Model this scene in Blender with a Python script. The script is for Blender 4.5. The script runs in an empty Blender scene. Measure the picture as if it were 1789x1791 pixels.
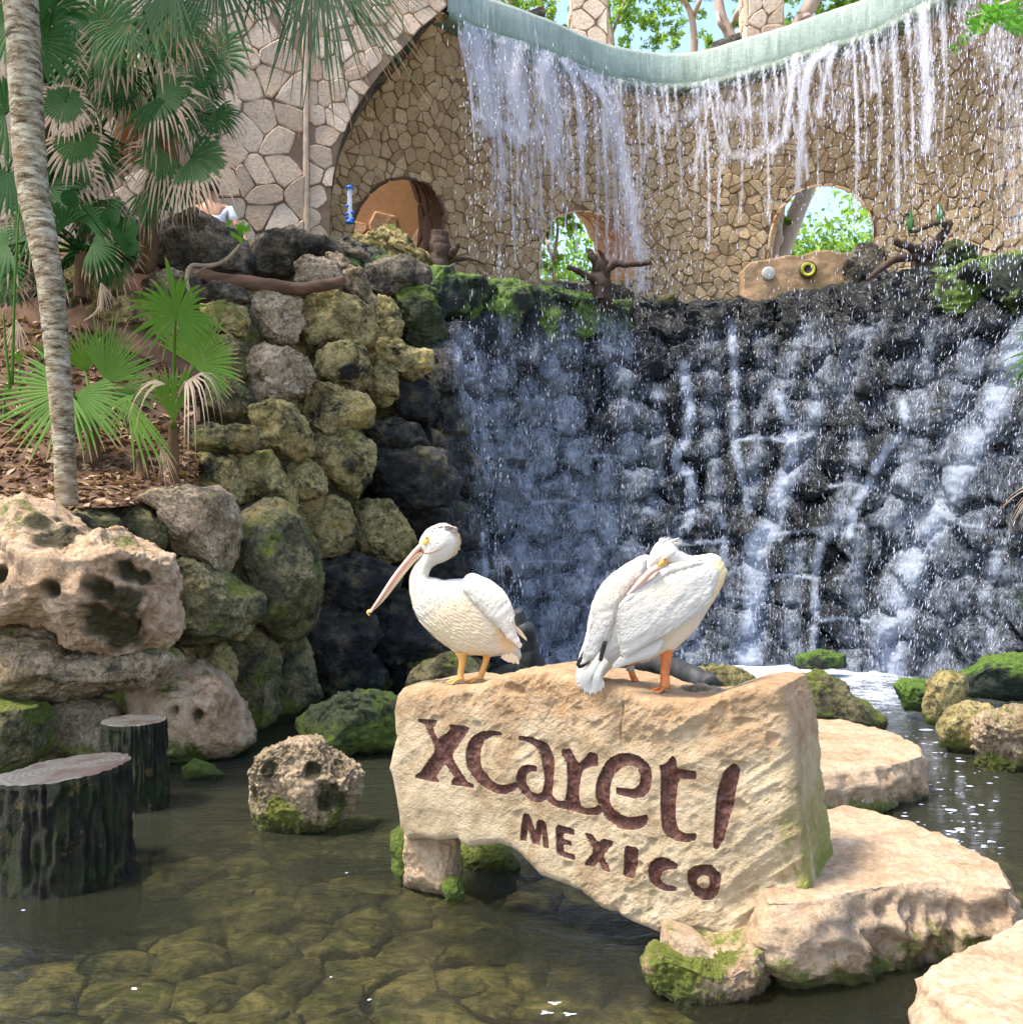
import bpy, math, random
import numpy as np
from mathutils import Vector, kdtree
from mathutils.bvhtree import BVHTree
random.seed(7); RNG = np.random.default_rng(7)
R_ = math.radians
SC = bpy.context.scene
COL = SC.collection

# ------------------------------------------------------------------ camera, sky, sun, exposure
F, CX, CY, EYE = 1789.0, 894.5, 905.0, 1.9
cd = bpy.data.cameras.new('camera'); cam = bpy.data.objects.new('camera', cd); COL.objects.link(cam)
cam.location = (0, 0, EYE); cam.rotation_euler = (R_(90), 0, 0)
cd.sensor_fit = 'VERTICAL'; cd.sensor_height = 36; cd.sensor_width = 36; cd.lens = 36 * 1789 / 1791
cd.shift_y = (905 - 895.5) / 1791; cd.clip_start = .05; cd.clip_end = 600
SC.camera = cam
wd = bpy.data.worlds.new('World'); SC.world = wd; wd.use_nodes = True
wn = wd.node_tree.nodes; wl = wd.node_tree.links
bg = wn['Background']; sky = wn.new('ShaderNodeTexSky'); sky.sky_type = 'NISHITA'; sky.sun_disc = False
SUN = Vector((-.42, -.16, .89)).normalized()
sky.sun_elevation = math.asin(SUN.z); sky.sun_rotation = math.atan2(SUN.x, SUN.y)
sky.dust_density = 2.4; sky.air_density = 1.0; sky.ozone_density = 1.8
wl.new(sky.outputs[0], bg.inputs[0]); bg.inputs[1].default_value = .15
sd = bpy.data.lights.new('sun', 'SUN'); sun = bpy.data.objects.new('sun', sd); COL.objects.link(sun)
sd.energy = 2.1; sd.angle = R_(10); sd.color = (1, .92, .80)
sun.rotation_euler = SUN.to_track_quat('Z', 'Y').to_euler(); sun.location = (0, 0, 30)
SC.view_settings.view_transform = 'Standard'; SC.view_settings.look = 'None'
SC.view_settings.exposure = 1.72; SC.view_settings.gamma = 1

# ------------------------------------------------------------------ helpers
def P(px, py, Y): return np.array(((px - CX) / F * Y, Y, EYE + (CY - py) / F * Y))
def W(px, py, z=0.0): return P(px, py, (EYE - z) * F / (py - CY))
def A(x): return np.asarray(x, float)
def unit(v): v = A(v); return v / max(1e-9, np.linalg.norm(v))

def _h(ix, iy, iz, seed):
    h = (ix.astype(np.uint32) * np.uint32(374761393) + iy.astype(np.uint32) * np.uint32(668265263)
         + iz.astype(np.uint32) * np.uint32(2147483647 // 3 * 2 + 1) + np.uint32(seed * 1274126177 & 0xffffffff))
    h = (h ^ (h >> np.uint32(13))) * np.uint32(1274126177)
    h = (h ^ (h >> np.uint32(16))) * np.uint32(2246822519); h ^= h >> np.uint32(15)
    return h.astype(np.float32) / np.float32(4294967295.0) * 2 - 1
def noise(p, seed=0):
    p = np.asarray(p, np.float32) + np.float32(517.3); i = np.floor(p).astype(np.int64); f = p - i; f = f * f * f * (f * (f * 6 - 15) + 10)
    x, y, z = i[:, 0], i[:, 1], i[:, 2]; fx, fy, fz = f[:, 0], f[:, 1], f[:, 2]
    g = lambda a, b, c: _h(x + a, y + b, z + c, seed)
    l = lambda a, b, t: a + (b - a) * t
    return l(l(l(g(0,0,0), g(1,0,0), fx), l(g(0,1,0), g(1,1,0), fx), fy), l(l(g(0,0,1), g(1,0,1), fx), l(g(0,1,1), g(1,1,1), fx), fy), fz)
def fbm(p, o=4, gain=.5, seed=0, ridge=False):
    p = np.asarray(p, np.float32); s = 0; a = 1.0; t = 0
    for k in range(o):
        n = noise(p * 2.03 ** k + k * 7.1, seed + k)
        if ridge: n = 1 - 2 * np.abs(n)
        s = s + n * a; t += a; a *= gain
    return s / t
np.seterr(over='ignore')

def wloc(o):
    v = Vector(o.location)
    while o.parent: o = o.parent; v += Vector(o.location)
    return v
def mesh_data(name, V, Fs, attrs=None, smooth=True):
    """V (n,3); Fs list of int arrays (m,k)."""
    me = bpy.data.meshes.new(name); V = np.ascontiguousarray(V, np.float32)
    if isinstance(Fs, np.ndarray): Fs = [Fs]
    Fs = [np.asarray(f, np.int32) for f in Fs if len(f)]
    me.vertices.add(len(V)); me.vertices.foreach_set('co', V.ravel())
    tot = np.concatenate([np.full(len(f), f.shape[1], np.int32) for f in Fs]); idx = np.concatenate([f.ravel() for f in Fs])
    st = np.concatenate([[0], np.cumsum(tot)[:-1]]).astype(np.int32)
    me.loops.add(len(idx)); me.loops.foreach_set('vertex_index', idx)
    me.polygons.add(len(tot)); me.polygons.foreach_set('loop_start', st)
    me.polygons.foreach_set('use_smooth', np.full(len(tot), smooth))
    for k, v in (attrs or {}).items():
        a = me.attributes.new(k, 'FLOAT', 'POINT'); a.data.foreach_set('value', np.asarray(v, np.float32))
    me.update(calc_edges=True); return me
def mobj(name, V, Fs, mat, parent=None, origin=None, attrs=None, smooth=True, label=None, cat=None, group=None, kind=None):
    V = A(V)
    if origin is None:
        origin = V.mean(0); origin[2] = V[:, 2].min()
    me = mesh_data(name, V - origin, Fs, attrs, smooth)
    for m in (mat if isinstance(mat, list) else [mat]): me.materials.append(m)
    o = bpy.data.objects.new(name, me); COL.objects.link(o)
    if parent is not None:
        o.parent = parent; o.location = Vector(origin) - wloc(parent)
    else: o.location = Vector(origin)
    tag(o, label, cat, group, kind); return o
def tag(o, label=None, cat=None, group=None, kind=None):
    if label: o['label'] = label
    if cat: o['category'] = cat
    if group: o['group'] = group
    if kind: o['kind'] = kind
    return o
def thing(name, loc, label, cat, group=None, kind=None):
    o = bpy.data.objects.new(name, None); COL.objects.link(o); o.location = Vector(loc); o.empty_display_size = .1
    return tag(o, label, cat, group, kind)

class MB:
    def __init__(s): s.V = []; s.F = {}; s.n = 0; s.at = {}
    def add(s, V, Fs, **at):
        V = A(V)
        for f in (Fs if isinstance(Fs, list) else [Fs]):
            f = np.asarray(f)
            if len(f): s.F.setdefault(f.shape[1], []).append(f + s.n)
        s.V.append(V); s.n += len(V)
        for k, v in at.items(): s.at.setdefault(k, []).append(np.broadcast_to(A(v), (len(V),)))
        return s
    def obj(s, name, mat, parent=None, **k):
        Fs = [np.concatenate(v) for v in s.F.values()]
        at = {k_: np.concatenate(v) for k_, v in s.at.items()}
        return mobj(name, np.concatenate(s.V), Fs, mat, parent, attrs=at, **k)

def tube(pts, rad, n=10, cap=True, rough=0, seed=0, squash=1.0):
    pts = A(pts); m = len(pts); rad = np.broadcast_to(A(rad), (m,))
    T = np.gradient(pts, axis=0); T /= np.linalg.norm(T, axis=1)[:, None] + 1e-9
    u = np.cross(T[0], [0, 1, 0.01]); 
    if np.linalg.norm(u) < .1: u = np.cross(T[0], [1, 0, 0])
    u = unit(u); V = []
    an = np.arange(n) * 2 * math.pi / n
    for i in range(m):
        u = unit(u - T[i] * np.dot(u, T[i])); w = np.cross(T[i], u)
        V.append(pts[i] + rad[i] * (np.cos(an)[:, None] * u + np.sin(an)[:, None] * w * squash))
    V = np.concatenate(V)
    if rough: 
        c = np.repeat(pts, n, 0); d = V - c
        V = c + d * (1 + rough * fbm(V * 6 / max(.2, 10 * rad.mean()), 3, seed=seed))[:, None]
    i = np.arange(m - 1)[:, None] * n; j = np.arange(n)[None]; k = (j + 1) % n
    Q = np.stack([i + j, i + k, i + n + k, i + n + j], -1).reshape(-1, 4); Fs = [Q]
    if cap:
        V = np.concatenate([V, pts[:1], pts[-1:]]); a, b = len(V) - 2, len(V) - 1; jj = np.arange(n); kk = (jj + 1) % n
        Fs.append(np.stack([np.full(n, a), kk, jj], -1)); Fs.append(np.stack([np.full(n, b), (m - 1) * n + jj, (m - 1) * n + kk], -1))
    return V, Fs
def smoothpath(pts, n):
    pts = A(pts); 
    if len(pts) < 3: t = np.linspace(0, 1, n)[:, None]; return pts[0] * (1 - t) + pts[-1] * t
    m = len(pts); q = np.vstack([2 * pts[0] - pts[1], pts, 2 * pts[-1] - pts[-2]]); out = []
    for x in np.linspace(0, m - 1 - 1e-6, n):
        i = int(x); t = x - i; a, b, c, d = q[i:i + 4]
        out.append(.5 * ((2 * b) + (c - a) * t + (2 * a - 5 * b + 4 * c - d) * t * t + (3 * b - a - 3 * c + d) * t ** 3))
    return A(out)
def box(c, s, rz=0):
    c = A(c); s = A(s) / 2; V = A([[x, y, z] for z in (-1, 1) for y in (-1, 1) for x in (-1, 1)]) * s
    if rz: V = V @ A([[math.cos(rz), math.sin(rz), 0], [-math.sin(rz), math.cos(rz), 0], [0, 0, 1]])
    return V + c, np.array([[0,2,3,1],[4,5,7,6],[0,1,5,4],[2,6,7,3],[0,4,6,2],[1,3,7,5]])
def lathe(prof, c, n=20, ax=(0, 0, 1)):
    ax = unit(ax); u = unit(np.cross(ax, [0.1, 1, .05])); w = np.cross(ax, u); an = np.arange(n) * 2 * math.pi / n
    V = np.concatenate([A(c) + ax * z + r * (np.cos(an)[:, None] * u + np.sin(an)[:, None] * w) for r, z in prof])
    m = len(prof); i = np.arange(m - 1)[:, None] * n; j = np.arange(n)[None]; k = (j + 1) % n
    return V, [np.stack([i + j, i + k, i + n + k, i + n + j], -1).reshape(-1, 4)]

_ico = {}
def ico(l):
    if l in _ico: return _ico[l]
    t = (1 + 5 ** .5) / 2
    V = [unit(v) for v in [(-1,t,0),(1,t,0),(-1,-t,0),(1,-t,0),(0,-1,t),(0,1,t),(0,-1,-t),(0,1,-t),(t,0,-1),(t,0,1),(-t,0,-1),(-t,0,1)]]
    Fc = [(0,11,5),(0,5,1),(0,1,7),(0,7,10),(0,10,11),(1,5,9),(5,11,4),(11,10,2),(10,7,6),(7,1,8),(3,9,4),(3,4,2),(3,2,6),(3,6,8),(3,8,9),(4,9,5),(2,4,11),(6,2,10),(8,6,7),(9,8,1)]
    for _ in range(l):
        c = {}; N = []
        def mid(a, b):
            k = (a, b) if a < b else (b, a)
            if k not in c: c[k] = len(V); V.append(unit(V[a] + V[b]))
            return c[k]
        for a, b, d in Fc:
            x, y, z = mid(a, b), mid(b, d), mid(d, a); N += [(a, x, z), (b, y, x), (d, z, y), (x, y, z)]
        Fc = N
    _ico[l] = (A(V), np.array(Fc)); return _ico[l]
def vnormals(V, Fa):
    N = np.zeros_like(V)
    for f in (Fa if isinstance(Fa, list) else [Fa]):
        n = np.cross(V[f[:, 2]] - V[f[:, 0]], V[f[:, -1]] - V[f[:, 1]] if f.shape[1] == 4 else V[f[:, 1]] - V[f[:, 0]])
        if f.shape[1] == 3: n = -n
        for k in range(f.shape[1]): np.add.at(N, f[:, k], n)
    return N / (np.linalg.norm(N, axis=1)[:, None] + 1e-12)

def inside(p, poly):
    p = A(p); poly = A(poly); r = np.zeros(len(p), bool); x, y = p[:, 0], p[:, 1]
    for (x1, y1), (x2, y2) in zip(poly, np.roll(poly, -1, 0)):
        c = (y1 > y) != (y2 > y)
        with np.errstate(divide='ignore', invalid='ignore'): r ^= c & (x < (x2 - x1) * (y - y1) / (y2 - y1) + x1)
    return r
def nearest(p, poly):
    p = A(p); poly = A(poly); best = np.full(len(p), 1e9); q = np.zeros_like(p)
    for a, b in zip(poly, np.roll(poly, -1, 0)):
        d = b - a; t = np.clip(((p - a) @ d) / max(1e-12, d @ d), 0, 1); c = a + t[:, None] * d
        e = np.linalg.norm(p - c, axis=1); m = e < best; best[m] = e[m]; q[m] = c[m]
    return best, q
def sdf(p, outer, holes=()):
    d, q = nearest(p, outer); s = np.where(inside(p, outer), -d, d)
    for h in holes:
        dh, qh = nearest(p, h); sh = np.where(inside(p, h), dh, -dh); m = sh > s
        # nearest boundary is whichever is closer in absolute terms
        c = (dh < d); q[c] = qh[c]; d = np.minimum(d, dh); s = np.where(m, sh, s)
    return s, q
def polygrid(outer, step, holes=()):
    outer = A(outer); lo = outer.min(0) - step; hi = outer.max(0) + step
    nx, ny = (np.ceil((hi - lo) / step).astype(int) + 1)
    gx, gy = np.meshgrid(lo[0] + np.arange(nx) * step, lo[1] + np.arange(ny) * step)
    V = np.stack([gx.ravel(), gy.ravel()], 1)
    i, j = np.meshgrid(np.arange(nx - 1), np.arange(ny - 1)); k = (j * nx + i).ravel()
    Q = np.stack([k, k + 1, k + nx + 1, k + nx], 1); c = V[Q].mean(1)
    ok = inside(c, outer)
    for h in holes: ok &= ~inside(c, h)
    Q = Q[ok]; u, inv = np.unique(Q, return_inverse=True); V = V[u]; Q = inv.reshape(-1, 4)
    be = bedges(Q); bm = np.zeros(len(V), bool); bm[be.ravel()] = True
    bd = np.where(bm)[0]; d, q = nearest(V[bd], outer)
    for h in holes:
        dh, qh = nearest(V[bd], h); m = dh < d; q[m] = qh[m]; d[m] = dh[m]
    V[bd] = q; return V, Q, bm, be
def bedges(Q):
    k = Q.shape[1]; E = np.concatenate([Q[:, [a, (a + 1) % k]] for a in range(k)])
    key = np.minimum(E[:, 0], E[:, 1]) * 10000000 + np.maximum(E[:, 0], E[:, 1])
    _, idx, cnt = np.unique(key, return_index=True, return_counts=True); return E[idx[cnt == 1]]

# ------------------------------------------------------------------ materials
class NT:
    def __init__(s, name):
        s.m = bpy.data.materials.new(name); s.m.use_nodes = True; s.t = s.m.node_tree; s.n = s.t.nodes; s.n.clear()
        s.out = s.n.new('ShaderNodeOutputMaterial'); s.c = None
    def N(s, typ, ins=None, **pr):
        x = s.n.new('ShaderNode' + typ)
        for k, v in pr.items(): setattr(x, k, v)
        for k, v in (ins or {}).items():
            if isinstance(v, bpy.types.NodeSocket): s.t.links.new(v, x.inputs[k])
            else: x.inputs[k].default_value = v
        return x
    def coord(s, world=False, sc=(1, 1, 1), rnd=True):
        if world: v = s.N('NewGeometry').outputs['Position']
        else:
            v = s.N('TexCoord').outputs['Object']
            if rnd:
                o = s.N('ObjectInfo').outputs['Random']; a = s.N('Math', {0: o, 1: 57.0}, operation='MULTIPLY').outputs[0]
                v = s.N('VectorMath', {0: v, 1: a}, operation='ADD').outputs[0]
        if sc != (1, 1, 1): v = s.N('VectorMath', {0: v, 1: sc}, operation='MULTIPLY').outputs[0]
        return v
    def noise(s, v, scale, det=5, rough=.6, dist=0): return s.N('TexNoise', {'Vector': v, 'Scale': scale, 'Detail': det, 'Roughness': rough, 'Distortion': dist}).outputs['Fac']
    def ramp(s, f, stops, interp='LINEAR'):
        x = s.N('ValToRGB', {0: f}); r = x.color_ramp; r.interpolation = interp
        while len(r.elements) < len(stops): r.elements.new(.5)
        for e, (p, c) in zip(r.elements, stops): e.position = p; e.color = (*c, 1) if len(c) == 3 else c
        return x.outputs[0]
    def rng(s, f, a, b, c=0., d=1.): return s.N('MapRange', {0: f, 1: a, 2: b, 3: c, 4: d}).outputs[0]
    def math(s, op, a, b=0., c=False): 
        return s.N('Math', {0: a, 1: b}, operation=op, use_clamp=c).outputs[0]
    def mix(s, f, a, b, mode='MIX'):
        x = s.N('Mix', data_type='RGBA', blend_type=mode)
        for k, v in ((0, f), (6, a), (7, b)):
            if isinstance(v, bpy.types.NodeSocket): s.t.links.new(v, x.inputs[k])
            else: x.inputs[k].default_value = v if k == 0 else (*v[:3], 1)
        return x.outputs[2]
    def bump(s, h, st=.5, dist=.02, nrm=None):
        i = {'Height': h, 'Strength': st, 'Distance': dist}
        if nrm: i['Normal'] = nrm
        return s.N('Bump', i).outputs[0]
    def bsdf(s, col, rough=.7, nrm=None, spec=.4, **k):
        i = {'Base Color': col if isinstance(col, bpy.types.NodeSocket) else (*col, 1), 'Roughness': rough, 'Specular IOR Level': spec}
        if nrm: i['Normal'] = nrm
        i.update(k); x = s.N('BsdfPrincipled', i); return x.outputs[0]
    def end(s, sh): s.t.links.new(sh, s.out.inputs[0]); return s.m

def rockmat(name, stops, moss=None, mossamt=.5, dark=None, darkamt=.5, ochre=None, ochreamt=.5, rough=.8, bump=.7, spec=.3,
            waterline=True, sc=1.0, mosscale=2.2, grain=1.0, top=None):
    m = NT(name); v = m.coord(); g = m.N('NewGeometry')
    c = m.ramp(m.noise(v, 3.4 * sc, 9, .72, .25), [(.5 + (p - .5) * .55, q) for p, q in stops])
    fine = m.noise(v, 38 * sc, 6, .7)
    c = m.mix(m.rng(fine, .42, .62, 0, .75 * grain), c, m.mix(1.0, c, (.36, .33, .29), 'MULTIPLY'))
    if ochre:
        f = m.rng(m.noise(v, 3.4 * sc, 8, .72, .3), .62 - .25 * ochreamt, .70 - .20 * ochreamt); c = m.mix(f, c, ochre)
    if dark:
        f = m.rng(m.noise(m.N('VectorMath', {0: v, 1: (9., 3., 4.)}, operation='ADD').outputs[0], 2.9 * sc, 9, .75, .4), .66 - .3 * darkamt, .74 - .26 * darkamt); c = m.mix(f, c, dark)
    if moss:
        f = m.noise(m.N('VectorMath', {0: v, 1: (31., 17., 5.)}, operation='ADD').outputs[0], mosscale * sc, 9, .72, .2)
        z = m.N('SeparateXYZ', {0: g.outputs['Position']}).outputs[2]
        if waterline: f = m.math('ADD', f, m.rng(z, 0.02, .34, .20, -.02))
        nz = m.N('SeparateXYZ', {0: g.outputs['Normal']}).outputs[2]
        f = m.math('ADD', f, m.rng(nz, -.2, 1., -.02, .06))
        f = m.rng(f, .68 - .28 * mossamt, .75 - .26 * mossamt)
        mc = m.mix(m.noise(v, 22, 4), tuple(x * .45 for x in moss), tuple(min(1, x * 1.7) for x in moss)); c = m.mix(f, c, mc)
    sp = m.noise(v, 17 * sc, 8, .78, .3); c = m.mix(m.rng(sp, .54, .60, 0, .60 * grain), c, tuple(x * .35 for x in (dark or (.12, .1, .07))) if dark else (.10, .08, .05))
    c = m.mix(m.rng(m.noise(m.N('VectorMath', {0: v, 1: (3., 8., 1.)}, operation='ADD').outputs[0], 24 * sc, 8, .78), .56, .61, 0, .55 * grain), c, m.mix(1., c, (2.0, 1.9, 1.75), 'MULTIPLY'))
    if waterline:
        z = m.N('SeparateXYZ', {0: g.outputs['Position']}).outputs[2]
        zz = m.math('ADD', z, m.rng(m.noise(v, 9), 0, 1, -.05, .05))
        c = m.mix(m.rng(zz, .0, .10, .75, 0.), c, (.012, .013, .009))
    c = m.mix(m.math('MULTIPLY', m.N('Attribute', attribute_name='hollow_shade').outputs['Fac'], .92), c, m.mix(m.noise(v, 20), (.010, .011, .006), (.060, .060, .016)))  # shade of the boulder hollows painted in as black-green
    rnd = m.N('ObjectInfo').outputs['Random']
    c = m.mix(m.rng(rnd, 0, 1, 0, .35), c, m.mix(1.0, c, (.62, .60, .56), 'MULTIPLY'))
    h = m.math('ADD', m.noise(v, 9 * sc, 9, .76), m.math('MULTIPLY', sp, .5))
    h = m.math('ADD', h, m.math('MULTIPLY', fine, .30))
    return m.end(m.bsdf(c, rough, m.bump(h, min(1., bump * 1.25), .06), spec))

M = {}
M['tan'] = rockmat('pale_limestone', [(.3, (.46, .29, .155)), (.5, (.68, .465, .29)), (.7, (.78, .59, .40))], moss=(.15, .17, .035), mossamt=.32, dark=(.07, .06, .04), darkamt=.12, ochre=(.40, .22, .09), ochreamt=.2, rough=.8, grain=.45)
M['slab'] = rockmat('cream_slab_limestone', [(.25, (.38, .25, .14)), (.5, (.53, .375, .235)), (.75, (.62, .47, .33))], moss=(.14, .16, .03), mossamt=.10, ochre=(.50, .31, .17), ochreamt=.15, rough=.75, mosscale=3, grain=.5, bump=.5)
M['ochre'] = rockmat('lichened_ochre_rock', [(.3, (.17, .14, .05)), (.5, (.43, .36, .15)), (.72, (.66, .56, .30))], moss=(.12, .14, .025), mossamt=.45, dark=(.018, .019, .014), darkamt=.5, ochre=(.42, .31, .09), ochreamt=.35, rough=.85)
M['mossy'] = rockmat('moss_covered_grey_rock', [(.3, (.06, .056, .03)), (.5, (.19, .17, .08)), (.7, (.42, .36, .19))], moss=(.13, .155, .022), mossamt=.6, dark=(.018, .02, .015), darkamt=.42, ochre=(.27, .20, .06), ochreamt=.3, rough=.8)
M['grey'] = rockmat('weathered_grey_rock', [(.3, (.05, .046, .036)), (.5, (.15, .13, .095)), (.7, (.34, .29, .22))], moss=(.07, .08, .03), mossamt=.25, dark=(.02, .02, .018), darkamt=.5, rough=.85)
M['pale'] = rockmat('pale_pitted_rock', [(.3, (.22, .17, .10)), (.5, (.52, .41, .27)), (.7, (.70, .57, .42))], dark=(.03, .028, .022), darkamt=.35, moss=(.10, .11, .03), mossamt=.2, rough=.85)
M['foot'] = rockmat('peach_topped_mossy_stone', [(.3, (.40, .26, .15)), (.6, (.62, .45, .30))], moss=(.14, .16, .022), mossamt=.42, dark=(.03, .03, .02), darkamt=.15, rough=.75, grain=.5)
M['green'] = rockmat('bright_green_algae_rock', [(.3, (.03, .04, .02)), (.6, (.09, .11, .05))], moss=(.095, .135, .018), mossamt=.70, dark=(.015, .02, .014), darkamt=.45, rough=.75)
M['lime'] = rockmat('lime_moss_on_pale_rock', [(.3, (.26, .19, .10)), (.6, (.62, .47, .30))], moss=(.14, .155, .022), mossamt=.42, dark=(.03, .03, .02), darkamt=.3, rough=.75)
M['wet'] = rockmat('wet_black_rock', [(.3, (.003, .004, .006)), (.5, (.011, .015, .019)), (.75, (.042, .050, .052))], moss=(.020, .040, .020), mossamt=.32, dark=(.006, .007, .008), darkamt=.3, ochre=(.09, .075, .045), ochreamt=.12, rough=.27, spec=.6, bump=1.0, waterline=False, sc=1.6)
M['wetbank'] = rockmat('damp_dark_bank_rock', [(.3, (.008, .009, .010)), (.5, (.034, .035, .035)), (.7, (.13, .12, .10))], moss=(.05, .07, .02), mossamt=.4, dark=(.010, .010, .010), darkamt=.3, ochre=(.16, .12, .04), ochreamt=.25, rough=.4, spec=.5, bump=1.0, sc=1.5)
M['wetgreen'] = rockmat('wet_rock_with_moss', [(.3, (.008, .012, .008)), (.6, (.03, .045, .025))], moss=(.10, .18, .018), mossamt=.75, dark=(.007, .01, .008), darkamt=.35, rough=.5, spec=.4, waterline=False)

def simple(name, col, rough=.6, bumpsc=0, bumpst=.3, var=.25, varsc=8, stretch=(1, 1, 1), spec=.3, **k):
    m = NT(name); v = m.coord(sc=stretch); n = m.noise(v, varsc, 6, .65)
    c = m.mix(m.rng(n, .3, .7), tuple(x * (1 - var) for x in col), tuple(min(1, x * (1 + var)) for x in col))
    nr = m.bump(m.noise(v, bumpsc, 6, .65), bumpst, .01) if bumpsc else None
    return m.end(m.bsdf(c, rough, nr, spec, **k))

def stonemat(name, a, b, dirt, rough=.85, blot=.35):
    m = NT(name); v = m.coord(); w = m.coord(world=True); g = m.N('NewGeometry')
    isl = m.math('FRACT', m.math('ADD', m.math('MULTIPLY', g.outputs['Random Per Island'], 7.31), m.math('MULTIPLY', m.N('ObjectInfo').outputs['Random'], 3.7))); c = m.mix(isl, a, b)
    c = m.mix(m.rng(m.noise(w, 3, 6, .7), .52, .72, 0, blot), c, dirt)
    c = m.mix(m.rng(m.noise(w, 30, 8, .78), .50, .60, 0, .55), c, m.mix(1., c, (.50, .44, .38), 'MULTIPLY'))
    c = m.mix(m.rng(m.noise(w, 13, 9, .8, .3), .58, .63, 0, blot * 1.1), c, (.07, .05, .035))
    return m.end(m.bsdf(c, rough, m.bump(m.noise(w, 22, 8, .75), 1., .03), .25))
M['cladding'] = stonemat('tan_rubble_cladding', (.40, .275, .15), (.62, .465, .28), (.32, .20, .10))
M['mortar'] = simple('brown_mortar', (.22, .145, .08), .9, 30, .6)  # plain brown joint mortar
M['facade'] = stonemat('pale_fieldstone', (.52, .385, .265), (.74, .595, .45), (.26, .19, .11), blot=.35)
M['facade_mortar'] = simple('dark_joint_mortar', (.22, .15, .10), .9, 30, .6)
M['pinkstone'] = stonemat('sunlit_tunnel_stone', (.74, .42, .22), (.88, .66, .42), (.66, .30, .12))  # sunlight in the tunnels put into the stone colour
M['shadestone'] = stonemat('shade_toned_tunnel_stone', (.10, .055, .038), (.19, .11, .075), (.06, .035, .02))  # darker copy: the left tunnel's shade put into its stone colour
M['orange'] = simple('orange_plaster', (.62, .34, .15), .85, 20, .3, .12)
def sagemat():
    m = NT('sage_green_painted_concrete'); w = m.coord(world=True); dr = m.noise(m.coord(world=True, sc=(9, 9, .9)), 1., 8, .75, .2)
    c = m.mix(m.rng(m.noise(w, 2.5, 6, .7), .35, .65), (.20, .27, .225), (.30, .37, .315)); c = m.mix(m.rng(dr, .50, .64, 0, .6), c, (.12, .15, .10)); c = m.mix(m.rng(m.noise(m.coord(world=True, sc=(16, 16, 1.4)), 1., 6, .7), .56, .66, 0, .6), c, (.46, .50, .45))
    z = m.N('SeparateXYZ', {0: w}).outputs[2]; z = m.math('ADD', z, m.rng(dr, .3, .7, -.08, .08)); c = m.mix(m.rng(z, 8.32, 8.20, 0, .8), c, (.085, .12, .05)); c = m.mix(m.rng(z, 8.60, 8.72, 0, .6), c, (.30, .29, .24))
    return m.end(m.bsdf(c, .6, m.bump(m.noise(w, 18, 8, .75), .7, .02), .3))
M['sage'] = sagemat()

def signmat():
    m = NT('carved_cream_limestone'); v = m.coord(rnd=False); w = m.coord(world=True); sx = m.N('SeparateXYZ', {0: w})
    c = m.ramp(m.noise(v, 5, 8, .7), [(.36, (.34, .23, .125)), (.47, (.50, .38, .23)), (.60, (.62, .49, .32))])
    z = m.math('ADD', sx.outputs[2], m.rng(m.noise(v, 6, 6, .7), .3, .7, -.16, .16))
    c = m.mix(m.rng(z, .88, 1.12, 0, .75), c, m.ramp(m.noise(v, 17, 6, .7), [(.3, (.34, .17, .06)), (.7, (.62, .40, .22))]))
    x = m.math('ADD', sx.outputs[0], m.rng(m.noise(m.coord(rnd=False, sc=(1, 1, .35)), 13, 7, .75), .3, .7, -.30, .30))
    f = m.math('MULTIPLY', m.rng(x, 1.12, 1.26), m.rng(sx.outputs[2], .95, .3))
    c = m.mix(f, c, m.mix(m.noise(v, 30), (.10, .13, .01), (.34, .37, .05)))
    f = m.math('MULTIPLY', m.rng(m.noise(v, 7, 7, .7), .58, .64), m.rng(sx.outputs[2], .42, .26, 0, .6)); c = m.mix(f, c, (.22, .22, .06))
    c = m.mix(m.rng(m.noise(v, 40, 8, .78), .54, .62, 0, .45), c, m.mix(1., c, (.5, .42, .33), 'MULTIPLY'))
    h = m.math('ADD', m.noise(v, 18, 9, .76), m.math('MULTIPLY', m.noise(m.coord(rnd=False, sc=(1, 1, 2)), 70, 5, .7), .4))
    return m.end(m.bsdf(c, .75, m.bump(h, .9, .035), .3))
M['sign'] = signmat()
def lettermat():
    m = NT('dark_brown_letter_paint'); v = m.coord(rnd=False)
    n = m.noise(m.N('VectorMath', {0: v, 1: (1., 1., .35)}, operation='MULTIPLY').outputs[0], 60, 5, .75)
    c = m.ramp(n, [(.36, (.030, .009, .006)), (.52, (.085, .026, .015)), (.66, (.15, .060, .038))])
    return m.end(m.bsdf(c, .38, m.bump(n, .9, .012), .5))
M['letter'] = lettermat()

def leafmat(name, a, b, tip=(.30, .21, .12), tip0=.80, tip1=.95, rough=.45, trans=.35):
    m = NT(name); t = m.N('Attribute', attribute_name='t').outputs['Fac']; g = m.N('NewGeometry'); oi = m.N('ObjectInfo').outputs['Random']
    n = m.noise(m.coord(), 14, 4); f = m.math('ADD', m.math('MULTIPLY', n, .6), m.math('MULTIPLY', oi, .5), True)
    c = m.mix(f, a, b); c = m.mix(m.rng(m.math('ADD', t, m.rng(n, .3, .7, -.06, .06)), tip0, tip1), c, tip)
    p = m.bsdf(c, .55, None, .16); tr = m.N('BsdfTranslucent', {0: m.mix(1., c, (1.2, 1.3, .6), 'MULTIPLY')}).outputs[0]
    return m.end(m.N('MixShader', {0: trans, 1: p, 2: tr}).outputs[0])
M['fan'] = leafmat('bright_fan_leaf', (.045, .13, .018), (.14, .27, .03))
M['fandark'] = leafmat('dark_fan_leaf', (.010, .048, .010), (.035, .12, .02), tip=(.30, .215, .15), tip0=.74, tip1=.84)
M['fanbrown'] = leafmat('fan_leaf_with_withered_tips', (.014, .055, .012), (.045, .12, .022), tip=(.40, .29, .21), tip0=.55, tip1=.62)
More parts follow.
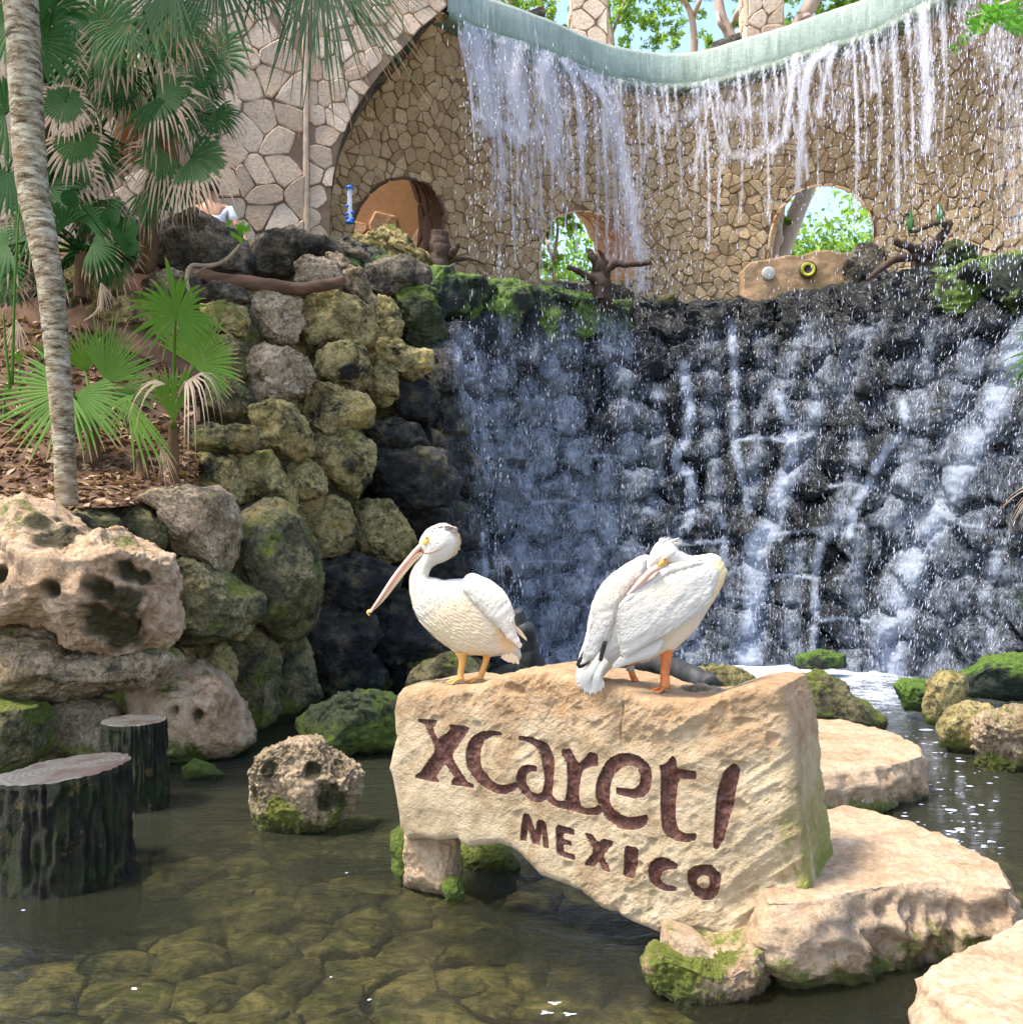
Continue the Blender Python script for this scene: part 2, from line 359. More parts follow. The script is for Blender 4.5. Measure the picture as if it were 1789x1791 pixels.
M['fandead'] = leafmat('withered_fan_leaf', (.30, .20, .12), (.52, .40, .28), tip=(.22, .13, .07), trans=.15)
M['needle'] = leafmat('hanging_fan_leaf', (.02, .055, .022), (.05, .10, .035), tip=(.33, .17, .09), tip0=.80, tip1=.95)
def foliage(name, a, b, trans=.4):
    m = NT(name); g = m.N('NewGeometry'); c = m.mix(g.outputs['Random Per Island'], a, b)
    p = m.bsdf(c, .5, None, .3); tr = m.N('BsdfTranslucent', {0: m.mix(1., c, (1.3, 1.4, .6), 'MULTIPLY')}).outputs[0]
    return m.end(m.N('MixShader', {0: trans, 1: p, 2: tr}).outputs[0])
M['leaf_far'] = foliage('sunlit_tree_leaves', (.09, .19, .03), (.36, .52, .12), .5)
M['leaf_near'] = foliage('bright_near_leaves', (.08, .26, .02), (.20, .45, .05))
M['litter'] = foliage('dry_leaf_litter', (.12, .055, .025), (.42, .28, .16), .1)
M['bark'] = simple('pinkish_bark', (.42, .31, .24), .8, 20, .6, .25, 4, (1, 1, .3))
M['palebark'] = simple('pale_furrowed_bark', (.50, .44, .36), .8, 26, .9, .3, 7, (1, 1, .25))
def palmbark():
    m = NT('ringed_palm_bark'); v = m.coord(rnd=False, sc=(1, 1, 3.2)); n = m.noise(v, 7, 8, .75)
    c = m.ramp(n, [(.38, (.04, .03, .017)), (.46, (.17, .13, .075)), (.54, (.33, .29, .20)), (.66, (.50, .49, .38))])
    c = m.mix(m.rng(m.noise(m.coord(rnd=False), 3.1, 5), .5, .65, 0, .5), c, (.30, .20, .11))
    return m.end(m.bsdf(c, .85, m.bump(m.noise(v, 30, 6, .7), .9, .015), .2))
M['palmbark'] = palmbark()
M['fibre'] = simple('brown_palm_fibre', (.12, .07, .035), .9, 40, .8, .5, 12, (1, 1, .2))
M['driftwood'] = simple('dark_driftwood', (.060, .038, .027), .85, 40, 1.0, .7, 16, (1, 1, .2))
M['greywood'] = simple('grey_wet_log', (.035, .036, .036), .5, 24, .8, .6, 9, (1, 1, .3))
M['redwood'] = simple('brown_weathered_log', (.13, .07, .04), .75, 26, .9, .6, 8, (.3, 1, 1))
M['twig'] = simple('pale_root', (.30, .24, .17), .8, 30, .6)
def stumpmat():
    m = NT('black_mossy_stump_bark'); v = m.coord(); vv = m.coord(sc=(1, 1, .18))
    c = m.ramp(m.noise(vv, 16, 6, .7), [(.38, (.005, .006, .004)), (.52, (.018, .018, .010)), (.66, (.07, .055, .03))])
    c = m.mix(m.rng(m.noise(v, 5, 8, .75), .46, .6, 0, .85), c, m.mix(m.noise(v, 22), (.008, .022, .005), (.045, .062, .012)))
    c = m.mix(m.rng(m.noise(v, 8.5, 6, .8), .60, .66), c, (.16, .11, .035))
    return m.end(m.bsdf(c, .55, m.bump(m.math('ADD', m.noise(vv, 24, 8, .75), m.noise(v, 40, 6, .75)), 1., .04), .3))
M['stump'] = stumpmat()
def cutmat():
    m = NT('grey_sawn_wood'); v = m.coord(rnd=False); d = m.N('TexWave', {'Vector': v, 'Scale': 9., 'Distortion': 5., 'Detail': 4.}, wave_type='RINGS', rings_direction='Z').outputs['Fac']
    c = m.mix(m.math('MULTIPLY', d, .5), (.060, .058, .050), (.135, .13, .115)); c = m.mix(m.rng(m.noise(v, 5, 6, .7), .48, .62), c, (.055, .035, .03))
    return m.end(m.bsdf(c, .45, m.bump(m.noise(v, 26, 5), .4, .01), .5))
M['cut'] = cutmat()
M['soil'] = simple('red_brown_soil', (.10, .055, .033), .95, 18, 1., .5, 6)
M['deck'] = simple('pale_terrace_ground', (.30, .24, .17), .9, 10, .4)
def bedmat():
    m = NT('algae_covered_bed_stone'); w = m.coord(world=True); v = m.coord()
    c = m.ramp(m.noise(w, 4.5, 9, .78, .4), [(.40, (.018, .017, .010)), (.48, (.065, .060, .030)), (.54, (.13, .115, .055)), (.62, (.26, .215, .11))])
    c = m.mix(m.rng(m.noise(w, 5, 6, .7), .55, .68, 0, .7), c, (.07, .10, .02))
    return m.end(m.bsdf(c, .8, m.bump(m.noise(w, 20, 6), .5, .02), .2))
M['bed'] = bedmat()
M['bedmud'] = simple('dark_pool_mud', (.012, .010, .005), .9, 12, .4)

def watermat():
    m = NT('clear_olive_pool_water'); w = m.coord(world=True, sc=(1, 1.9, 1))
    h = m.math('ADD', m.noise(w, 2.6, 4, .6, .8), m.math('MULTIPLY', m.noise(w, 15, 4, .6, .6), .30))
    n = m.bump(m.math('ADD', h, m.math('MULTIPLY', m.noise(m.coord(world=True, sc=(1, 2.6, 1)), 34, 3, .6), .10)), .55, .045)
    gl = m.N('BsdfGlossy', {'Color': (1, 1, 1, 1), 'Roughness': .03, 'Normal': n}).outputs[0]
    tr = m.N('BsdfTransparent', {'Color': (.86, .86, .68, 1)}).outputs[0]
    df = m.N('BsdfDiffuse', {'Color': (.036, .038, .024, 1)}).outputs[0]
    y = m.N('SeparateXYZ', {0: m.coord(world=True)}).outputs[1]
    b = m.N('MixShader', {0: m.rng(y, 3.6, 8.0, .22, .80), 1: tr, 2: df}).outputs[0]
    fr = m.N('Fresnel', {'IOR': 1.33, 'Normal': n}).outputs[0]
    return m.end(m.N('MixShader', {0: fr, 1: b, 2: gl}).outputs[0])
M['water'] = watermat()
def fallmat(name, sc=(7., 7., .9), col=(.70, .75, .95), sc2=(30, 30, 4.), thr=(.0, .5), maxa=.8, w1=1.0, w2=.9):
    """white water: opacity from the flow attribute, broken up by vertical streak noise"""
    m = NT(name); d = m.N('Attribute', attribute_name='flow').outputs['Fac']
    a = m.noise(m.coord(world=True, sc=sc), 1.0, 9, .78, .35); b = m.noise(m.coord(world=True, sc=sc2), 1.0, 6, .75, .2)
    k = m.math('ADD', m.math('ADD', d, m.rng(a, .30, .70, -.55 * w1, .35 * w1)), m.rng(b, .32, .68, -.45 * w2, .30 * w2))
    al = m.rng(k, thr[0], thr[1], 0, maxa)
    s = m.N('MixShader', {0: .4, 1: m.bsdf(col, .3, m.bump(b, .8, .03), .6), 2: m.N('BsdfTranslucent', {0: (*col, 1)}).outputs[0]}).outputs[0]
    return m.end(m.N('MixShader', {0: al, 1: m.N('BsdfTransparent').outputs[0], 2: s}).outputs[0])
M['fall'] = fallmat('falling_white_water', (11., 11., 1.6), (.76, .78, .88), (46, 46, 4.), thr=(.02, .70), maxa=.80)
M['cascade'] = fallmat('cascading_white_water', (8., 8., 2.6), (.60, .68, .82), (46, 46, 11.), thr=(.0, .90), maxa=.90, w1=.75, w2=.80)
M['drop'] = simple('white_water_droplets', (.52, .56, .68), .25, var=.1, spec=.8)
def foammat():
    m = NT('pool_foam'); d = m.N('Attribute', attribute_name='flow').outputs['Fac']; w = m.coord(world=True, sc=(1, 1.6, 1))
    k = m.math('ADD', d, m.math('ADD', m.rng(m.noise(w, 5, 6, .75, .5), .25, .75, -.5, .4), m.rng(m.noise(w, 28, 3, .7), .3, .7, -.3, .25)))
    s = m.bsdf((.62, .68, .80), .5); return m.end(m.N('MixShader', {0: m.rng(k, .1, .6, 0, .9), 1: m.N('BsdfTransparent').outputs[0], 2: s}).outputs[0])
M['foam'] = foammat()

# ------------------------------------------------------------------ rock builders
ROCKBVH = []   # (verts, tris) of the cascade rocks, for laying the water over them
def polar_r(poly, th, sm=2):
    """radius of a star-shaped outline (about 0,0) at angles th"""
    poly = A(poly); g = np.linspace(-math.pi, math.pi, 181)[:-1]; r = np.zeros(180); dx, dy = np.cos(g), np.sin(g)
    for a, b in zip(poly, np.roll(poly, -1, 0)):
        e = b - a; den = dx * e[1] - dy * e[0]
        with np.errstate(divide='ignore', invalid='ignore'):
            t = (a[0] * e[1] - a[1] * e[0]) / den; u = (a[0] * dy - a[1] * dx) / den
        ok = (t > 0) & (u >= -1e-6) & (u <= 1 + 1e-6); r = np.where(ok, np.maximum(r, t), r)
    r[r == 0] = r[r > 0].min()
    for _ in range(sm): r = .25 * np.roll(r, 1) + .5 * r + .25 * np.roll(r, -1)
    return np.interp(th, g, r, period=2 * math.pi)
def boulder(name, poly2, C, a, b, n, depth, mat, parent=None, lvl=4, seed=0, rough=.09, cuts=7, pits=0., back=.6, sq=(.8, .75), sm=2, holes=(), **k):
    """a rock whose outline in the plane (a,b) is poly2 (metres about C); n points at the viewer side"""
    D, T = ico(lvl); th = np.arctan2(D[:, 1], D[:, 0]); s = np.sqrt(D[:, 0] ** 2 + D[:, 1] ** 2); c = D[:, 2]
    r = polar_r(poly2, th, sm); sz = float(np.sqrt(np.mean(r * r)))
    U = np.stack([s ** sq[0] * np.cos(th), s ** sq[0] * np.sin(th), np.sign(c) * np.abs(c) ** sq[1]], 1)
    rg = np.random.default_rng(seed + 11)
    for _ in range(cuts):
        m = rg.normal(size=3); m[2] = abs(m[2]) * 1.2 + .15; m = unit(m); h = rg.uniform(.72, .93)
        U -= np.maximum(0, U @ m - h)[:, None] * m * .85
    L = np.stack([U[:, 0] * r, U[:, 1] * r, U[:, 2] * np.where(c > 0, depth, depth * back)], 1)
    V = A(C) + L[:, :1] * a + L[:, 1:2] * b + L[:, 2:] * n
    N = vnormals(V, T); q = (V - A(C)) / sz + seed * 3.7
    d = fbm(q * 1.5, 4, .55, seed) * 1.0 + .85 * (fbm(q * 3.4, 4, .6, seed + 5, True) - .2) + .45 * fbm(q * 9, 3, .65, seed + 9)
    if lvl >= 4: d = d + .30 * fbm(q * 20, 3, .6, seed + 31) - .8 * np.clip(noise(q * 7.5, seed + 40) - .42, 0, 1) - .6 * np.clip(noise(q * 13, seed + 41) - .45, 0, 1)
    V = V + N * (d * rough * 1.15 * sz)[:, None]
    if pits:
        w = noise(q * 3.1, seed + 20); V -= N * (np.clip(w - .45, 0, 1) * pits * sz)[:, None]
    hol_shade = np.zeros(len(V))
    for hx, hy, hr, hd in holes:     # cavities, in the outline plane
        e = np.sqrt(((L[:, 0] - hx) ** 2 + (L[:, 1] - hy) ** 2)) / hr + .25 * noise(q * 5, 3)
        V -= A(n) * (np.where(c > 0, np.clip(1 - e, 0, 1) ** .6, 0) * hd)[:, None]; hol_shade = np.maximum(hol_shade, np.where(c > 0, np.clip((1.12 - e + .25 * noise(q * 9, 6)) * 3, 0, 1), 0))  # second value masks the painted shade in each hollow
    if parent is not None: T = T[c[T].max(1) > -.35]
    o = mobj(name, V, [T], mat, parent, origin=C, attrs={'hollow_shade': hol_shade} if holes else None, **k)
    return o, V, T
XA, ZA, NY = A((1, 0, 0)), A((0, 0, 1)), A((0, -1, 0))
def rock_px(name, pts, Y, mat, depth=None, parent=None, holes=(), **k):
    """outline given on the photograph, placed at its own distance Y"""
    p = A(pts, ); c = (p.min(0) + p.max(0)) / 2 if not k.pop('centroid', True) else p.mean(0)
    C = P(c[0], c[1], Y); s = Y / F; q = (p - c) * s; q[:, 1] *= -1
    if depth is None: depth = .62 * float(np.sqrt(np.mean((q ** 2).sum(1))))
    hs = [((x - c[0]) * s, -(y - c[1]) * s, r * s, d) for x, y, r, d in holes]
    C2 = C + A((0, depth * .7, 0))
    return boulder(name, q, C2, XA, ZA, unit((-.02, -1, .12)), depth, M[mat], parent, holes=hs, **k)

def slab(name, top, h, base, mat, prof, nth=200, seed=0, rough=.03, **k):
    """flat-topped block: top outline on the plane z=h (photo points), profile = [(scale, z)...] down the side"""
    p = A([W(x, y, h)[:2] for x, y in top]); c = p.mean(0); th = np.linspace(-math.pi, math.pi, nth + 1)[:-1]
    r = polar_r(p - c, th, 1)
    rings = [(x, h) for x in np.linspace(.03, .985, 34)] ; pr = A(prof); t = np.linspace(0, len(pr) - 1, 30)
    side = np.stack([np.interp(t, range(len(pr)), pr[:, 0]), np.interp(t, range(len(pr)), pr[:, 1])], 1)
    rings += [tuple(x) for x in side]; V = []
    for s, z in rings:
        rr = r * s; V.append(np.stack([c[0] + rr * np.cos(th), c[1] + rr * np.sin(th), np.full(nth, z)], 1))
    V = np.concatenate(V); nr = len(rings)
    i = np.arange(nr - 1)[:, None] * nth; j = np.arange(nth)[None]; kk = (j + 1) % nth
    Q = np.stack([i + j, i + nth + j, i + nth + kk, i + kk], -1).reshape(-1, 4)
    V = np.vstack([V, [[c[0], c[1], h]]]); T = np.stack([np.full(nth, len(V) - 1), np.arange(nth), (np.arange(nth) + 1) % nth], -1)
    N = vnormals(V, [Q]); N[-1] = (0, 0, 1)
    sidef = np.clip((h + .01 - V[:, 2]) * 10, 0, 1)
    d = fbm(V * 2.2, 4, .55, seed) * (.25 + 1.3 * sidef) + fbm(V * 7, 4, .55, seed + 4, True) * (.12 + .75 * sidef) + .3 * fbm(V * 22, 2, .5, seed + 6)* (.25 + sidef)
    V = V + N * (d * rough)[:, None] * 1.3
    Nxy = N.copy(); Nxy[:, 2] = 0; V += Nxy * (fbm(V * 1.6 + 9, 3, .5, seed + 8) * .06 * sidef)[:, None]
    return mobj(name, V, [Q, T], M[mat], origin=(c[0], c[1], base), **k)

# ------------------------------------------------------------------ Voronoi stones on any mapped surface
def voronoi_cells(sites, lo, hi):
    kd = kdtree.KDTree(len(sites))
    for i, s in enumerate(sites): kd.insert((s[0], s[1], 0), i)
    kd.balance(); out = []
    for i, s in enumerate(sites):
        poly = [(lo[0], lo[1]), (hi[0], lo[1]), (hi[0], hi[1]), (lo[0], hi[1])]
        for co, j, d in kd.find_n((s[0], s[1], 0), 18)[1:]:
            mx, my = (s[0] + co[0]) / 2, (s[1] + co[1]) / 2; nx, ny = co[0] - s[0], co[1] - s[1]
            new = []
            for q in range(len(poly)):
                a, b = poly[q - 1], poly[q]; da = (a[0] - mx) * nx + (a[1] - my) * ny; db = (b[0] - mx) * nx + (b[1] - my) * ny
                if (da <= 0) != (db <= 0):
                    t = da / (da - db); new.append((a[0] + (b[0] - a[0]) * t, a[1] + (b[1] - a[1]) * t))
                if db <= 0: new.append(b)
            poly = new
            if len(poly) < 3: break
        out.append(A(poly) if len(poly) >= 3 else None)
    return out
def jsites(lo, hi, size, jit=.42, seed=0, aspect=1.0):
    rg = np.random.default_rng(seed); s = []
    ny = max(1, int(round((hi[1] - lo[1]) / (size / aspect)))); 
    for j in range(ny):
        nx = max(1, int(round((hi[0] - lo[0]) / size)))
        for i in range(nx):
            s.append((lo[0] + (i + .5 + (j % 2) * .5 - .25 + rg.uniform(-jit, jit)) * (hi[0] - lo[0]) / nx, lo[1] + (j + .5 + rg.uniform(-jit, jit)) * (hi[1] - lo[1]) / ny))
    return A(s)
def parea(p): x, y = p[:, 0], p[:, 1]; return .5 * abs(np.dot(x, np.roll(y, -1)) - np.dot(y, np.roll(x, -1)))
def stones(surf, lo, hi, size, mat, parent, outer=None, holes=(), gap=.012, h=.03, seed=0, limit=300, bev=.012, aspect=1.0, name='stone', jit=.42, minpart=0):
    """surf(uv (n,2), d (n,)) -> (n,3). Every stone a closed pillow with recessed joints."""
    rg = np.random.default_rng(seed); sites = jsites(lo, hi, size, jit, seed, aspect); items = []
    for c in voronoi_cells(sites, A(lo) - size * .3, A(hi) + size * .3):
        if c is None: continue
        ctr = c.mean(0)
        if outer is not None:
            if sdf(ctr[None], outer, holes)[0][0] > -size * .1: continue
        # more points along edges, wobbled
        q = []
        for a, b in zip(c, np.roll(c, -1, 0)):
            L = np.linalg.norm(b - a)
            if L < size * .08: continue
            q.append(a)
            if L > size * .38: q.append((a + b) / 2 + (a + b - 2 * ctr) * .02 + rg.normal(0, size * .028, 2))
        if len(q) < 3: continue
        q = A(q); q = .10 * np.roll(q, 1, 0) + .80 * q + .10 * np.roll(q, -1, 0)
        if outer is not None:
            s, near = sdf(q, outer, holes); m = s > -gap; q[m] = near[m]
        ctr = q.mean(0); d = q - ctr; L = np.linalg.norm(d, axis=1)[:, None] + 1e-9
        q1 = ctr + d * np.clip((L - gap * rg.uniform(.6, 1.5)) / L, .2, 1); 
        if parea(q1) < .12 * size * size: continue
        q2 = ctr + d * np.clip((L - gap - bev * rg.uniform(.8, 2.)) / L, .15, 1)
        n = len(q); hh = h * rg.uniform(.35, 1.8); tilt = rg.normal(0, h * .22, n) * 0 + (d @ rg.normal(0, h * .5 / size, 2))
        uv = np.vstack([q1, q1, q2, ctr[None]]); dd = np.concatenate([np.full(n, -.02), hh * .6 + tilt, hh + tilt + rg.normal(0, h * .07, n), [hh * 1.08]])
        V = surf(uv, dd); j = np.arange(n); k = (j + 1) % n
        Q = np.concatenate([np.stack([j, k, k + n, j + n], -1), np.stack([j + n, k + n, k + 2 * n, j + 2 * n], -1)])
        T = np.stack([j + 2 * n, k + 2 * n, np.full(n, 3 * n)], -1)
        items.append((parea(q1), V, Q, T))
    items.sort(key=lambda x: -x[0]); rest = MB()
    for i, (a, V, Q, T) in enumerate(items):
        if i < limit: mobj(name, V, [Q, T], mat, parent, origin=V[-1], smooth=False)
        else: rest.add(V, [Q, T])
    if rest.n: rest.obj('small_stones' if name == 'stone' else name + 's', mat, parent, kind='stuff', smooth=False)
    return len(items)

# ------------------------------------------------------------------ setting: pool bed, water, ground
ZB = -.32
bx, by = np.meshgrid(np.linspace(-9, 10, 90), np.linspace(1.5, 15.5, 70)); v = np.stack([bx.ravel(), by.ravel(), np.full(bx.size, ZB)], 1)
v[:, 2] += .05 * fbm(v * 1.3, 3); i, j = np.meshgrid(np.arange(89), np.arange(69)); q = (j * 90 + i).ravel(); Q = np.stack([q, q + 1, q + 91, q + 90], 1)
bed = mobj('pool_bed', v, [Q], M['bedmud'], kind='structure')
def bedsurf(uv, d):
    p = np.column_stack([uv, np.zeros(len(uv))]); z = ZB + .06 * fbm(p * 1.7 + 3, 2) + d; return np.column_stack([uv, z])
BED = [c for c in voronoi_cells(jsites((-2.5, 3.3), (3.1, 7.2), .33, .5, 5, 1.1), (-2.7, 3.1), (3.3, 7.4)) if c is not None and parea(c) > .01]
n = 2; v = A([(-9, 1.5, 0), (10, 1.5, 0), (10, 14.5, 0), (-9, 14.5, 0)])
mobj('pool_water', v, [np.array([[0, 1, 2, 3]])], M['water'], kind='structure', smooth=False)

# ground around and beyond, one sheet under everything
gx, gy = np.meshgrid(np.concatenate([np.linspace(-220, -14, 12), np.linspace(-12, 12, 40), np.linspace(14, 220, 12)]), np.concatenate([np.linspace(-80, -2, 8), np.linspace(0, 30, 50), np.linspace(34, 380, 16)]))
v = np.stack([gx.ravel(), gy.ravel(), np.zeros(gx.size)], 1)
pool = (v[:, 1] < 16.2)
v[:, 2] = np.where(pool, -.7, 4.55)
nx_ = gx.shape[1]; i, j = np.meshgrid(np.arange(nx_ - 1), np.arange(gx.shape[0] - 1)); q = (j * nx_ + i).ravel()
mobj('ground', v, [np.stack([q, q + 1, q + nx_ + 1, q + nx_], 1)], M['deck'], kind='structure')

# ------------------------------------------------------------------ the curved inner wall with three arched openings
wb = A([(px_, Y_) for px_, Y_ in [(470, 13.0), (560, 13.3), (650, 13.75), (780, 14.3), (900, 14.8), (1030, 15.15), (1150, 15.3), (1300, 15.2), (1450, 14.75), (1600, 14.0), (1700, 13.3), (1800, 12.6), (1900, 11.8)]])
WB = np.stack([(wb[:, 0] - CX) / F * wb[:, 1], wb[:, 1]], 1)
rim_px = [(782, 23), (835, 54), (912, 79), (980, 104), (1070, 138), (1196, 151), (1331, 119), (1447, 83), (1524, 58), (1600, 19), (1640, 0), (1720, -48), (1800, -98), (1900, -170)]
ZR = 8.2
RIM = A([((x - CX) / F * ((ZR - EYE) * F / (CY - y)), (ZR - EYE) * F / (CY - y)) for x, y in rim_px])
RIMS = smoothpath(RIM, 160)
WBS = smoothpath(WB, 200)
RC = A((2.2, 10.9))
topc = np.vstack([[(-3.1, 12.75)], [(-2.3, 12.85)], [(-1.5, 12.95)], RIM + (RIM - RC) / np.linalg.norm(RIM - RC, axis=1)[:, None] * .16])
WTS = smoothpath(topc, 200)
def resample(c, n):
    L = np.concatenate([[0], np.cumsum(np.linalg.norm(np.diff(c, axis=0), axis=1))]); t = np.linspace(0, L[-1], n)
    return np.stack([np.interp(t, L, c[:, k]) for k in range(c.shape[1])], 1), L[-1]
WBS, WL = resample(WBS, 240); WTS, _ = resample(WTS, 240); WZ0, WZ1 = 4.45, 8.28
def wallpt(u, z):
    x = np.clip(u / WL, 0, 1) * 239; i = np.clip(x.astype(int), 0, 238); f = (x - i)[:, None]
    b = WBS[i] * (1 - f) + WBS[i + 1] * f; t = WTS[i] * (1 - f) + WTS[i + 1] * f
    k = np.clip((z - WZ0) / (WZ1 - WZ0), 0, 1)[:, None] ** 2.2
    return np.column_stack([b * (1 - k) + t * k, z])
def wallsurf(uv, d):
    u, z = uv[:, 0], uv[:, 1]; p = wallpt(u, z); e = 1e-3
    du = wallpt(u + e, z) - wallpt(u - e, z); dz = wallpt(u, z + e) - wallpt(u, z - e); n = np.cross(du, dz); n /= np.linalg.norm(n, axis=1)[:, None] + 1e-9
    return p + n * d[:, None]
def wall_uv(px, py):
    u, z = WL / 2, 6.
    for _ in range(40):
        p = wallpt(np.array([u]), np.array([z]))[0]; z = EYE + (CY - py) / F * p[1]; z = min(max(z, WZ0 - .5), WZ1 + .5)
        us = np.linspace(0, WL, 600); q = wallpt(us, np.full(600, z)); r = (q[:, 0] / q[:, 1]) - (px - CX) / F; u = us[np.argmin(np.abs(r))]
    return (u, z)
hole_px = [[(612, 440), (618, 405), (622, 375), (640, 345), (665, 322), (700, 313), (740, 320), (765, 345), (775, 380), (768, 415), (755, 445)],
           [(943, 490), (943, 440), (950, 410), (968, 385), (995, 373), (1030, 373), (1065, 383), (1090, 402), (1106, 435), (1110, 490)],
           [(1345, 460), (1347, 415), (1360, 375), (1385, 345), (1420, 328), (1460, 326), (1495, 340), (1518, 370), (1527, 405), (1527, 460)]]
WH = []
for h in hole_px:
    c = smoothpath(A([wall_uv(*q) for q in h]), 40); WH.append(c)
wall_outer = A([(0, WZ0), (WL, WZ0), (WL, WZ1), (0, WZ1)])
wo = np.vstack([np.column_stack([np.linspace(0, WL, 60), np.full(60, WZ0)]), np.column_stack([np.linspace(WL, 0, 60), np.full(60, WZ1)])])
wall = thing('curved_stone_wall', (2, 15.2, 4.45), 'tall curved wall of tan rubble stone with three arched openings behind the waterfall', 'wall')
V2, Q, bm, be = polygrid(wo, .06, WH)
mobj('mortar_bed', wallsurf(V2, np.zeros(len(V2))), [Q], M['mortar'], wall)
print('wall stones', stones(wallsurf, (0, WZ0), (WL, WZ1), .150, M['cladding'], wall, wo, WH, gap=.004, h=.022, seed=21, limit=300, bev=.010, jit=.52))
# tunnels through the wall
for hi_, c in enumerate(WH):
    pts = wallsurf(c, np.zeros(len(c))); m = pts.mean(0); du = wallsurf(A([[c[:, 0].mean() + .05, m[2]], [c[:, 0].mean() - .05, m[2]]]), np.zeros(2)); t = unit(du[0] - du[1]); nrm = unit(np.cross(t, (0, 0, 1))) * -1
    if nrm[1] < 0: nrm = -nrm
    depth = (1.0, 1.3, .7)[hi_]; FL = (.0, .0, .30)[hi_]; ZL = (.55, .42, .30)[hi_]
    L = np.concatenate([[0], np.cumsum(np.linalg.norm(np.diff(pts, axis=0), axis=1))]); per = L[-1]
    def tun(uv, d, pts=pts, L=L, nrm=nrm, m=m, FL=FL, ZL=ZL):
        b = np.stack([np.interp(uv[:, 0], L, pts[:, k]) for k in range(3)], 1); inw = m - b; inw -= (inw @ nrm)[:, None] * nrm; inw /= np.linalg.norm(inw, axis=1)[:, None]
        return b + uv[:, 1:2] * nrm + inw * (d - FL * np.clip(uv[:, 1], 0, 9))[:, None] + np.column_stack([0 * d, 0 * d, ZL * np.clip(uv[:, 1], 0, 9) * np.clip((b[:, 2] - m[2]) * 2 + .3, 0, 1)])
    uu, vv = np.meshgrid(np.linspace(0, per, 60), np.linspace(-.02, depth, 10)); uv = np.stack([uu.ravel(), vv.ravel()], 1)
    i, j = np.meshgrid(np.arange(59), np.arange(9)); q = (j * 60 + i).ravel(); Q = np.stack([q, q + 1, q + 61, q + 60], 1)
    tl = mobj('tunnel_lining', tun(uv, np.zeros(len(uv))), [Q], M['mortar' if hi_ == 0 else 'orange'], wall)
    stones(tun, (0, .02), (per, depth), .24, M['shadestone' if hi_ == 0 else 'pinkstone'], tl, gap=.008, h=.018, seed=60 + hi_, limit=120, bev=.012)
# sage green channel along the top
rs, rl = resample(RIMS, 120); rt = np.gradient(rs, axis=0); rt /= np.linalg.norm(rt, axis=1)[:, None]; ro = np.stack([-rt[:, 1], rt[:, 0]], 1)  # outward
ro *= np.sign(((rs - RC) * ro).sum(1))[:, None]
prof = [(.30, 8.12), (-.02, 8.12), (-.035, 8.2), (0, 8.215), (-.01, 8.26), (.0, 8.64), (.03, 8.70), (.14, 8.71), (.16, 8.66), (.30, 8.60), (.34, 8.12)]
V = np.concatenate([np.column_stack([rs + ro * o_, np.full(120, z_)]) for o_, z_ in prof]); m = len(prof)
V[:, 2] += .012 * fbm(V * 3, 3)
i, j = np.meshgrid(np.arange(119), np.arange(m - 1)); q = (j * 120 + i).ravel()
rim = thing('water_channel', (2.1, 14.95, 8.12), 'curved sage green concrete channel spilling the waterfall', 'channel')
mobj('channel_wall', V, [np.stack([q, q + 120, q + 121, q + 1], 1)], M['sage'], rim)
# deck behind the channel
dv = []; 
V = np.concatenate([np.column_stack([rs + ro * o_, np.full(120, z_)]) for o_, z_ in [(.34, 8.58), (1.2, 8.6), (2.6, 8.6), (2.6, 8.1), (.36, 8.1)]])
i, j = np.meshgrid(np.arange(119), np.arange(4)); q = (j * 120 + i).ravel()
mobj('wall_top_terrace', V, [np.stack([q, q + 120, q + 121, q + 1], 1)], M['deck'], kind='structure')

# ------------------------------------------------------------------ stone facade at left with the great arch
def plane_surf(p0, p1):   # vertical plane through two plan points; u = metres along, v = z
    p0, p1 = A(p0), A(p1); d = unit(p1 - p0); n = A((d[1], -d[0]))
    if n[1] > 0: n = -n
    def s(uv, dd): return np.column_stack([p0[0] + d[0] * uv[:, 0] + n[0] * dd, p0[1] + d[1] * uv[:, 0] + n[1] * dd, uv[:, 1]])
    def inv(px, py):
        r = A(((px - CX) / F, 1.)); M_ = np.array([[r[0], -d[0]], [r[1], -d[1]]]); t, u = np.linalg.solve(M_, p0); return (u, EYE + (CY - py) / F * t)
    return s, inv, n
fac = thing('stone_facade', (-3.2, 12.7, 4.5), 'pale fieldstone facade with a great arch at left of the waterfall', 'wall')
arch_px = [(765, 26), (735, 52), (712, 78), (688, 104), (662, 134), (640, 165), (622, 192), (608, 220), (597, 250), (588, 285), (582, 320), (578, 360), (576, 400), (576, 450)]
SA, IA, nA = plane_surf((-3.0, 12.35), (-.6, 12.85))
oa = A([IA(*q) for q in [(541, 450), (541, 300), (541, 100), (541, -60), (782, -60), (782, 10)] + arch_px])
V2, Q, bm, be = polygrid(oa, .05)
mobj('mortar_bed', SA(V2, np.zeros(len(V2))), [Q], M['facade_mortar'], fac)
stones(SA, oa.min(0), oa.max(0), .215, M['facade'], fac, oa, gap=.004, h=.018, seed=31, limit=280, bev=.010, jit=.5)
ar = A([IA(*q) for q in arch_px]); ar = smoothpath(ar, 40); L = np.concatenate([[0], np.cumsum(np.linalg.norm(np.diff(ar, axis=0), axis=1))])
uu, vv = np.meshgrid(np.arange(40), np.linspace(.035, -.5, 7)); b = SA(ar[uu.ravel()], vv.ravel()); b += fbm(b * 5, 3)[:, None] * A((.02, .01, .02))
i, j = np.meshgrid(np.arange(39), np.arange(6)); q = (j * 40 + i).ravel()
mobj('arch_soffit', b, [np.stack([q, q + 1, q + 41, q + 40], 1)], M['grey'], fac)
SB, IB, nB = plane_surf((-5.9, 11.4), (-2.55, 12.42))
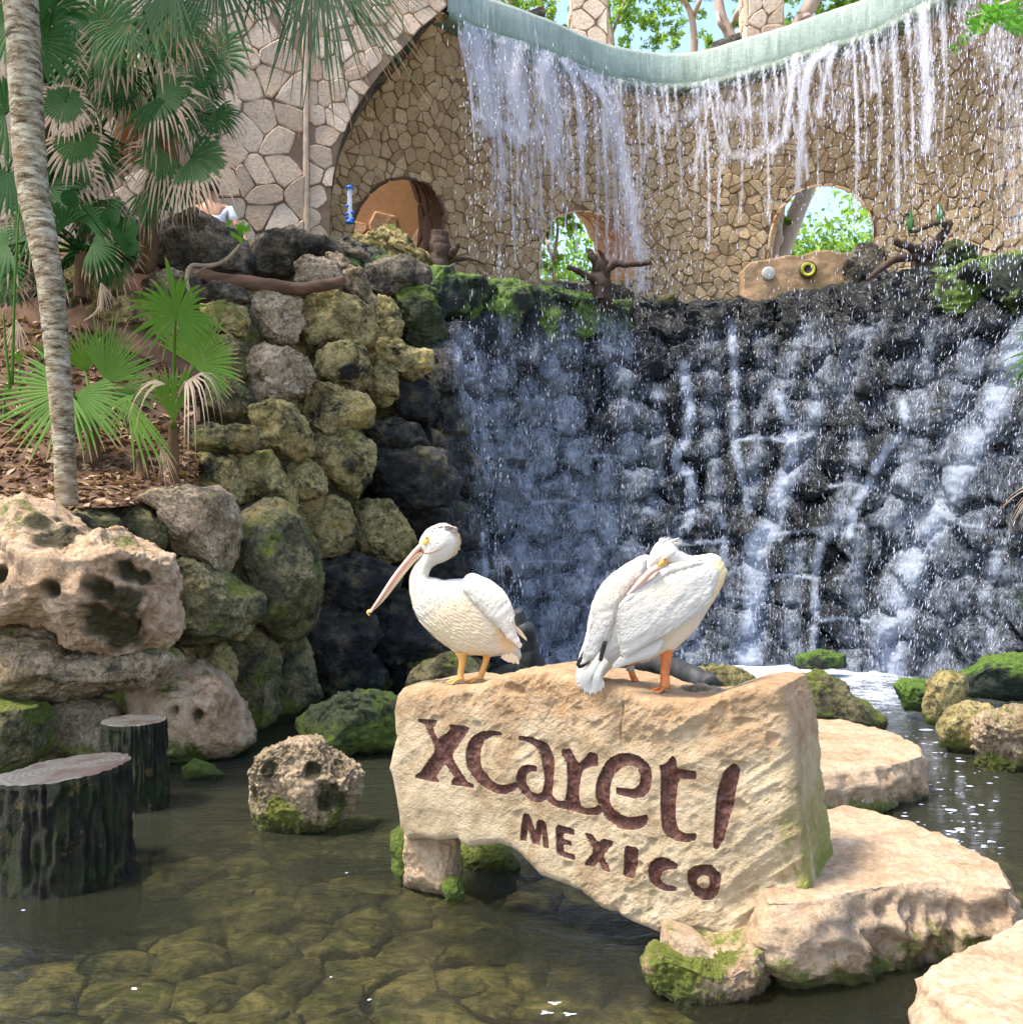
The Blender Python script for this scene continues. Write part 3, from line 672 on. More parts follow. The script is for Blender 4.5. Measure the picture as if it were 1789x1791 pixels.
nich = smoothpath(A([IB(*q) for q in [(196, 285), (200, 235), (225, 195), (260, 178), (292, 192), (312, 230), (314, 285)]]), 30)
ob = A([IB(*q) for q in [(-60, 470), (150, 470), (350, 470), (530, 470), (532, 300), (530, 100), (528, -90), (200, -90), (-60, -90)]])
V2, Q, bm, be = polygrid(ob, .06, [nich])
mobj('mortar_bed', SB(V2, np.zeros(len(V2))), [Q], M['facade_mortar'], fac)
stones(SB, ob.min(0), ob.max(0), .30, M['facade'], fac, ob, [nich], gap=.004, h=.022, seed=33, limit=290, bev=.012, aspect=.95, jit=.5)
e0, e1 = IB(531, 470), IB(528, -90); c0 = SB(A([e0]), A([.02]))[0]; c1 = SB(A([e1]), A([.02]))[0]
v, f = tube(smoothpath([c0 + A((.03, .02, 0)), (c0 + c1) / 2 + A((.03, .02, 0)), c1 + A((.03, .02, 0))], 30), .038, 8, rough=.25); mobj('corner_bead', v, f, simple('pinkish_corner_render', (.50, .37, .26), .85, 20, .5), fac)
uu, vv = np.meshgrid(np.arange(30), [0., -.4, -.8]); b = SB(nich[uu.ravel()], vv.ravel()); i, j = np.meshgrid(np.arange(29), np.arange(2)); q = (j * 30 + i).ravel()
mobj('niche_soffit', b, [np.stack([q, q + 1, q + 31, q + 30], 1)], M['orange'], fac)
b = SB(A([IB(150, 330), IB(360, 330), IB(360, 140), IB(150, 140)]), np.full(4, -.8)); mobj('niche_back', b, [np.array([[0, 1, 2, 3]])], M['orange'], fac, smooth=False)
# room behind the left opening
v = A([P(560, 470, 15.6), P(800, 470, 16.2), P(800, 280, 16.2), P(560, 280, 15.6)]); SO, IO, nO = plane_surf(v[0][:2], v[1][:2])
room = thing('plastered_inner_wall', (-2.4, 15.8, 4.5), 'orange plastered wall over stone footing seen through the left arch', 'wall')
b = SO(A([IO(420, 620), IO(900, 620), IO(900, 150), IO(420, 150)]), np.zeros(4)); b = np.vstack([b, b + A((0, .3, 0))]); 
mobj('plaster_wall', b, [np.array([[0,1,2,3],[5,4,7,6],[3,2,6,7],[0,3,7,4],[1,5,6,2]])], M['orange'], room, smooth=False)
stones(SO, IO(560, 480), IO(800, 372), .42, M['pinkstone'], room, A([IO(560, 480), IO(800, 480), IO(800, 400), IO(620, 362), IO(560, 355)]), gap=.006, h=.025, seed=37, limit=60, bev=.02)

# stone columns on top of the wall
def pylon(px, label, sd_):
    c = P(px, 70, 15.75); w = .53; z0, z1 = 8.6, 11.2
    t = thing('stone_pillar', (c[0], c[1], z0), label, 'pillar', 'fieldstone pillars above the channel')
    v, f = box((c[0], c[1], (z0 + z1) / 2), (w, w, z1 - z0)); mobj('mortar_core', v, [f], M['facade_mortar'], t, smooth=False)
    for k, (ax_, off) in enumerate([((1, 0), (0, -1)), ((0, 1), (-1, 0)), ((0, 1), (1, 0))]):
        ax_, off = A(ax_), A(off)
        def s(uv, d, ax_=ax_, off=off): p = A((c[0], c[1])) + ax_ * (uv[:, :1] - w / 2) + off * (w / 2 + d[:, None]); return np.column_stack([p, uv[:, 1]])
        r = A([(0, z0), (w, z0), (w, z1), (0, z1)]); stones(s, (0, z0), (w, z1), .24, M['facade'], t, r, gap=.008, h=.022, seed=sd_ + k, limit=60, bev=.012)
pylon(1029, 'fieldstone pillar left of centre above the channel, darker lichen patches on its stones', 71)
pylon(1331, 'fieldstone pillar right of centre above the channel, beside a slanting pink trunk', 81)

# ------------------------------------------------------------------ the dark wet rock wall the water runs down
def planpx(L): return A([((px - CX) / F * Y, Y) for px, Y in L])
CB, CL = resample(smoothpath(planpx([(560, 10.7), (610, 10.95), (660, 11.3), (750, 12.0), (880, 12.75), (1000, 13.0), (1200, 13.1), (1400, 12.95), (1550, 12.5), (1700, 11.7), (1830, 10.8), (1960, 9.8)]), 200), 240)
ytop = lambda y: (4.8 - EYE) * F / (CY - y)
CT, _ = resample(smoothpath(planpx([(600, 11.3), (660, ytop(452)), (740, ytop(470)), (850, ytop(492)), (950, ytop(510)), (1060, ytop(527)), (1150, ytop(532)), (1250, ytop(533)), (1350, ytop(526)), (1450, ytop(508)), (1550, ytop(490)), (1650, ytop(472)), (1789, ytop(450)), (1960, ytop(425))]), 200), 240)
def caspt(u, z):
    x = np.clip(u / CL, 0, 1) * 239; i = np.clip(x.astype(int), 0, 238); f = (x - i)[:, None]
    b = CB[i] * (1 - f) + CB[i + 1] * f; t = CT[i] * (1 - f) + CT[i + 1] * f; k = np.clip(z / 4.8, -.05, 1.05)[:, None]
    k = k + .12 * np.sin(k * math.pi)      # slightly hollow face
    return np.column_stack([b * (1 - k) + t * k, z])
def cassurf(uv, d):
    u, z = uv[:, 0], uv[:, 1]; p = caspt(u, z); e = 1e-2
    du = caspt(u + e, z) - caspt(u - e, z); dz = caspt(u, z + e) - caspt(u, z - e); n = np.cross(du, dz); n /= np.linalg.norm(n, axis=1)[:, None] + 1e-9
    return p + n * d[:, None]
uu, vv = np.meshgrid(np.linspace(0, CL, 120), np.linspace(-.5, 4.72, 60)); uv = np.stack([uu.ravel(), vv.ravel()], 1); v = cassurf(uv, np.full(len(uv), -.16))
v += fbm(v * 2, 3)[:, None] * A((0, .08, 0)); i, j = np.meshgrid(np.arange(119), np.arange(59)); q = (j * 120 + i).ravel()
cas = thing('cascade_rock_wall', (2, 13, 0), 'concave wall of stacked black wet rocks that the waterfall runs down', 'rock wall')
mobj('rock_core', v, [np.stack([q, q + 1, q + 121, q + 120], 1)], M['wet'], cas)
rg = np.random.default_rng(3); sites = jsites((.0, -.15), (CL, 4.74), .60, .30, 12, 1.4)
for ci, c in enumerate(voronoi_cells(sites, (-.2, -.4), (CL + .2, 4.86))):
    if c is None or parea(c) < .03: continue
    ctr = c.mean(0); w = c - ctr; p = cassurf(ctr[None], A([.0]))[0]; e = cassurf(A([ctr + (.05, 0), ctr - (.05, 0), ctr + (0, .05), ctr - (0, .05)]), np.zeros(4))
    a = unit(e[0] - e[1]); b = unit(e[2] - e[3]); n = unit(np.cross(a, b)); px = CX + F * p[0] / p[1]; py = CY - F * (p[2] - EYE) / p[1]
    top = p[2] > 4.25; depth = rg.uniform(.18, .42) * (.6 if top else 1); mt = 'wet'
    if top and px < 1130: mt = 'wetgreen'
    elif px < 790 and py < 620 and rg.random() < .6: mt = 'wetgreen'
    elif px < 700 and rg.random() < .5: mt = 'mossy'
    elif top and px > 1660: mt = 'wetgreen'
    w = w * (1.03 if not top else 1.06)
    o, V, T = boulder('rock', w, p - n * depth * .35 + n * rg.uniform(-.06, .06), a, b, n, depth, M[mt], cas, lvl=4, seed=ci, rough=.12, cuts=6, pits=.2, sq=(.50, .42), sm=1)
    ROCKBVH.append((V, T))
# ledge between the rock wall and the stone wall
ua = np.linspace(0, 1, 100); ct2 = smoothpath(CT, 100); wt2 = resample(WBS, 100)[0]; V = []
for k in np.linspace(0, 1, 8): V.append(np.column_stack([ct2 * (1 - k) + wt2 * k, np.full(100, 4.66 - .04 * k)]))
V = np.concatenate(V); V[:, 2] += .03 * fbm(V * 3, 3); i, j = np.meshgrid(np.arange(99), np.arange(7)); q = (j * 100 + i).ravel()
mobj('rock_ledge', V, [np.stack([q, q + 1, q + 101, q + 100], 1)], M['wetgreen'], kind='structure')
for k, (x, y, w, h, Y, mt) in enumerate([(800, 492, 90, 30, 12.35, 'wetgreen'), (880, 505, 90, 26, 12.8, 'wetgreen'), (965, 518, 90, 24, 13.2, 'wetgreen'), (1740, 474, 110, 26, 11.5, 'wetgreen')]):
    rock_px('rock', [(x + w * .6 * math.cos(t), y + h * .75 * math.sin(t)) for t in np.linspace(0, 6, 9)], Y, mt, .22, parent=cas, lvl=4, seed=900 + k, rough=.12)

# ------------------------------------------------------------------ boulders stacked at left
bank = thing('boulder_bank', (-2.4, 10, 0), 'bank of stacked mottled boulders rising left of the waterfall', 'rock bank')
v = []
for (px, py, Y) in [(-200, 1300, 9.2), (150, 1300, 9.5), (330, 1290, 9.8), (480, 1260, 10.6), (600, 1240, 11.4), (700, 1215, 12.2),
                    (-200, 1000, 8.6), (150, 1000, 8.9), (330, 1000, 9.2), (480, 1000, 10.0), (600, 1000, 10.9), (700, 1000, 11.9),
                    (-200, 860, 8.8), (150, 860, 9.1), (330, 800, 9.6), (480, 800, 10.3), (600, 760, 11.), (700, 760, 12.),
                    (-200, 560, 10.6), (150, 540, 10.7), (330, 540, 10.8), (480, 540, 11.), (600, 560, 11.5), (700, 560, 12.1),
                    (-200, 420, 11.2), (150, 420, 11.2), (330, 420, 11.3), (480, 420, 11.5), (600, 430, 11.8), (700, 470, 12.1)]: v.append(P(px, py, Y))
v = A(v).reshape(5, 6, 3); vs = np.stack([np.stack([smoothpath(v[:, j, :], 40)[i] for j in range(6)]) for i in range(40)]); vs = np.stack([smoothpath(vs[i], 60) for i in range(40)]).reshape(-1, 3)
vs += fbm(vs * 2.5, 4)[:, None] * A((.0, .12, .05)); i, j = np.meshgrid(np.arange(59), np.arange(39)); q = (j * 60 + i).ravel()
mobj('rock_core', vs, [np.stack([q, q + 1, q + 61, q + 60], 1)], M['mossy'], bank)
BANK = [
 ('mossy', 8.0, [(175,890),(220,873),(265,888),(288,915),(285,955),(265,980),(225,962),(188,930)]),
 ('ochre', 9.0, [(314,800),(345,785),(380,793),(408,810),(422,850),(418,880),(380,878),(325,865)]),
 ('ochre', 9.2, [(392,790),(430,780),(468,786),(485,810),(505,845),(515,885),(505,908),(470,888),(425,875),(405,835)]),
 ('ochre', 9.6, [(497,815),(520,796),(552,806),(570,835),(566,866),(530,876),(497,874)]),
 ('ochre', 9.9, [(538,775),(570,753),(612,748),(650,768),(656,802),(645,842),(622,874),(585,868),(555,832)]),
 ('mossy', 9.0, [(308,745),(370,740),(442,748),(450,772),(432,789),(370,793),(318,784)]),
 ('ochre', 9.4, [(425,705),(470,692),(512,708),(540,750),(545,793),(515,806),(478,800),(440,772)]),
 ('ochre', 9.95, [(521,688),(545,670),(600,676),(640,688),(654,715),(645,742),(602,758),(560,772),(532,758),(522,725)]),
 ('pale', 9.7, [(425,610),(450,595),(502,602),(534,622),(544,652),(534,684),(490,700),(448,698),(425,660)]),
 ('ochre', 10.2, [(542,613),(570,598),(602,590),(634,602),(646,640),(644,668),(622,686),(580,680),(545,662)]),
 ('ochre', 10.4, [(512,530),(535,513),(580,506),(622,513),(650,538),(660,572),(644,598),(602,604),(560,616),(528,618),(510,592),(505,560)]),
 ('pale', 10.1, [(434,510),(480,505),(522,512),(526,552),(514,594),(480,602),(448,594),(436,550)]),
 ('ochre', 9.8, [(342,528),(380,522),(424,532),(434,560),(424,590),(380,584),(346,568)]),
 ('ochre', 10.8, [(646,540),(662,512),(692,526),(705,560),(695,594),(660,600),(640,570)]),
 ('green', 11.2, [(680,505),(712,485),(748,498),(768,540),(782,577),(762,604),(718,604),(696,572),(680,535)]),
 ('grey', 11.2, [(635,455),(662,443),(700,438),(738,453),(754,475),(744,502),(702,508),(660,523),(636,502)]),
 ('grey', 11.3, [(576,420),(608,411),(642,423),(656,450),(644,468),(610,474),(586,452)]),
 ('grey', 11.0, [(415,420),(450,398),(490,390),(532,391),(574,403),(595,430),(584,453),(540,458),(500,474),(450,484),(418,468)]),
 ('pale', 10.7, [(510,460),(535,445),(565,445),(588,458),(600,485),(595,504),(560,510),(515,500)]),
 ('pale', 10.8, [(594,475),(610,461),(632,468),(644,495),(660,530),(648,545),(618,524),(597,500)]),
 ('pale', 10.9, [(567,442),(590,436),(608,453),(612,470),(590,482),(572,460)]),
 ('grey', 10.6, [(230,420),(252,388),(300,369),(352,362),(393,377),(418,410),(434,450),(424,483),(360,490),(300,484),(245,472)]),
 ('grey', 10.6, [(130,450),(128,390),(155,340),(185,332),(218,362),(245,400),(250,450),(200,475)]),
 ('ochre', 9.9, [(145,540),(178,513),(232,507),(264,528),(276,560),(232,584),(172,580)]),
 ('grey', 10., [(330,500),(370,487),(422,498),(434,525),(392,533),(335,532)]),
 ('grey', 10., [(255,480),(300,468),(344,478),(350,520),(300,538),(260,522)]),
 ('ochre', 10., [(110,470),(158,452),(203,468),(206,512),(150,524),(110,502)]),
 ('ochre', 9.8, [(270,545),(320,540),(350,570),(345,610),(300,620),(268,590)]), ('mossy', 9.7, [(340,590),(400,585),(432,610),(428,660),(380,670),(345,640)]),
 ('mossy', 9.5, [(350,660),(400,655),(438,690),(440,735),(390,742),(350,720)]), ('mossy', 10., [(60,520),(110,500),(150,520),(150,570),(90,585),(55,560)]),
 ('ochre', 10.8, [(636,600),(680,587),(724,602),(754,608),(760,642),(720,660),(678,655),(645,632)]),
 ('ochre', 10.6, [(636,640),(665,629),(694,648),(696,692),(670,710),(640,698)]),
 ('wet', 11., [(686,650),(742,648),(772,690),(760,735),(700,730),(680,690)]), ('wet', 10.6, [(626,742),(680,728),(734,742),(755,778),(720,794),(656,788)]),
 ('wet', 10.6, [(632,790),(720,783),(775,788),(806,842),(785,884),(720,894),(655,874),(630,832)]), ('wet', 11.3, [(745,745),(800,757),(838,800),(856,850),(820,875),(778,845)]),
 ('wet', 11.2, [(740,600),(790,590),(815,630),(805,680),(765,690),(738,650)]), ('wet', 11.3, [(755,680),(800,672),(830,710),(820,760),(775,762),(748,725)]),
 ('wet', 11.1, [(700,890),(760,870),(830,885),(850,930),(830,975),(760,985),(712,960)]), ('wet', 11.1, [(740,985),(800,965),(880,970),(900,1010),(880,1060),(800,1065),(745,1040)]),
 ('ochre', 9.8, [(512,890),(535,868),(575,866),(608,883),(625,925),(616,958),(590,976),(542,979),(515,945)]),
 ('ochre', 10.3, [(610,885),(640,871),(683,880),(708,910),(725,945),(704,980),(660,990),(628,968),(612,930)]),
 ('wet', 9.9, [(515,985),(560,967),(622,972),(664,983),(704,1000),(694,1034),(640,1064),(560,1068),(525,1042)]),
 ('wet', 9.95, [(530,1060),(600,1057),(652,1078),(664,1110),(644,1154),(622,1174),(556,1184),(532,1150)]),
 ('wet', 10.3, [(552,1175),(600,1143),(652,1147),(676,1185),(660,1215),(575,1228)]),
 ('wet', 10.4, [(645,1075),(680,1036),(742,1036),(795,1058),(806,1110),(784,1154),(740,1165),(688,1170),(646,1152),(636,1110)]),
 ('mossy', 10.6, [(700,1160),(745,1140),(800,1150),(860,1165),(860,1215),(760,1222),(700,1205)]),
 ('wet', 11.6, [(800,1060),(870,1050),(920,1090),(925,1150),(860,1175),(800,1140)]),
 ('ochre', 8.3, [(300,1140),(340,1118),(382,1122),(404,1150),(407,1192),(384,1220),(348,1200),(324,1167)]),
 ('mossy', 8.1, [(262,1130),(300,1118),(318,1140),(312,1165),(280,1168),(258,1150)]),
 ('mossy', 8.8, [(383,1110),(420,1075),(452,1088),(474,1120),(482,1160),(474,1200),(486,1252),(452,1284),(418,1275),(398,1230),(396,1160)]),
 ('mossy', 9.3, [(474,1130),(500,1107),(528,1112),(538,1150),(546,1190),(560,1225),(522,1248),(486,1256),(472,1210)]),
 ('grey', 9.0, [(430,1180),(455,1150),(475,1180),(480,1230),(460,1255),(440,1230)]),
 ('ochre', 8.2, [(395,1085),(430,1075),(440,1100),(420,1125),(398,1115)]),
 ('mossy', 7.7, [(40,905),(90,895),(150,890),(200,905),(215,935),(160,950),(95,948),(50,930)]),
]
for k, (mt, Y, pts) in enumerate(BANK):
    o, V, T = rock_px('rock', pts, Y, 'wetbank' if mt == 'wet' else mt, parent=bank, lvl=4, seed=200 + k, rough=.10 if mt != 'pale' else .13, cuts=8, pits=.14, sq=(.6, .55), sm=1)
    if mt == 'wet': ROCKBVH.append((V, T))

# single large boulders at the waterside
big = dict(rough=.06, cuts=8, pits=.08, sq=(.58, .5), sm=1)
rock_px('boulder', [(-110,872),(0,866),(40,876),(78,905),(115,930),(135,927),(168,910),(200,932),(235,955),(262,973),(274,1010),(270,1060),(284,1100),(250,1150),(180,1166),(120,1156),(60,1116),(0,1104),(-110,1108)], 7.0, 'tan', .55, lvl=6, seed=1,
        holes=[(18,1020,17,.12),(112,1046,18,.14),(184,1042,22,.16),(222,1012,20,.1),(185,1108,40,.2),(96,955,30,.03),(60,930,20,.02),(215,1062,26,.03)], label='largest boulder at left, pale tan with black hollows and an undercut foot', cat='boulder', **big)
rock_px('boulder', [(-110,1095),(0,1098),(60,1104),(110,1146),(190,1160),(262,1140),(290,1160),(262,1200),(200,1222),(110,1236),(0,1240),(-110,1246)], 7.25, 'lime', .5, lvl=5, seed=2, label='low tan and green boulder directly under the largest pale boulder', cat='boulder', **big)
rock_px('boulder', [(-110,1236),(0,1233),(38,1243),(60,1275),(54,1312),(30,1345),(0,1362),(-110,1390)], 6.9, 'mossy', .4, lvl=5, seed=3, label='dark green boulder cut by the left frame edge, behind the front stump', cat='boulder', **big)
rock_px('boulder', [(46,1240),(110,1222),(165,1236),(192,1270),(195,1345),(120,1358),(34,1352),(44,1290)], 7.5, 'lime', .4, lvl=5, seed=4, label='pale yellow green boulder between the two stumps and the bank', cat='boulder', **big)
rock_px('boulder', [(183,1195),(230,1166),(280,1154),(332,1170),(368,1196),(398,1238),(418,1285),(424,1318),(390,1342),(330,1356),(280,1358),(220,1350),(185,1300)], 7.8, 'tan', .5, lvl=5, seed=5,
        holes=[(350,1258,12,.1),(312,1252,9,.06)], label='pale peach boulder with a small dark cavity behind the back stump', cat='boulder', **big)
rock_px('boulder', [(260,985),(300,970),(352,990),(390,1018),(436,1048),(442,1082),(404,1116),(350,1132),(296,1146),(262,1118),(256,1040)], 7.9, 'mossy', .5, lvl=5, seed=6, label='dark olive boulder right of the largest pale boulder', cat='boulder', **big)
rock_px('boulder', [(222,870),(245,848),(300,852),(350,846),(378,862),(392,900),(396,940),(386,978),(368,1006),(320,992),(280,966),(278,915),(262,890)], 8.0, 'lime', .5, lvl=5, seed=7, label='angular boulder with a bare pale patch under the small palms', cat='boulder', **big)
rock_px('boulder', [(384,880),(430,864),(474,867),(510,905),(536,960),(546,1020),(540,1084),(514,1122),(470,1132),(436,1084),(424,1044),(390,1014),(388,940)], 8.6, 'mossy', .55, lvl=5, seed=8, label='tall smooth green boulder at the right end of the large rocks', cat='boulder', **big)

# rocks standing in the pool
def poolrock(pts, Y, mt, label, lvl=5, **k):
    lvl = min(lvl, 5) if Y > 6.5 else lvl
    if Y > 7.9: lvl = 4
    kk = dict(rough=.085, cuts=8, pits=.12, sq=(.6, .55), sm=1); kk.update(k)
    return rock_px('pool_rock', pts, Y, mt, lvl=lvl, label=label, cat='rock', **kk)
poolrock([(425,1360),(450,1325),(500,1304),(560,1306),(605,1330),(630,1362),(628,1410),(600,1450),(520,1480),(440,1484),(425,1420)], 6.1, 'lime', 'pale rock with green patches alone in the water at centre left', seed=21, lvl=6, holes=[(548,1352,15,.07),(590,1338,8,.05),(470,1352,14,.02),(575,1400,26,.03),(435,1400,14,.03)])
poolrock([(503,1270),(530,1240),(580,1222),(650,1214),(700,1225),(715,1270),(700,1312),(640,1330),(560,1325),(515,1300)], 8.0, 'green', 'bright green mossy rock beside the left end of the carved stone', seed=22, rough=.11)
poolrock([(316,1345),(335,1330),(365,1340),(388,1358),(380,1372),(320,1372)], 7.4, 'green', 'smallest green stone at the waterline right of the back stump', 4, seed=23)
poolrock([(706,1195),(730,1158),(765,1145),(800,1148),(832,1163),(862,1190),(862,1222),(706,1222)], 8.6, 'mossy', 'rounded mossy rock behind the standing pelican on the left', seed=24)
poolrock([(855,1185),(880,1166),(915,1165),(935,1180),(935,1210),(858,1210)], 8.8, 'wet', 'small black flat rock behind the top edge of the carved stone', 4, seed=25)
poolrock([(1210,1178),(1250,1163),(1292,1168),(1326,1190),(1320,1215),(1215,1215)], 9.2, 'ochre', 'low brown rock just behind the right pelican by the foam', seed=26)
poolrock([(1362,1215),(1400,1188),(1440,1182),(1482,1198),(1505,1225),(1545,1240),(1574,1275),(1560,1296),(1420,1292),(1365,1270)], 8.5, 'mossy', 'wide brown and olive rock behind the upper flat slab', seed=27, rough=.1)
poolrock([(1566,1200),(1585,1190),(1640,1192),(1660,1215),(1640,1250),(1590,1248)], 9.5, 'wetgreen', 'flat black rock with a green top at the edge of the foam', seed=28)
poolrock([(1622,1240),(1630,1195),(1655,1174),(1700,1180),(1708,1205),(1690,1245),(1660,1276),(1630,1270)], 9.1, 'ochre', 'upright yellow mossy rock at right beside the flat black one', seed=29)
poolrock([(1648,1275),(1670,1238),(1710,1228),(1745,1240),(1755,1275),(1740,1315),(1690,1326),(1655,1312)], 8.2, 'ochre', 'rounded yellowish rock at right in front of the upright mossy rock', seed=30)
poolrock([(1712,1300),(1728,1262),(1765,1240),(1830,1240),(1840,1330),(1790,1372),(1730,1360)], 7.6, 'lime', 'craggy pale green rock against the right frame edge', seed=31, rough=.13)
poolrock([(1690,1180),(1730,1152),(1800,1146),(1880,1160),(1880,1225),(1790,1232),(1705,1225)], 10., 'wetgreen', 'dark layered rock ledge below the right end of the cascade', seed=32)
poolrock([(1395,1150),(1440,1138),(1490,1148),(1490,1172),(1400,1172)], 12.0, 'wetgreen', 'flat green rock in the foam at the foot of the cascade', 4, seed=33)

rg = np.random.default_rng(56)
for k, c_ in enumerate(BED):
    m_ = c_.mean(0); boulder('stone', c_ - m_, A((m_[0], m_[1], ZB + rg.uniform(-.03, .03))), A((1, 0, 0)), A((0, 1, 0)), unit((rg.normal(0, .10), rg.normal(0, .10), 1)), .055, M['bed'], bed, lvl=3, seed=k, rough=.07, cuts=4, sq=(.42, .4), sm=1)
# flat cream slabs
slab('stone_slab', [(1330,1262),(1390,1256),(1480,1262),(1565,1284),(1604,1306),(1612,1322),(1560,1337),(1480,1346),(1415,1352),(1320,1350)], .30, -.3, 'slab', [(1.0,.30),(1.015,.27),(1.01,.15),(.99,.05),(.97,-.05),(.9,-.32)], seed=41, rough=.05, label='upper flat cream slab behind the right end of the carved stone', cat='slab')
slab('stone_slab', [(1330,1480),(1400,1420),(1480,1408),(1560,1428),(1640,1455),(1700,1482),(1742,1505),(1772,1555),(1660,1540),(1560,1548),(1500,1556),(1440,1572),(1340,1580)], .36, -.3, 'slab', [(1.0,.36),(1.02,.33),(1.05,.20),(.97,.10),(.88,.03),(.84,-.32)], seed=42, rough=.06, label='large flat cream slab right of the carved stone, undercut at the waterline', cat='slab')
slab('stone_slab', [(1612,1712),(1680,1664),(1789,1612),(1860,1600),(1960,1700),(1900,1860),(1760,1810),(1660,1760)], .30, -.3, 'slab', [(1.0,.30),(1.02,.27),(1.04,.17),(1.02,.08),(.97,0),(.9,-.32)], seed=43, rough=.05, label='nearest cream slab in the bottom right corner', cat='slab')

# ------------------------------------------------------------------ tree stumps in the water
def stump(cx, cy, Y, r, h, label, seed, tilt=(0, 0)):
    base = W(cx, cy); base = A(((cx - CX) / F * Y, Y, 0)); t = thing('tree_stump', base, label, 'stump', 'sawn stumps standing in the pool')
    n = 220; z = np.linspace(-.33, h, 70); an = np.arange(n) * 2 * math.pi / n; V = []
    for k, zz in enumerate(z):
        rr = r * (1 + .08 * max(0, 1 - zz / h)) * np.ones(n); p = np.column_stack([np.cos(an) * 1.0, np.sin(an), np.full(n, zz * .6)])
        rr *= 1 + .05 * noise(p * 1.7, seed) ; g = 2.2 * fbm(np.column_stack([np.cos(an) * 7.5, np.sin(an) * 7.5, np.full(n, zz * 3.2)]), 2, .6, seed + 2, True) - .3 * np.cos(an * 40); br = noise(np.column_stack([an * 9, np.full(n, zz * 14), np.zeros(n)]), seed + 5)
        rr -= r * .075 * (1 if zz < h - .03 else .45) * np.clip(g + .5 * br, -.2, 1); zz2 = zz + .0 * rr; top = (zz / h) ** 6 if zz > 0 else 0
        V.append(np.column_stack([base[0] + rr * np.cos(an), base[1] + rr * np.sin(an), zz + top * (tilt[0] * np.cos(an) + tilt[1] * np.sin(an))]))
    V = np.concatenate(V); i, j = np.meshgrid(np.arange(n), np.arange(69)); q = (j * n + i).ravel(); q2 = (j * n + (i + 1) % n).ravel()
    mobj('bark', V, [np.stack([q, q2, q2 + n, q + n], 1)], M['stump'], t)
    ring = V[-n:]; c = ring.mean(0); Vt = np.concatenate([c + (ring - c) * s + A((0, 0, .006 * (1 - s) + (.004 if s < 1 else .001))) for s in (1.0, .97, .8, .6, .4, .2)] + [c[None] + A((0, 0, .01))])
    Vt[:, 2] += .004 * noise(Vt * 14, 3); Q = []; 
    for k in range(5): 
        a = np.arange(n) + k * n; b = (np.arange(n) + 1) % n + k * n; Q.append(np.stack([a, b, b + n, a + n], 1))
    a = np.arange(n) + 5 * n; b = (np.arange(n) + 1) % n + 5 * n
    mobj('sawn_top', Vt, [np.concatenate(Q), np.stack([a, b, np.full(n, 6 * n)], 1)], M['cut'], t)
stump(112, 1545, 5.45, .345, .56, 'wider front tree stump at the left frame edge, black mossy bark and grey sawn top', 5, (.035, .0))
stump(236, 1430, 6.75, .205, .56, 'narrower tree stump behind the wide one, grey sawn top', 9, (.0, .0))

# ------------------------------------------------------------------ the carved sign stone
S0, S1 = A((-.60, 5.08)), A((1.22, 4.03))
SS, IS, nS = plane_surf(S0, S1)
so_px = [(700,1203),(717,1197),(740,1196),(768,1200),(805,1200),(828,1200),(850,1190),(868,1183),(885,1181),(903,1172),(935,1169),(969,1171),(990,1180),(1011,1183),(1050,1192),(1091,1202),(1125,1212),(1156,1221),(1190,1226),(1217,1229),(1250,1217),(1280,1208),(1307,1205),(1330,1207),(1344,1212),(1354,1245),(1364,1300),(1372,1370),(1378,1430),(1384,1500),(1392,1560),(1400,1612),(1396,1640),(1372,1652),(1335,1662),(1293,1671),(1255,1678),(1227,1682),(1199,1676),(1183,1660),(1166,1643),(1140,1630),(1100,1617),(1075,1600),(1048,1590),(1030,1575),(1011,1562),(975,1548),(940,1534),(920,1515),(903,1497),(890,1486),(870,1480),(845,1483),(814,1488),(800,1480),(795,1472),(760,1476),(735,1470),(708,1474),(700,1462),(694,1450),(693,1420),(688,1394),(680,1357),(677,1345),(682,1320),(690,1290),(687,1244),(692,1215)]
so = A([IS(*q) for q in so_px])
so = so + .0045 * np.column_stack([noise(np.column_stack([so * 30, so[:, :1] * 0]), 4), noise(np.column_stack([so * 30, so[:, :1] * 0]), 5)])
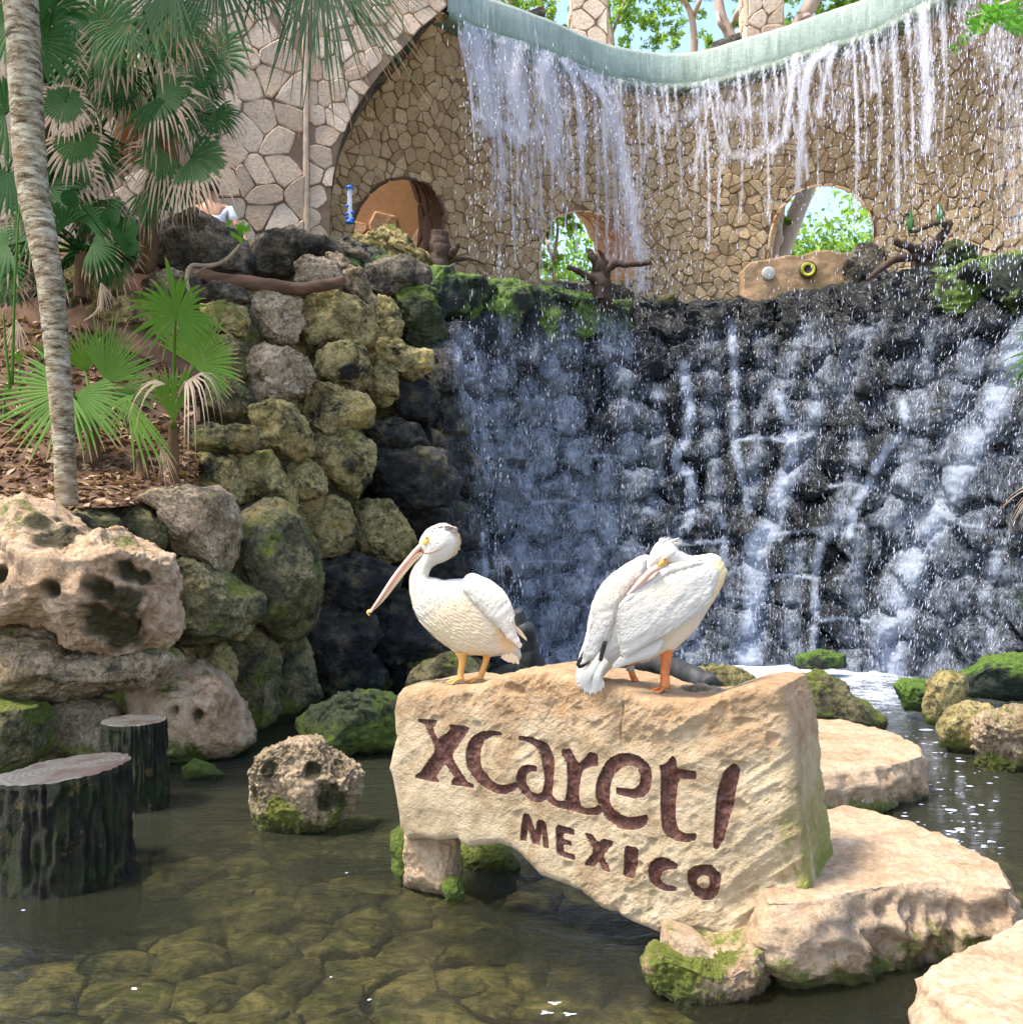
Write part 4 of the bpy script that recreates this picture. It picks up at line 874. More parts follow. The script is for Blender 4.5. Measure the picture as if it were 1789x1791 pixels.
LET = {
 'X': [(92,107),(180,115),(183,135),(168,150),(200,212),(262,160),(250,135),(350,150),(335,180),(262,290),(345,425),(372,435),(375,455),(265,438),(268,415),(280,405),(232,330),(185,395),(200,415),(195,428),(85,405),(82,388),(108,378),(190,262),(128,135),(98,122)],
 'C': [(508,192),(503,180),(470,170),(435,170),(400,176),(370,195),(350,222),(338,265),(340,310),(345,350),(375,400),(400,430),(430,455),(480,482),(530,488),(570,472),(596,450),(590,425),(570,432),(545,440),(500,440),(460,415),(425,370),(410,335),(405,300),(405,255),(425,215),(460,193)],
 'A': [(595,195),(660,200),(720,225),(745,243),(762,268),(780,320),(778,360),(775,400),(765,480),(775,503),(792,516),(815,522),(834,518),(838,562),(800,555),(760,535),(740,515),(700,530),(660,520),(620,490),(600,450),(590,425),(590,395),(605,360),(620,345),(650,338),(690,345),(690,372),(660,370),(645,380),(637,400),(635,430),(655,470),(680,485),(700,487),(722,475),(732,430),(729,390),(722,350),(710,290),(680,250),(650,228),(600,214)],
 'R': [(815,265),(862,258),(880,290),(905,330),(925,318),(940,300),(960,275),(995,280),(1000,310),(997,345),(960,345),(925,360),(912,400),(903,480),(915,540),(930,555),(950,560),(985,553),(1010,540),(1024,572),(1005,585),(985,593),(930,590),(870,572),(839,562),(834,520),(845,480),(850,400),(845,330),(820,295)],
 'E': [(1095,452),(1140,457),(1180,460),(1200,450),(1212,430),(1220,390),(1205,355),(1185,345),(1160,340),(1120,348),(1098,367),(1080,390),(1062,440),(1060,510),(1070,540),(1085,560),(1120,590),(1160,602),(1200,598),(1250,590),(1252,605),(1245,630),(1225,650),(1200,660),(1170,665),(1130,663),(1100,655),(1050,615),(1025,572),(1008,538),(995,500),(993,440),(1000,408),(1012,378),(1045,320),(1068,302),(1095,288),(1120,282),(1150,282),(1185,288),(1215,300),(1245,325),(1262,350),(1272,400),(1262,460),(1250,480),(1235,495),(1190,507),(1150,498),(1100,485)],
 'T': [(1370,297),(1385,315),(1392,340),(1395,362),(1440,372),(1480,380),(1482,400),(1480,418),(1440,416),(1400,412),(1392,440),(1386,500),(1382,550),(1385,620),(1392,650),(1400,670),(1420,685),(1440,693),(1482,695),(1482,712),(1478,725),(1440,735),(1390,725),(1345,700),(1330,675),(1322,650),(1315,560),(1315,460),(1320,380),(1308,345),(1340,335)],
 '!': [(1650,352),(1668,365),(1677,390),(1672,440),(1665,480),(1655,550),(1640,620),(1628,670),(1612,720),(1595,760),(1578,782),(1566,770),(1568,720),(1570,680),(1575,600),(1580,520),(1588,470),(1600,430),(1610,400),(1625,375)],
 'm': [(600,722),(608,655),(618,587),(652,590),(680,680),(695,615),(733,622),(752,765),(725,758),(712,680),(697,745),(668,740),(640,660),(630,728)],
 'e2': [(785,640),(875,665),(875,695),(820,685),(818,715),(862,728),(860,750),(818,742),(822,780),(880,798),(878,825),(790,795)],
 'x2': [(928,682),(970,695),(1003,735),(1030,712),(1083,725),(1025,795),(1065,880),(1020,872),(1000,825),(975,855),(928,842),(980,775)],
 'i': [(1140,745),(1202,758),(1195,830),(1185,912),(1125,900),(1134,820)],
 'c2': [(1400,842),(1390,865),(1350,865),(1330,872),(1316,890),(1312,920),(1318,938),(1330,950),(1385,965),(1380,985),(1330,980),(1280,950),(1264,925),(1258,900),(1256,868),(1264,838),(1280,818),(1300,808),(1328,804),(1355,812)],
 'o': [(1510,852),(1535,853),(1560,862),(1590,900),(1597,930),(1595,960),(1590,985),(1580,1010),(1545,1038),(1522,1037),(1500,1032),(1478,1015),(1460,990),(1448,960),(1442,930),(1443,903),(1450,880),(1475,858)]}
OHOLE = [(1505,908),(1530,910),(1547,922),(1550,950),(1545,965),(1535,975),(1510,978),(1498,968),(1490,955),(1488,935),(1492,918)]
toS = lambda L: A([IS(700 + x / 2.885, 1220 + y / 2.885) for x, y in L])
def chaikin(p, n=1):
    for _ in range(n):
        q = np.roll(p, -1, 0); p = np.stack([.88 * p + .12 * q, .12 * p + .88 * q], 1).reshape(-1, 2)
    return p
step = .0047
def grow_(p, d):
    t = np.roll(p, -1, 0) - np.roll(p, 1, 0); t /= np.linalg.norm(t, axis=1)[:, None] + 1e-9; n = np.column_stack([t[:, 1], -t[:, 0]]); a = np.dot(p[:, 0], np.roll(p[:, 1], -1)) - np.dot(p[:, 1], np.roll(p[:, 0], -1)); return p + n * d * np.sign(a)
V2, Q, bm, be = polygrid(so, step)
letters = []; owner = np.full(len(Q), -1)
for k, (nm, pl) in enumerate(LET.items()):
    p = grow_(chaikin(toS(pl)), .0032); h = [grow_(chaikin(toS(OHOLE)), -.0020)] if nm == 'o' else []; letters.append((p, h))
    lo, hi = p.min(0) - .03, p.max(0) + .03; near = np.where(((V2 > lo) & (V2 < hi)).all(1) & ~bm)[0]
    s, q_ = sdf(V2[near], p, h); m = np.abs(s) < step * .52; V2[near[m]] = q_[m] 
    c = V2[Q].mean(1); cn = np.where(((c > lo) & (c < hi)).all(1))[0]; s, _ = sdf(c[cn], p, h); owner[cn[(s < 0) & (owner[cn] < 0)]] = k
d, _ = nearest(V2, so)
R0 = .05; e = np.clip(R0 - d, 0, R0); dep = -(R0 - np.sqrt(np.maximum(0, R0 * R0 - e * e))) * .9
p3 = np.column_stack([V2, np.zeros(len(V2))])
right = np.clip((V2[:, 0] - 1.30) / .65, 0, 1)
rot = np.column_stack([V2[:, 0] * .8 + V2[:, 1] * .6, (V2[:, 1] * .8 - V2[:, 0] * .6) * 1.9, np.zeros(len(V2))])
amp = np.clip(.25 + 1.1 * noise(p3 * 2.4, 8) + .9 * np.clip(V2[:, 0] - .5, 0, 1), .12, 1.15)
dep += .026 * fbm(p3 * 2.6, 3, .5, 3) + .024 * fbm(rot * 4.2, 6, .55, 7, True) * amp + .010 * fbm(p3 * 9, 6, .68, 12) - .012 * np.clip(noise(p3 * 17, 30) - .45, 0, 1) * 3 * amp - right ** 2 * .17
crk = np.abs(V2[:, 0] - IS(1090, 1240)[0] - .012 * noise(np.column_stack([V2[:, 1] * 14, V2[:, 1] * 0, V2[:, 1] * 0]), 2)); dep -= .014 * np.clip(1 - crk / .006, 0, 1) * np.clip((V2[:, 1] - .86) * 10, 0, 1)
# keep the lettered area from folding: flatten slightly
SV = SS(V2, dep)
sign = thing('carved_stone_sign', (A((S0[0], S0[1], 0)) + A((S1[0], S1[1], 0))) / 2, 'large cream stone carved with brown letters, the two pelicans standing on it', 'stone sign')
sq = Q[owner < 0]; mb = MB(); mb.add(SV, [sq])
N3 = A((nS[0], nS[1], 0.)); LD = .011
for k, (nm, _) in enumerate(LET.items()):
    fq = Q[owner == k]; u, inv = np.unique(fq, return_inverse=True); fl = inv.reshape(-1, 4); s, _ = sdf(V2[u], *letters[k])
    fv = SV[u] - N3 * (LD + .004 * fbm(p3[u] * 60, 2, .5, k)[:, None] + .006 * np.clip(-s / .02, 0, 1)[:, None])
    mobj('letter', fv, [fl], M['letter'], sign)
    b = bedges(fl); wv = np.vstack([SV[u], fv]); n_ = len(u); mb.add(wv, [np.stack([b[:, 1], b[:, 0], b[:, 0] + n_, b[:, 1] + n_], 1)])
# sides and back
TH = .50; rings = 14; bi = np.unique(be); mp = {b: i for i, b in enumerate(bi)}; ctr2 = A(((V2[bi, 0].min() + V2[bi, 0].max()) / 2, .62)); RV = []
out = V2[bi] - ctr2
# outward direction from polygon tangent (smoothed radial)
out = out / np.linalg.norm(out, axis=1)[:, None]
for r_ in range(rings):
    t = r_ / (rings - 1); sh = -.03 * (t ** 2); q2 = V2[bi] + out * (sh - .012 * math.sin(t * math.pi)) ; v3 = SS(q2, dep[bi] - TH * t); o3 = out[:, :1] * A((S1 - S0).tolist() + [0]) / np.linalg.norm(S1 - S0) + out[:, 1:] * A((0, 0, 1))
    if r_: v3 = v3 + o3 * (.014 * fbm(v3 * 5, 4, .55, 31) + .010 * fbm(v3 * 18, 3, .5, 33, True))[:, None] * min(1, t * 5)
    RV.append(v3)
nb = len(bi); E = np.array([[mp[a], mp[b]] for a, b in be]); FQ = [np.stack([E[:, 1] + r_ * nb, E[:, 0] + r_ * nb, E[:, 0] + (r_ + 1) * nb, E[:, 1] + (r_ + 1) * nb], 1) for r_ in range(rings - 1)]
mb.add(np.concatenate(RV), [np.concatenate(FQ)])
bvb = np.vstack([RV[-1], RV[-1].mean(0)[None]]); mb.add(bvb, [np.stack([E[:, 1], E[:, 0], np.full(len(E), nb)], 1)])
mb.obj('stone_block', M['sign'], sign)
# pedestals and rocks it rests on
rock_px('pedestal', [(708,1462),(760,1458),(802,1465),(800,1520),(808,1560),(790,1580),(735,1584),(700,1570),(704,1520)], 5.12, 'slab', .16, parent=sign, lvl=5, seed=51, rough=.05, cuts=4, sq=(.5, .5), sm=1)
rock_px('pedestal', [(1168,1630),(1240,1660),(1350,1640),(1345,1700),(1300,1740),(1210,1735),(1165,1700)], 4.12, 'slab', .18, parent=sign, lvl=5, seed=52, rough=.05, cuts=4, sq=(.5, .5), sm=1)
poolrock([(680,1462),(698,1450),(716,1470),(716,1540),(700,1560),(684,1530)], 5.25, 'green', 'green mossy stone wedged against the left pedestal of the sign', 4, seed=53)
poolrock([(790,1495),(830,1480),(880,1488),(908,1520),(905,1580),(850,1590),(790,1580)], 5.5, 'mossy', 'dark stone in the shade under the carved sign', seed=54)
poolrock([(770,1550),(790,1532),(812,1545),(812,1580),(780,1582)], 5.0, 'green', 'small mossy lump at the foot of the left pedestal', 4, seed=57)
poolrock([(1128,1700),(1150,1662),(1200,1690),(1290,1692),(1355,1665),(1368,1700),(1362,1750),(1315,1792),(1250,1802),(1190,1785),(1142,1745)], 4.0, 'foot', 'pink topped mossy stone carrying the lower right end of the sign', seed=55, lvl=6)
poolrock([(1370,1640),(1410,1610),(1470,1600),(1490,1680),(1470,1725),(1410,1722),(1375,1690)], 4.35, 'lime', 'green stained stone between the sign and the large slab', seed=56)

rock_px('crust', [(1186,1214),(1200,1203),(1232,1199),(1268,1207),(1275,1222),(1240,1232),(1195,1228)], 4.62, 'pale', .07, parent=sign, lvl=4, seed=58, rough=.14)
rock_px('crust', [(720,1200),(745,1193),(790,1192),(800,1200),(760,1206)], 5.02, 'pale', .06, parent=sign, lvl=4, seed=59, rough=.14)
# ------------------------------------------------------------------ inflated bodies (birds)
def inflate(outline, step, k, n=None):
    """2-D outline -> closed rounded body: V (a, depth, b)"""
    V2, Q, bm, be = polygrid(outline, step); idx = {}; key = np.round((V2 - V2.min(0)) / step).astype(int)
    nb_ = [[] for _ in range(len(V2))]; E = np.unique(np.sort(np.concatenate([Q[:, [0, 1]], Q[:, [1, 2]], Q[:, [2, 3]], Q[:, [3, 0]]]), 1), axis=0)
    phi = np.zeros(len(V2)); deg = np.zeros(len(V2)); np.add.at(deg, E[:, 0], 1); np.add.at(deg, E[:, 1], 1); inn = ~bm
    for _ in range(900):
        s = np.bincount(E[:, 0], phi[E[:, 1]], len(V2)) + np.bincount(E[:, 1], phi[E[:, 0]], len(V2)); phi = np.where(inn, (s + step * step) / deg, 0)
    h = np.sqrt(2 * phi) * k
    for _ in range(3):
        s = np.bincount(E[:, 0], h[E[:, 1]], len(V2)) + np.bincount(E[:, 1], h[E[:, 0]], len(V2)); h = np.where(inn, .5 * h + .5 * s / deg, 0)
    return V2, Q, bm, h
def body(name, pts, org, s, k, mat, parent, step=.006, yoff=0., front=1., back=1., label=None, disp=0, seed=0, flip=False, ysc=None, bend=None):
    """pts in photo px around org (px,py,Y): local x right, y depth, z up"""
    o = A(pts) - A(org[:2]); o = o * s; o[:, 1] *= -1; V2, Q, bm, h = inflate(chaikin(o, 2), step, k)
    C = P(*org); f = np.column_stack([V2[:, 0], yoff - h * front, V2[:, 1]]); b = np.column_stack([V2[:, 0], yoff + h * back, V2[:, 1]])
    if bend: f[:, 1] += bend(V2); b[:, 1] += bend(V2)
    n_ = len(V2); ren = np.where(bm, np.arange(n_), np.arange(n_) + n_); V = np.vstack([f, b]) + C
    Fs = [Q, ren[Q][:, ::-1]]
    if disp:
        N = vnormals(V, Fs); q = V - C; V = V + N * (disp * fbm(np.column_stack([q[:, 0] * 9 + q[:, 2] * 9, q[:, 1] * 14, (q[:, 2] - q[:, 0]) * 34]), 4, .6, seed))[:, None]
    used, inv = np.unique(np.concatenate([x.ravel() for x in Fs]), return_inverse=True); a = inv[:Q.size].reshape(-1, 4); b_ = inv[Q.size:].reshape(-1, 4)
    return mobj(name, V[used], [a, b_], mat, parent, label=label)
def feathermat(name, dirx, warm, base=(.57, .54, .475)):
    m = NT(name); v = m.coord(rnd=False); r = m.N('Mapping', {'Vector': v, 'Rotation': (0, dirx, 0), 'Scale': (1, 1, 4.5)}).outputs[0]
    n = m.noise(r, 22, 6, .7, .4); n2 = m.noise(v, 4, 5, .6)
    c = m.mix(m.rng(n, .25, .75, 0, .35), base, (.52, .47, .38)); 
    for (x, z, rad, col, amt) in warm:
        d = m.N('VectorMath', {0: v, 1: (x, 0., z)}, operation='SUBTRACT').outputs[0]; d = m.N('VectorMath', {0: d, 1: (1., .35, 1.)}, operation='MULTIPLY').outputs[0]
        L = m.N('VectorMath', {0: d}, operation='LENGTH').outputs[1]; L = m.math('ADD', L, m.rng(n2, .3, .7, -rad * .2, rad * .2)); c = m.mix(m.rng(L, rad * .45, rad, amt, 0), c, col)
    h = m.math('ADD', n, m.math('MULTIPLY', m.noise(m.N('Mapping', {'Vector': v, 'Rotation': (0, dirx, 0), 'Scale': (1, 1, 3)}).outputs[0], 70, 3, .6), .4))
    return m.end(m.bsdf(c, .65, m.bump(h, .32, .010), .25, **{'Subsurface Weight': .08, 'Subsurface Radius': (.02, .015, .01)}))
M['bill'] = simple('pink_bill_skin', (.74, .42, .33), .45, 20, .15, .14, 9)
M['pouch'] = simple('pale_yellow_pouch', (.74, .62, .42), .5, 20, .2, .12, 8)
M['yellow'] = simple('yellow_face_skin', (.72, .50, .12), .5)
M['legs'] = simple('pale_orange_leg', (.72, .36, .10), .55, 60, .5, .12, 30)
M['legs2'] = simple('reddish_orange_leg', (.60, .20, .06), .5, 60, .6, .25, 25)
M['black'] = simple('black_flight_feather', (.02, .018, .018), .55)
M['eyew'] = simple('pale_iris', (.70, .55, .50), .3); M['eyeb'] = simple('dark_pupil', (.01, .01, .01), .15, spec=.8)
M['crown'] = simple('grey_brown_crown_feathers', (.30, .24, .21), .8, 50, .6, .4, 40)
M['band'] = simple('grey_metal_band', (.30, .29, .27), .4, 40, .3, .3, 30)

def ribbon(pts3, w, th=.002):   # flat feather: centre line, half widths
    pts3 = A(pts3); T = np.gradient(pts3, axis=0); s = np.cross(T, (0, -1, 0.)); s /= np.linalg.norm(s, axis=1)[:, None] + 1e-9; w = A(w)[:, None]
    V = np.vstack([pts3 + s * w, pts3 + A((0, -th, 0)), pts3 - s * w]); n = len(pts3); i = np.arange(n - 1)
    return V, [np.concatenate([np.stack([i, i + 1, i + 1 + n, i + n], 1), np.stack([i + n, i + 1 + n, i + 1 + 2 * n, i + 2 * n], 1)])]
def webfoot(b, d, mat, parent, sz=.085, name='foot'):
    """b: ankle point on the stone, d: heading angle in plan"""
    mb = MB(); tips = []
    for a, l in ((-.55, .85), (0., 1.), (.55, .88)):
        e = A((math.cos(d + a), math.sin(d + a), 0)); t = smoothpath([b + A((0, 0, .012)), b + e * sz * l * .5 + A((0, 0, .010)), b + e * sz * l + A((0, 0, .001))], 8); v, f = tube(t, [.007, .0065, .006, .0065, .005, .005, .004, .002], 7); mb.add(v, f); tips.append(t)
    e = A((math.cos(d + 2.6), math.sin(d + 2.6), 0)); v, f = tube([b + A((0, 0, .012)), b + e * .02 + A((0, 0, .008)), b + e * .035], [.006, .005, .002], 6); mb.add(v, f)
    for t1, t2 in ((tips[0], tips[1]), (tips[1], tips[2])):
        V = []; 
        for i_ in range(8):
            for s in np.linspace(0, 1, 6): V.append(t1[i_] * (1 - s) + t2[i_] * s - A((0, 0, .003)) + (A((b - (t1[i_] + t2[i_]) / 2)) * .18 * math.sin(s * math.pi) * (i_ / 7)))
        q = np.array([[i_ * 6 + s, i_ * 6 + s + 1, i_ * 6 + s + 7, i_ * 6 + s + 6] for i_ in range(7) for s in range(5)]); mb.add(A(V), [q])
    return mb.obj(name, mat, parent)

# --- standing pelican (left), facing left
Y1 = 5.00; s1 = Y1 / F; c1 = lambda x, y: (640 + x / 5.597, 900 + y / 5.597); O1 = (825, 1193, Y1)
M['plume1'] = feathermat('white_plumage_with_cream_breast', -.6, [(-.30, .40, .20, (.72, .60, .36), .85), (.0, .12, .24, (.70, .54, .32), .8), (.24, .12, .10, (.68, .46, .20), .95)])
pel = thing('pelican', P(*O1), 'white pelican standing upright on the carved stone with its long pink bill pointing down', 'pelican', 'pelicans standing on the carved stone')
B1 = [c1(*q) for q in [(520,262),(545,210),(590,150),(650,110),(720,86),(780,82),(840,105),(885,160),(912,220),(916,280),(900,335),(862,395),(810,440),(750,470),(690,490),(645,520),(625,560),(615,605),(640,615),(700,625),(760,640),(850,630),(945,628),(1030,640),(1150,680),(1270,760),(1350,850),(1400,960),(1430,1080),(1440,1180),(1470,1250),(1515,1330),(1522,1395),(1500,1440),(1455,1425),(1400,1395),(1310,1385),(1220,1392),(1100,1380),(990,1378),(900,1366),(830,1320),(760,1272),(680,1210),(600,1135),(530,1060),(485,980),(455,880),(430,780),(420,690),(425,610),(445,545),(478,485),(520,435),(556,395),(560,372),(545,352),(522,310)]]
def bend1(V2): return np.zeros(len(V2))
body('body', B1, O1, s1, 1.02, M['plume1'], pel, step=.0055, disp=.003, seed=3)
WG1 = [c1(*q) for q in [(945,650),(975,600),(1030,583),(1100,600),(1180,640),(1260,680),(1320,730),(1380,800),(1420,880),(1445,960),(1452,1060),(1465,1140),(1500,1210),(1535,1250),(1505,1300),(1465,1250),(1400,1200),(1345,1130),(1290,1060),(1200,990),(1120,910),(1040,830),(970,750),(938,700)]]
M['wing1'] = feathermat('wing_feathers', -1.05, [(.10, .30, .22, (.80, .72, .56), .55)], base=(.72, .67, .58))
body('wing', WG1, O1, s1, .55, M['wing1'], pel, step=.005, yoff=-.095, disp=.005, seed=4)
body('wing', WG1, (O1[0] - 3, O1[1] - 2, Y1), s1, .55, M['wing1'], pel, step=.006, yoff=.10, disp=.004, seed=5)
def pt1(x, y, dy=0): return P(*c1(x, y), Y1) + A((0, dy, 0))
for pth, w, mt in [([(1440,1090),(1500,1150),(1575,1222)], [.010,.012,.001], 'plume1'), ([(1450,1130),(1510,1190),(1570,1240)], [.008,.012,.001], 'black'), ([(1460,1160),(1510,1230),(1540,1270)], [.008,.012,.002], 'black'), ([(1400,1350),(1460,1400),(1495,1448)], [.012,.016,.004], 'plume1'), ([(1360,1360),(1420,1400),(1450,1445)], [.012,.014,.003], 'plume1'), ([(1330,1370),(1380,1400),(1410,1432)], [.01,.012,.003], 'plume1')]:
    for dy in (-.03, .03):
        p = smoothpath([pt1(*q, dy - .02) for q in pth], 9); v, f = ribbon(p, np.interp(np.linspace(0, 2, 9), [0, 1, 2], w)); mobj('feather', v, f, M[mt], pel)
def featherlayer(wing, parent, org, cf, heads, direc, L, w, mat, off=.0012, seed=0):
    me = wing.data; o = wloc(wing); V = np.zeros(len(me.vertices) * 3); me.vertices.foreach_get('co', V); V = V.reshape(-1, 3) + A(o); bv = BVHTree.FromPolygons(V.tolist(), [tuple(p.vertices) for p in me.polygons]); rg = np.random.default_rng(seed); mb = MB(); Y = org[2]
    for (x, y) in heads:
        dx, dy = direc(x, y); pts = []; LL = L * rg.uniform(.8, 1.2)
        for t in np.linspace(0, 1, 8):
            px, py = cf(x + dx * LL * t + rg.normal(0, .8), y + dy * LL * t); ray = unit(P(px, py, 1.) - A((0, 0, EYE))); r = bv.ray_cast(Vector((0, 0, EYE)), Vector(ray), 20.)
            if r[0] is None: break
            pts.append(A(r[0]) - ray * (off + .0016 * t))
        if len(pts) < 4: continue
        n_ = len(pts); v, f = ribbon(smoothpath(pts, 9), w * np.interp(np.linspace(0, 1, 9), [0, .3, .8, .93, 1], [.6, 1, 1, .7, .15]) * rg.uniform(.85, 1.15), .0015); mb.add(v, f)
    if mb.n: mb.obj('covert_feathers', mat, parent, kind='stuff')
rg = np.random.default_rng(2); wl = [o_ for o_ in pel.children if o_.name.startswith('wing')]; hd = [(x, y) for y in range(620, 1200, 34) for x in range(940, 1460, 30)]; hd = [(x + rg.normal(0, 6), y + rg.normal(0, 6)) for x, y in hd]
featherlayer(wl[0], wl[0], O1, c1, hd, lambda x, y: unit(A((.42 + .1 * (y < 800), 1.))), 95, .0085, M['wing1'], seed=4)
bodyo = [o_ for o_ in pel.children if o_.name.startswith('body')][0]; hd = [(x + rg.normal(0, 8), y + rg.normal(0, 8)) for y in range(640, 1340, 42) for x in range(440, 1300, 40)]
featherlayer(bodyo, bodyo, O1, c1, hd, lambda x, y: unit(A((.55 + .5 * (y > 900), 1. - .55 * (x > 800)))), 70, .0042, M['plume1'], off=.0002, seed=5)
def hitY(obj, cf, x, y):
    me = obj.data; o = wloc(obj); V = np.zeros(len(me.vertices) * 3); me.vertices.foreach_get('co', V); V = V.reshape(-1, 3) + A(o)
    if obj.name not in _bv: _bv[obj.name] = BVHTree.FromPolygons(V.tolist(), [tuple(p.vertices) for p in me.polygons])
    px, py = cf(x, y); r = _bv[obj.name].ray_cast(Vector((0, 0, EYE)), Vector(unit(P(px, py, 1.) - A((0, 0, EYE)))), 20.); return None if r[0] is None else r[0].y
_bv = {}
# bill: upper mandible, pouch below, hook
def loft(name, pts, wy, wz, mat, parent, n=14):
    pts = A(pts); m = len(pts); T = np.gradient(pts, axis=0); T /= np.linalg.norm(T, axis=1)[:, None]; an = np.arange(n) * 2 * math.pi / n; V = []
    for i in range(m):
        up = unit(np.cross(T[i], (0, 1, 0))); V.append(pts[i] + np.cos(an)[:, None] * up * wz[i] + np.sin(an)[:, None] * A((0, 1, 0)) * wy[i])
    V = np.concatenate(V); i = np.arange(m - 1)[:, None] * n; j = np.arange(n)[None]; k = (j + 1) % n
    return mobj(name, V, [np.stack([i + j, i + k, i + n + k, i + n + j], -1).reshape(-1, 4), np.arange(n)[None] if n == 4 else np.stack([np.zeros(n - 2, int), np.arange(1, n - 1), np.arange(2, n)], 1), (m - 1) * n + np.stack([np.zeros(n - 2, int), np.arange(2, n), np.arange(1, n - 1)], 1)], mat, parent)
u = smoothpath([pt1(600,270), pt1(520,325), pt1(400,460), pt1(270,625), pt1(160,790), pt1(75,915), pt1(40,960)], 24); t = np.linspace(0, 1, 24)
bill = loft('bill', u, np.interp(t, [0, .2, .6, .95, 1], [.020, .021, .018, .014, .007]), np.interp(t, [0, .2, .6, .95, 1], [.016, .0135, .0105, .007, .005]), M['bill'], pel)
u2 = smoothpath([pt1(560,385), pt1(505,405), pt1(400,520), pt1(280,680), pt1(170,830), pt1(85,925)], 24)
pch = loft('pouch', u2, np.interp(t, [0, .2, .6, 1], [.014, .018, .014, .006]), np.interp(t, [0, .2, .6, 1], [.010, .0145, .011, .003]), M['pouch'], bill)
ln = smoothpath([pt1(575,340,-.02), pt1(440,460,-.021), pt1(310,620,-.019), pt1(190,780,-.016), pt1(90,915,-.012)], 20); v, f = tube(ln, .0022, 6); mobj('gape_line', v, f, simple('dark_pink_gape', (.40, .16, .11), .5), bill)
v, f = tube(smoothpath([pt1(45,940), pt1(22,955), pt1(25,975), pt1(42,992)], 8), [.008,.009,.008,.007,.006,.005,.004,.002], 8); mobj('bill_hook', v, f, M['yellow'], bill)
sk = [c1(*q) for q in [(568,292),(560,262),(580,225),(612,205),(645,212),(655,245),(635,285),(600,305)]]
hy = hitY(bodyo, c1, 612, 240) - Y1; print('face', hy); fs = body('face_skin', sk, O1, s1, .5, M['yellow'], pel, step=.003, yoff=hy + .001)
e = pt1(608, 226, hy - .011); v, f = lathe([(0,-.004),(.0055,-.002),(.006,.0),(.004,.004),(0,.006)], e, 12, (0,-1,0)); mobj('eye', v, f, simple('brown_iris', (.25, .14, .05), .3), pel)
v, f = lathe([(0,.004),(.003,.005),(.0015,.0072),(0,.0078)], e, 10, (0,-1,0)); mobj('pupil', v, f, M['eyeb'], pel)
mth = smoothpath([pt1(x, y, (hitY(bodyo, c1, x, y) or Y1) - Y1 - .001) for x, y in [(580,376),(650,366),(720,340),(780,305),(808,280)]], 14); v, f = tube(mth, np.interp(np.linspace(0,1,14),[0,.3,1],[.0035,.0025,.0008]), 6); mobj('gape_line', v, f, simple('brown_gape', (.35, .15, .08), .6), pel)
# crown smudge and nape tufts
rg = np.random.default_rng(5); mb = MB(); mc = MB()
for _ in range(420):
    a = rg.uniform(-1.25, 1.15); r = rg.uniform(.93, 1.0) * .136/2*1.0; c = c1(760, 265); cc = P(*c, Y1); dyy = rg.uniform(-.75, .75); ww = math.sqrt(1 - dyy ** 2)
    q = cc + A((math.cos(a) * r * ww * 1.02, dyy * .052, math.sin(a) * r * ww * 1.05)) ; dr = unit(A((math.cos(a) + .35, dyy * .6, math.sin(a) - .55))); 
    v, f = tube([q - dr * .006, q + dr * .010, q + dr * rg.uniform(.016, .024)], [.0028, .002, .0003], 4, cap=False); mb.add(v, f)
for _ in range(260):
    x = rg.uniform(640, 880); y = 128 - 30 * math.sin((x - 640) / 240 * 2.6) + rg.uniform(-8, 38); dyy = rg.uniform(-.04, .01); q = pt1(x, y + 22, dyy - .008); dr = unit(A((.8, rg.normal(0, .2), .1)))
    v, f = tube([q, q + dr * .006 + A((0, 0, .001)), q + dr * .014 + A((0, 0, -.004))], [.0028, .0024, .0004], 4, cap=False); mc.add(v, f)
mb.obj('nape_feathers', M['plume1'], pel, kind='stuff'); mc.obj('crown_feathers', M['crown'], pel, kind='stuff')
def leg(pts, r, mat, parent): v, f = tube(smoothpath(pts, 16), np.interp(np.linspace(0, 1, 16), np.linspace(0, 1, len(r)), r), 12, rough=.06); return mobj('leg', v, f, mat, parent)
f1, f2 = P(805, 1193, 4.98), P(839, 1192, 5.03)
leg([pt1(935,1340,-.03), pt1(945,1420,-.03), pt1(930,1540,-.02), f1 + A((0, 0, .012))], [.030, .020, .015, .016, .018], M['legs'], pel); leg([pt1(1190,1340,.03), pt1(1175,1430,.03), pt1(1140,1540,.03), f2 + A((0, 0, .012))], [.028, .018, .014, .015, .015], M['legs'], pel)
webfoot(f1 + A((0, 0, .002)), 3.6, M['legs'], pel, .075); webfoot(f2 + A((0, 0, .002)), 3.5, M['legs'], pel, .075)

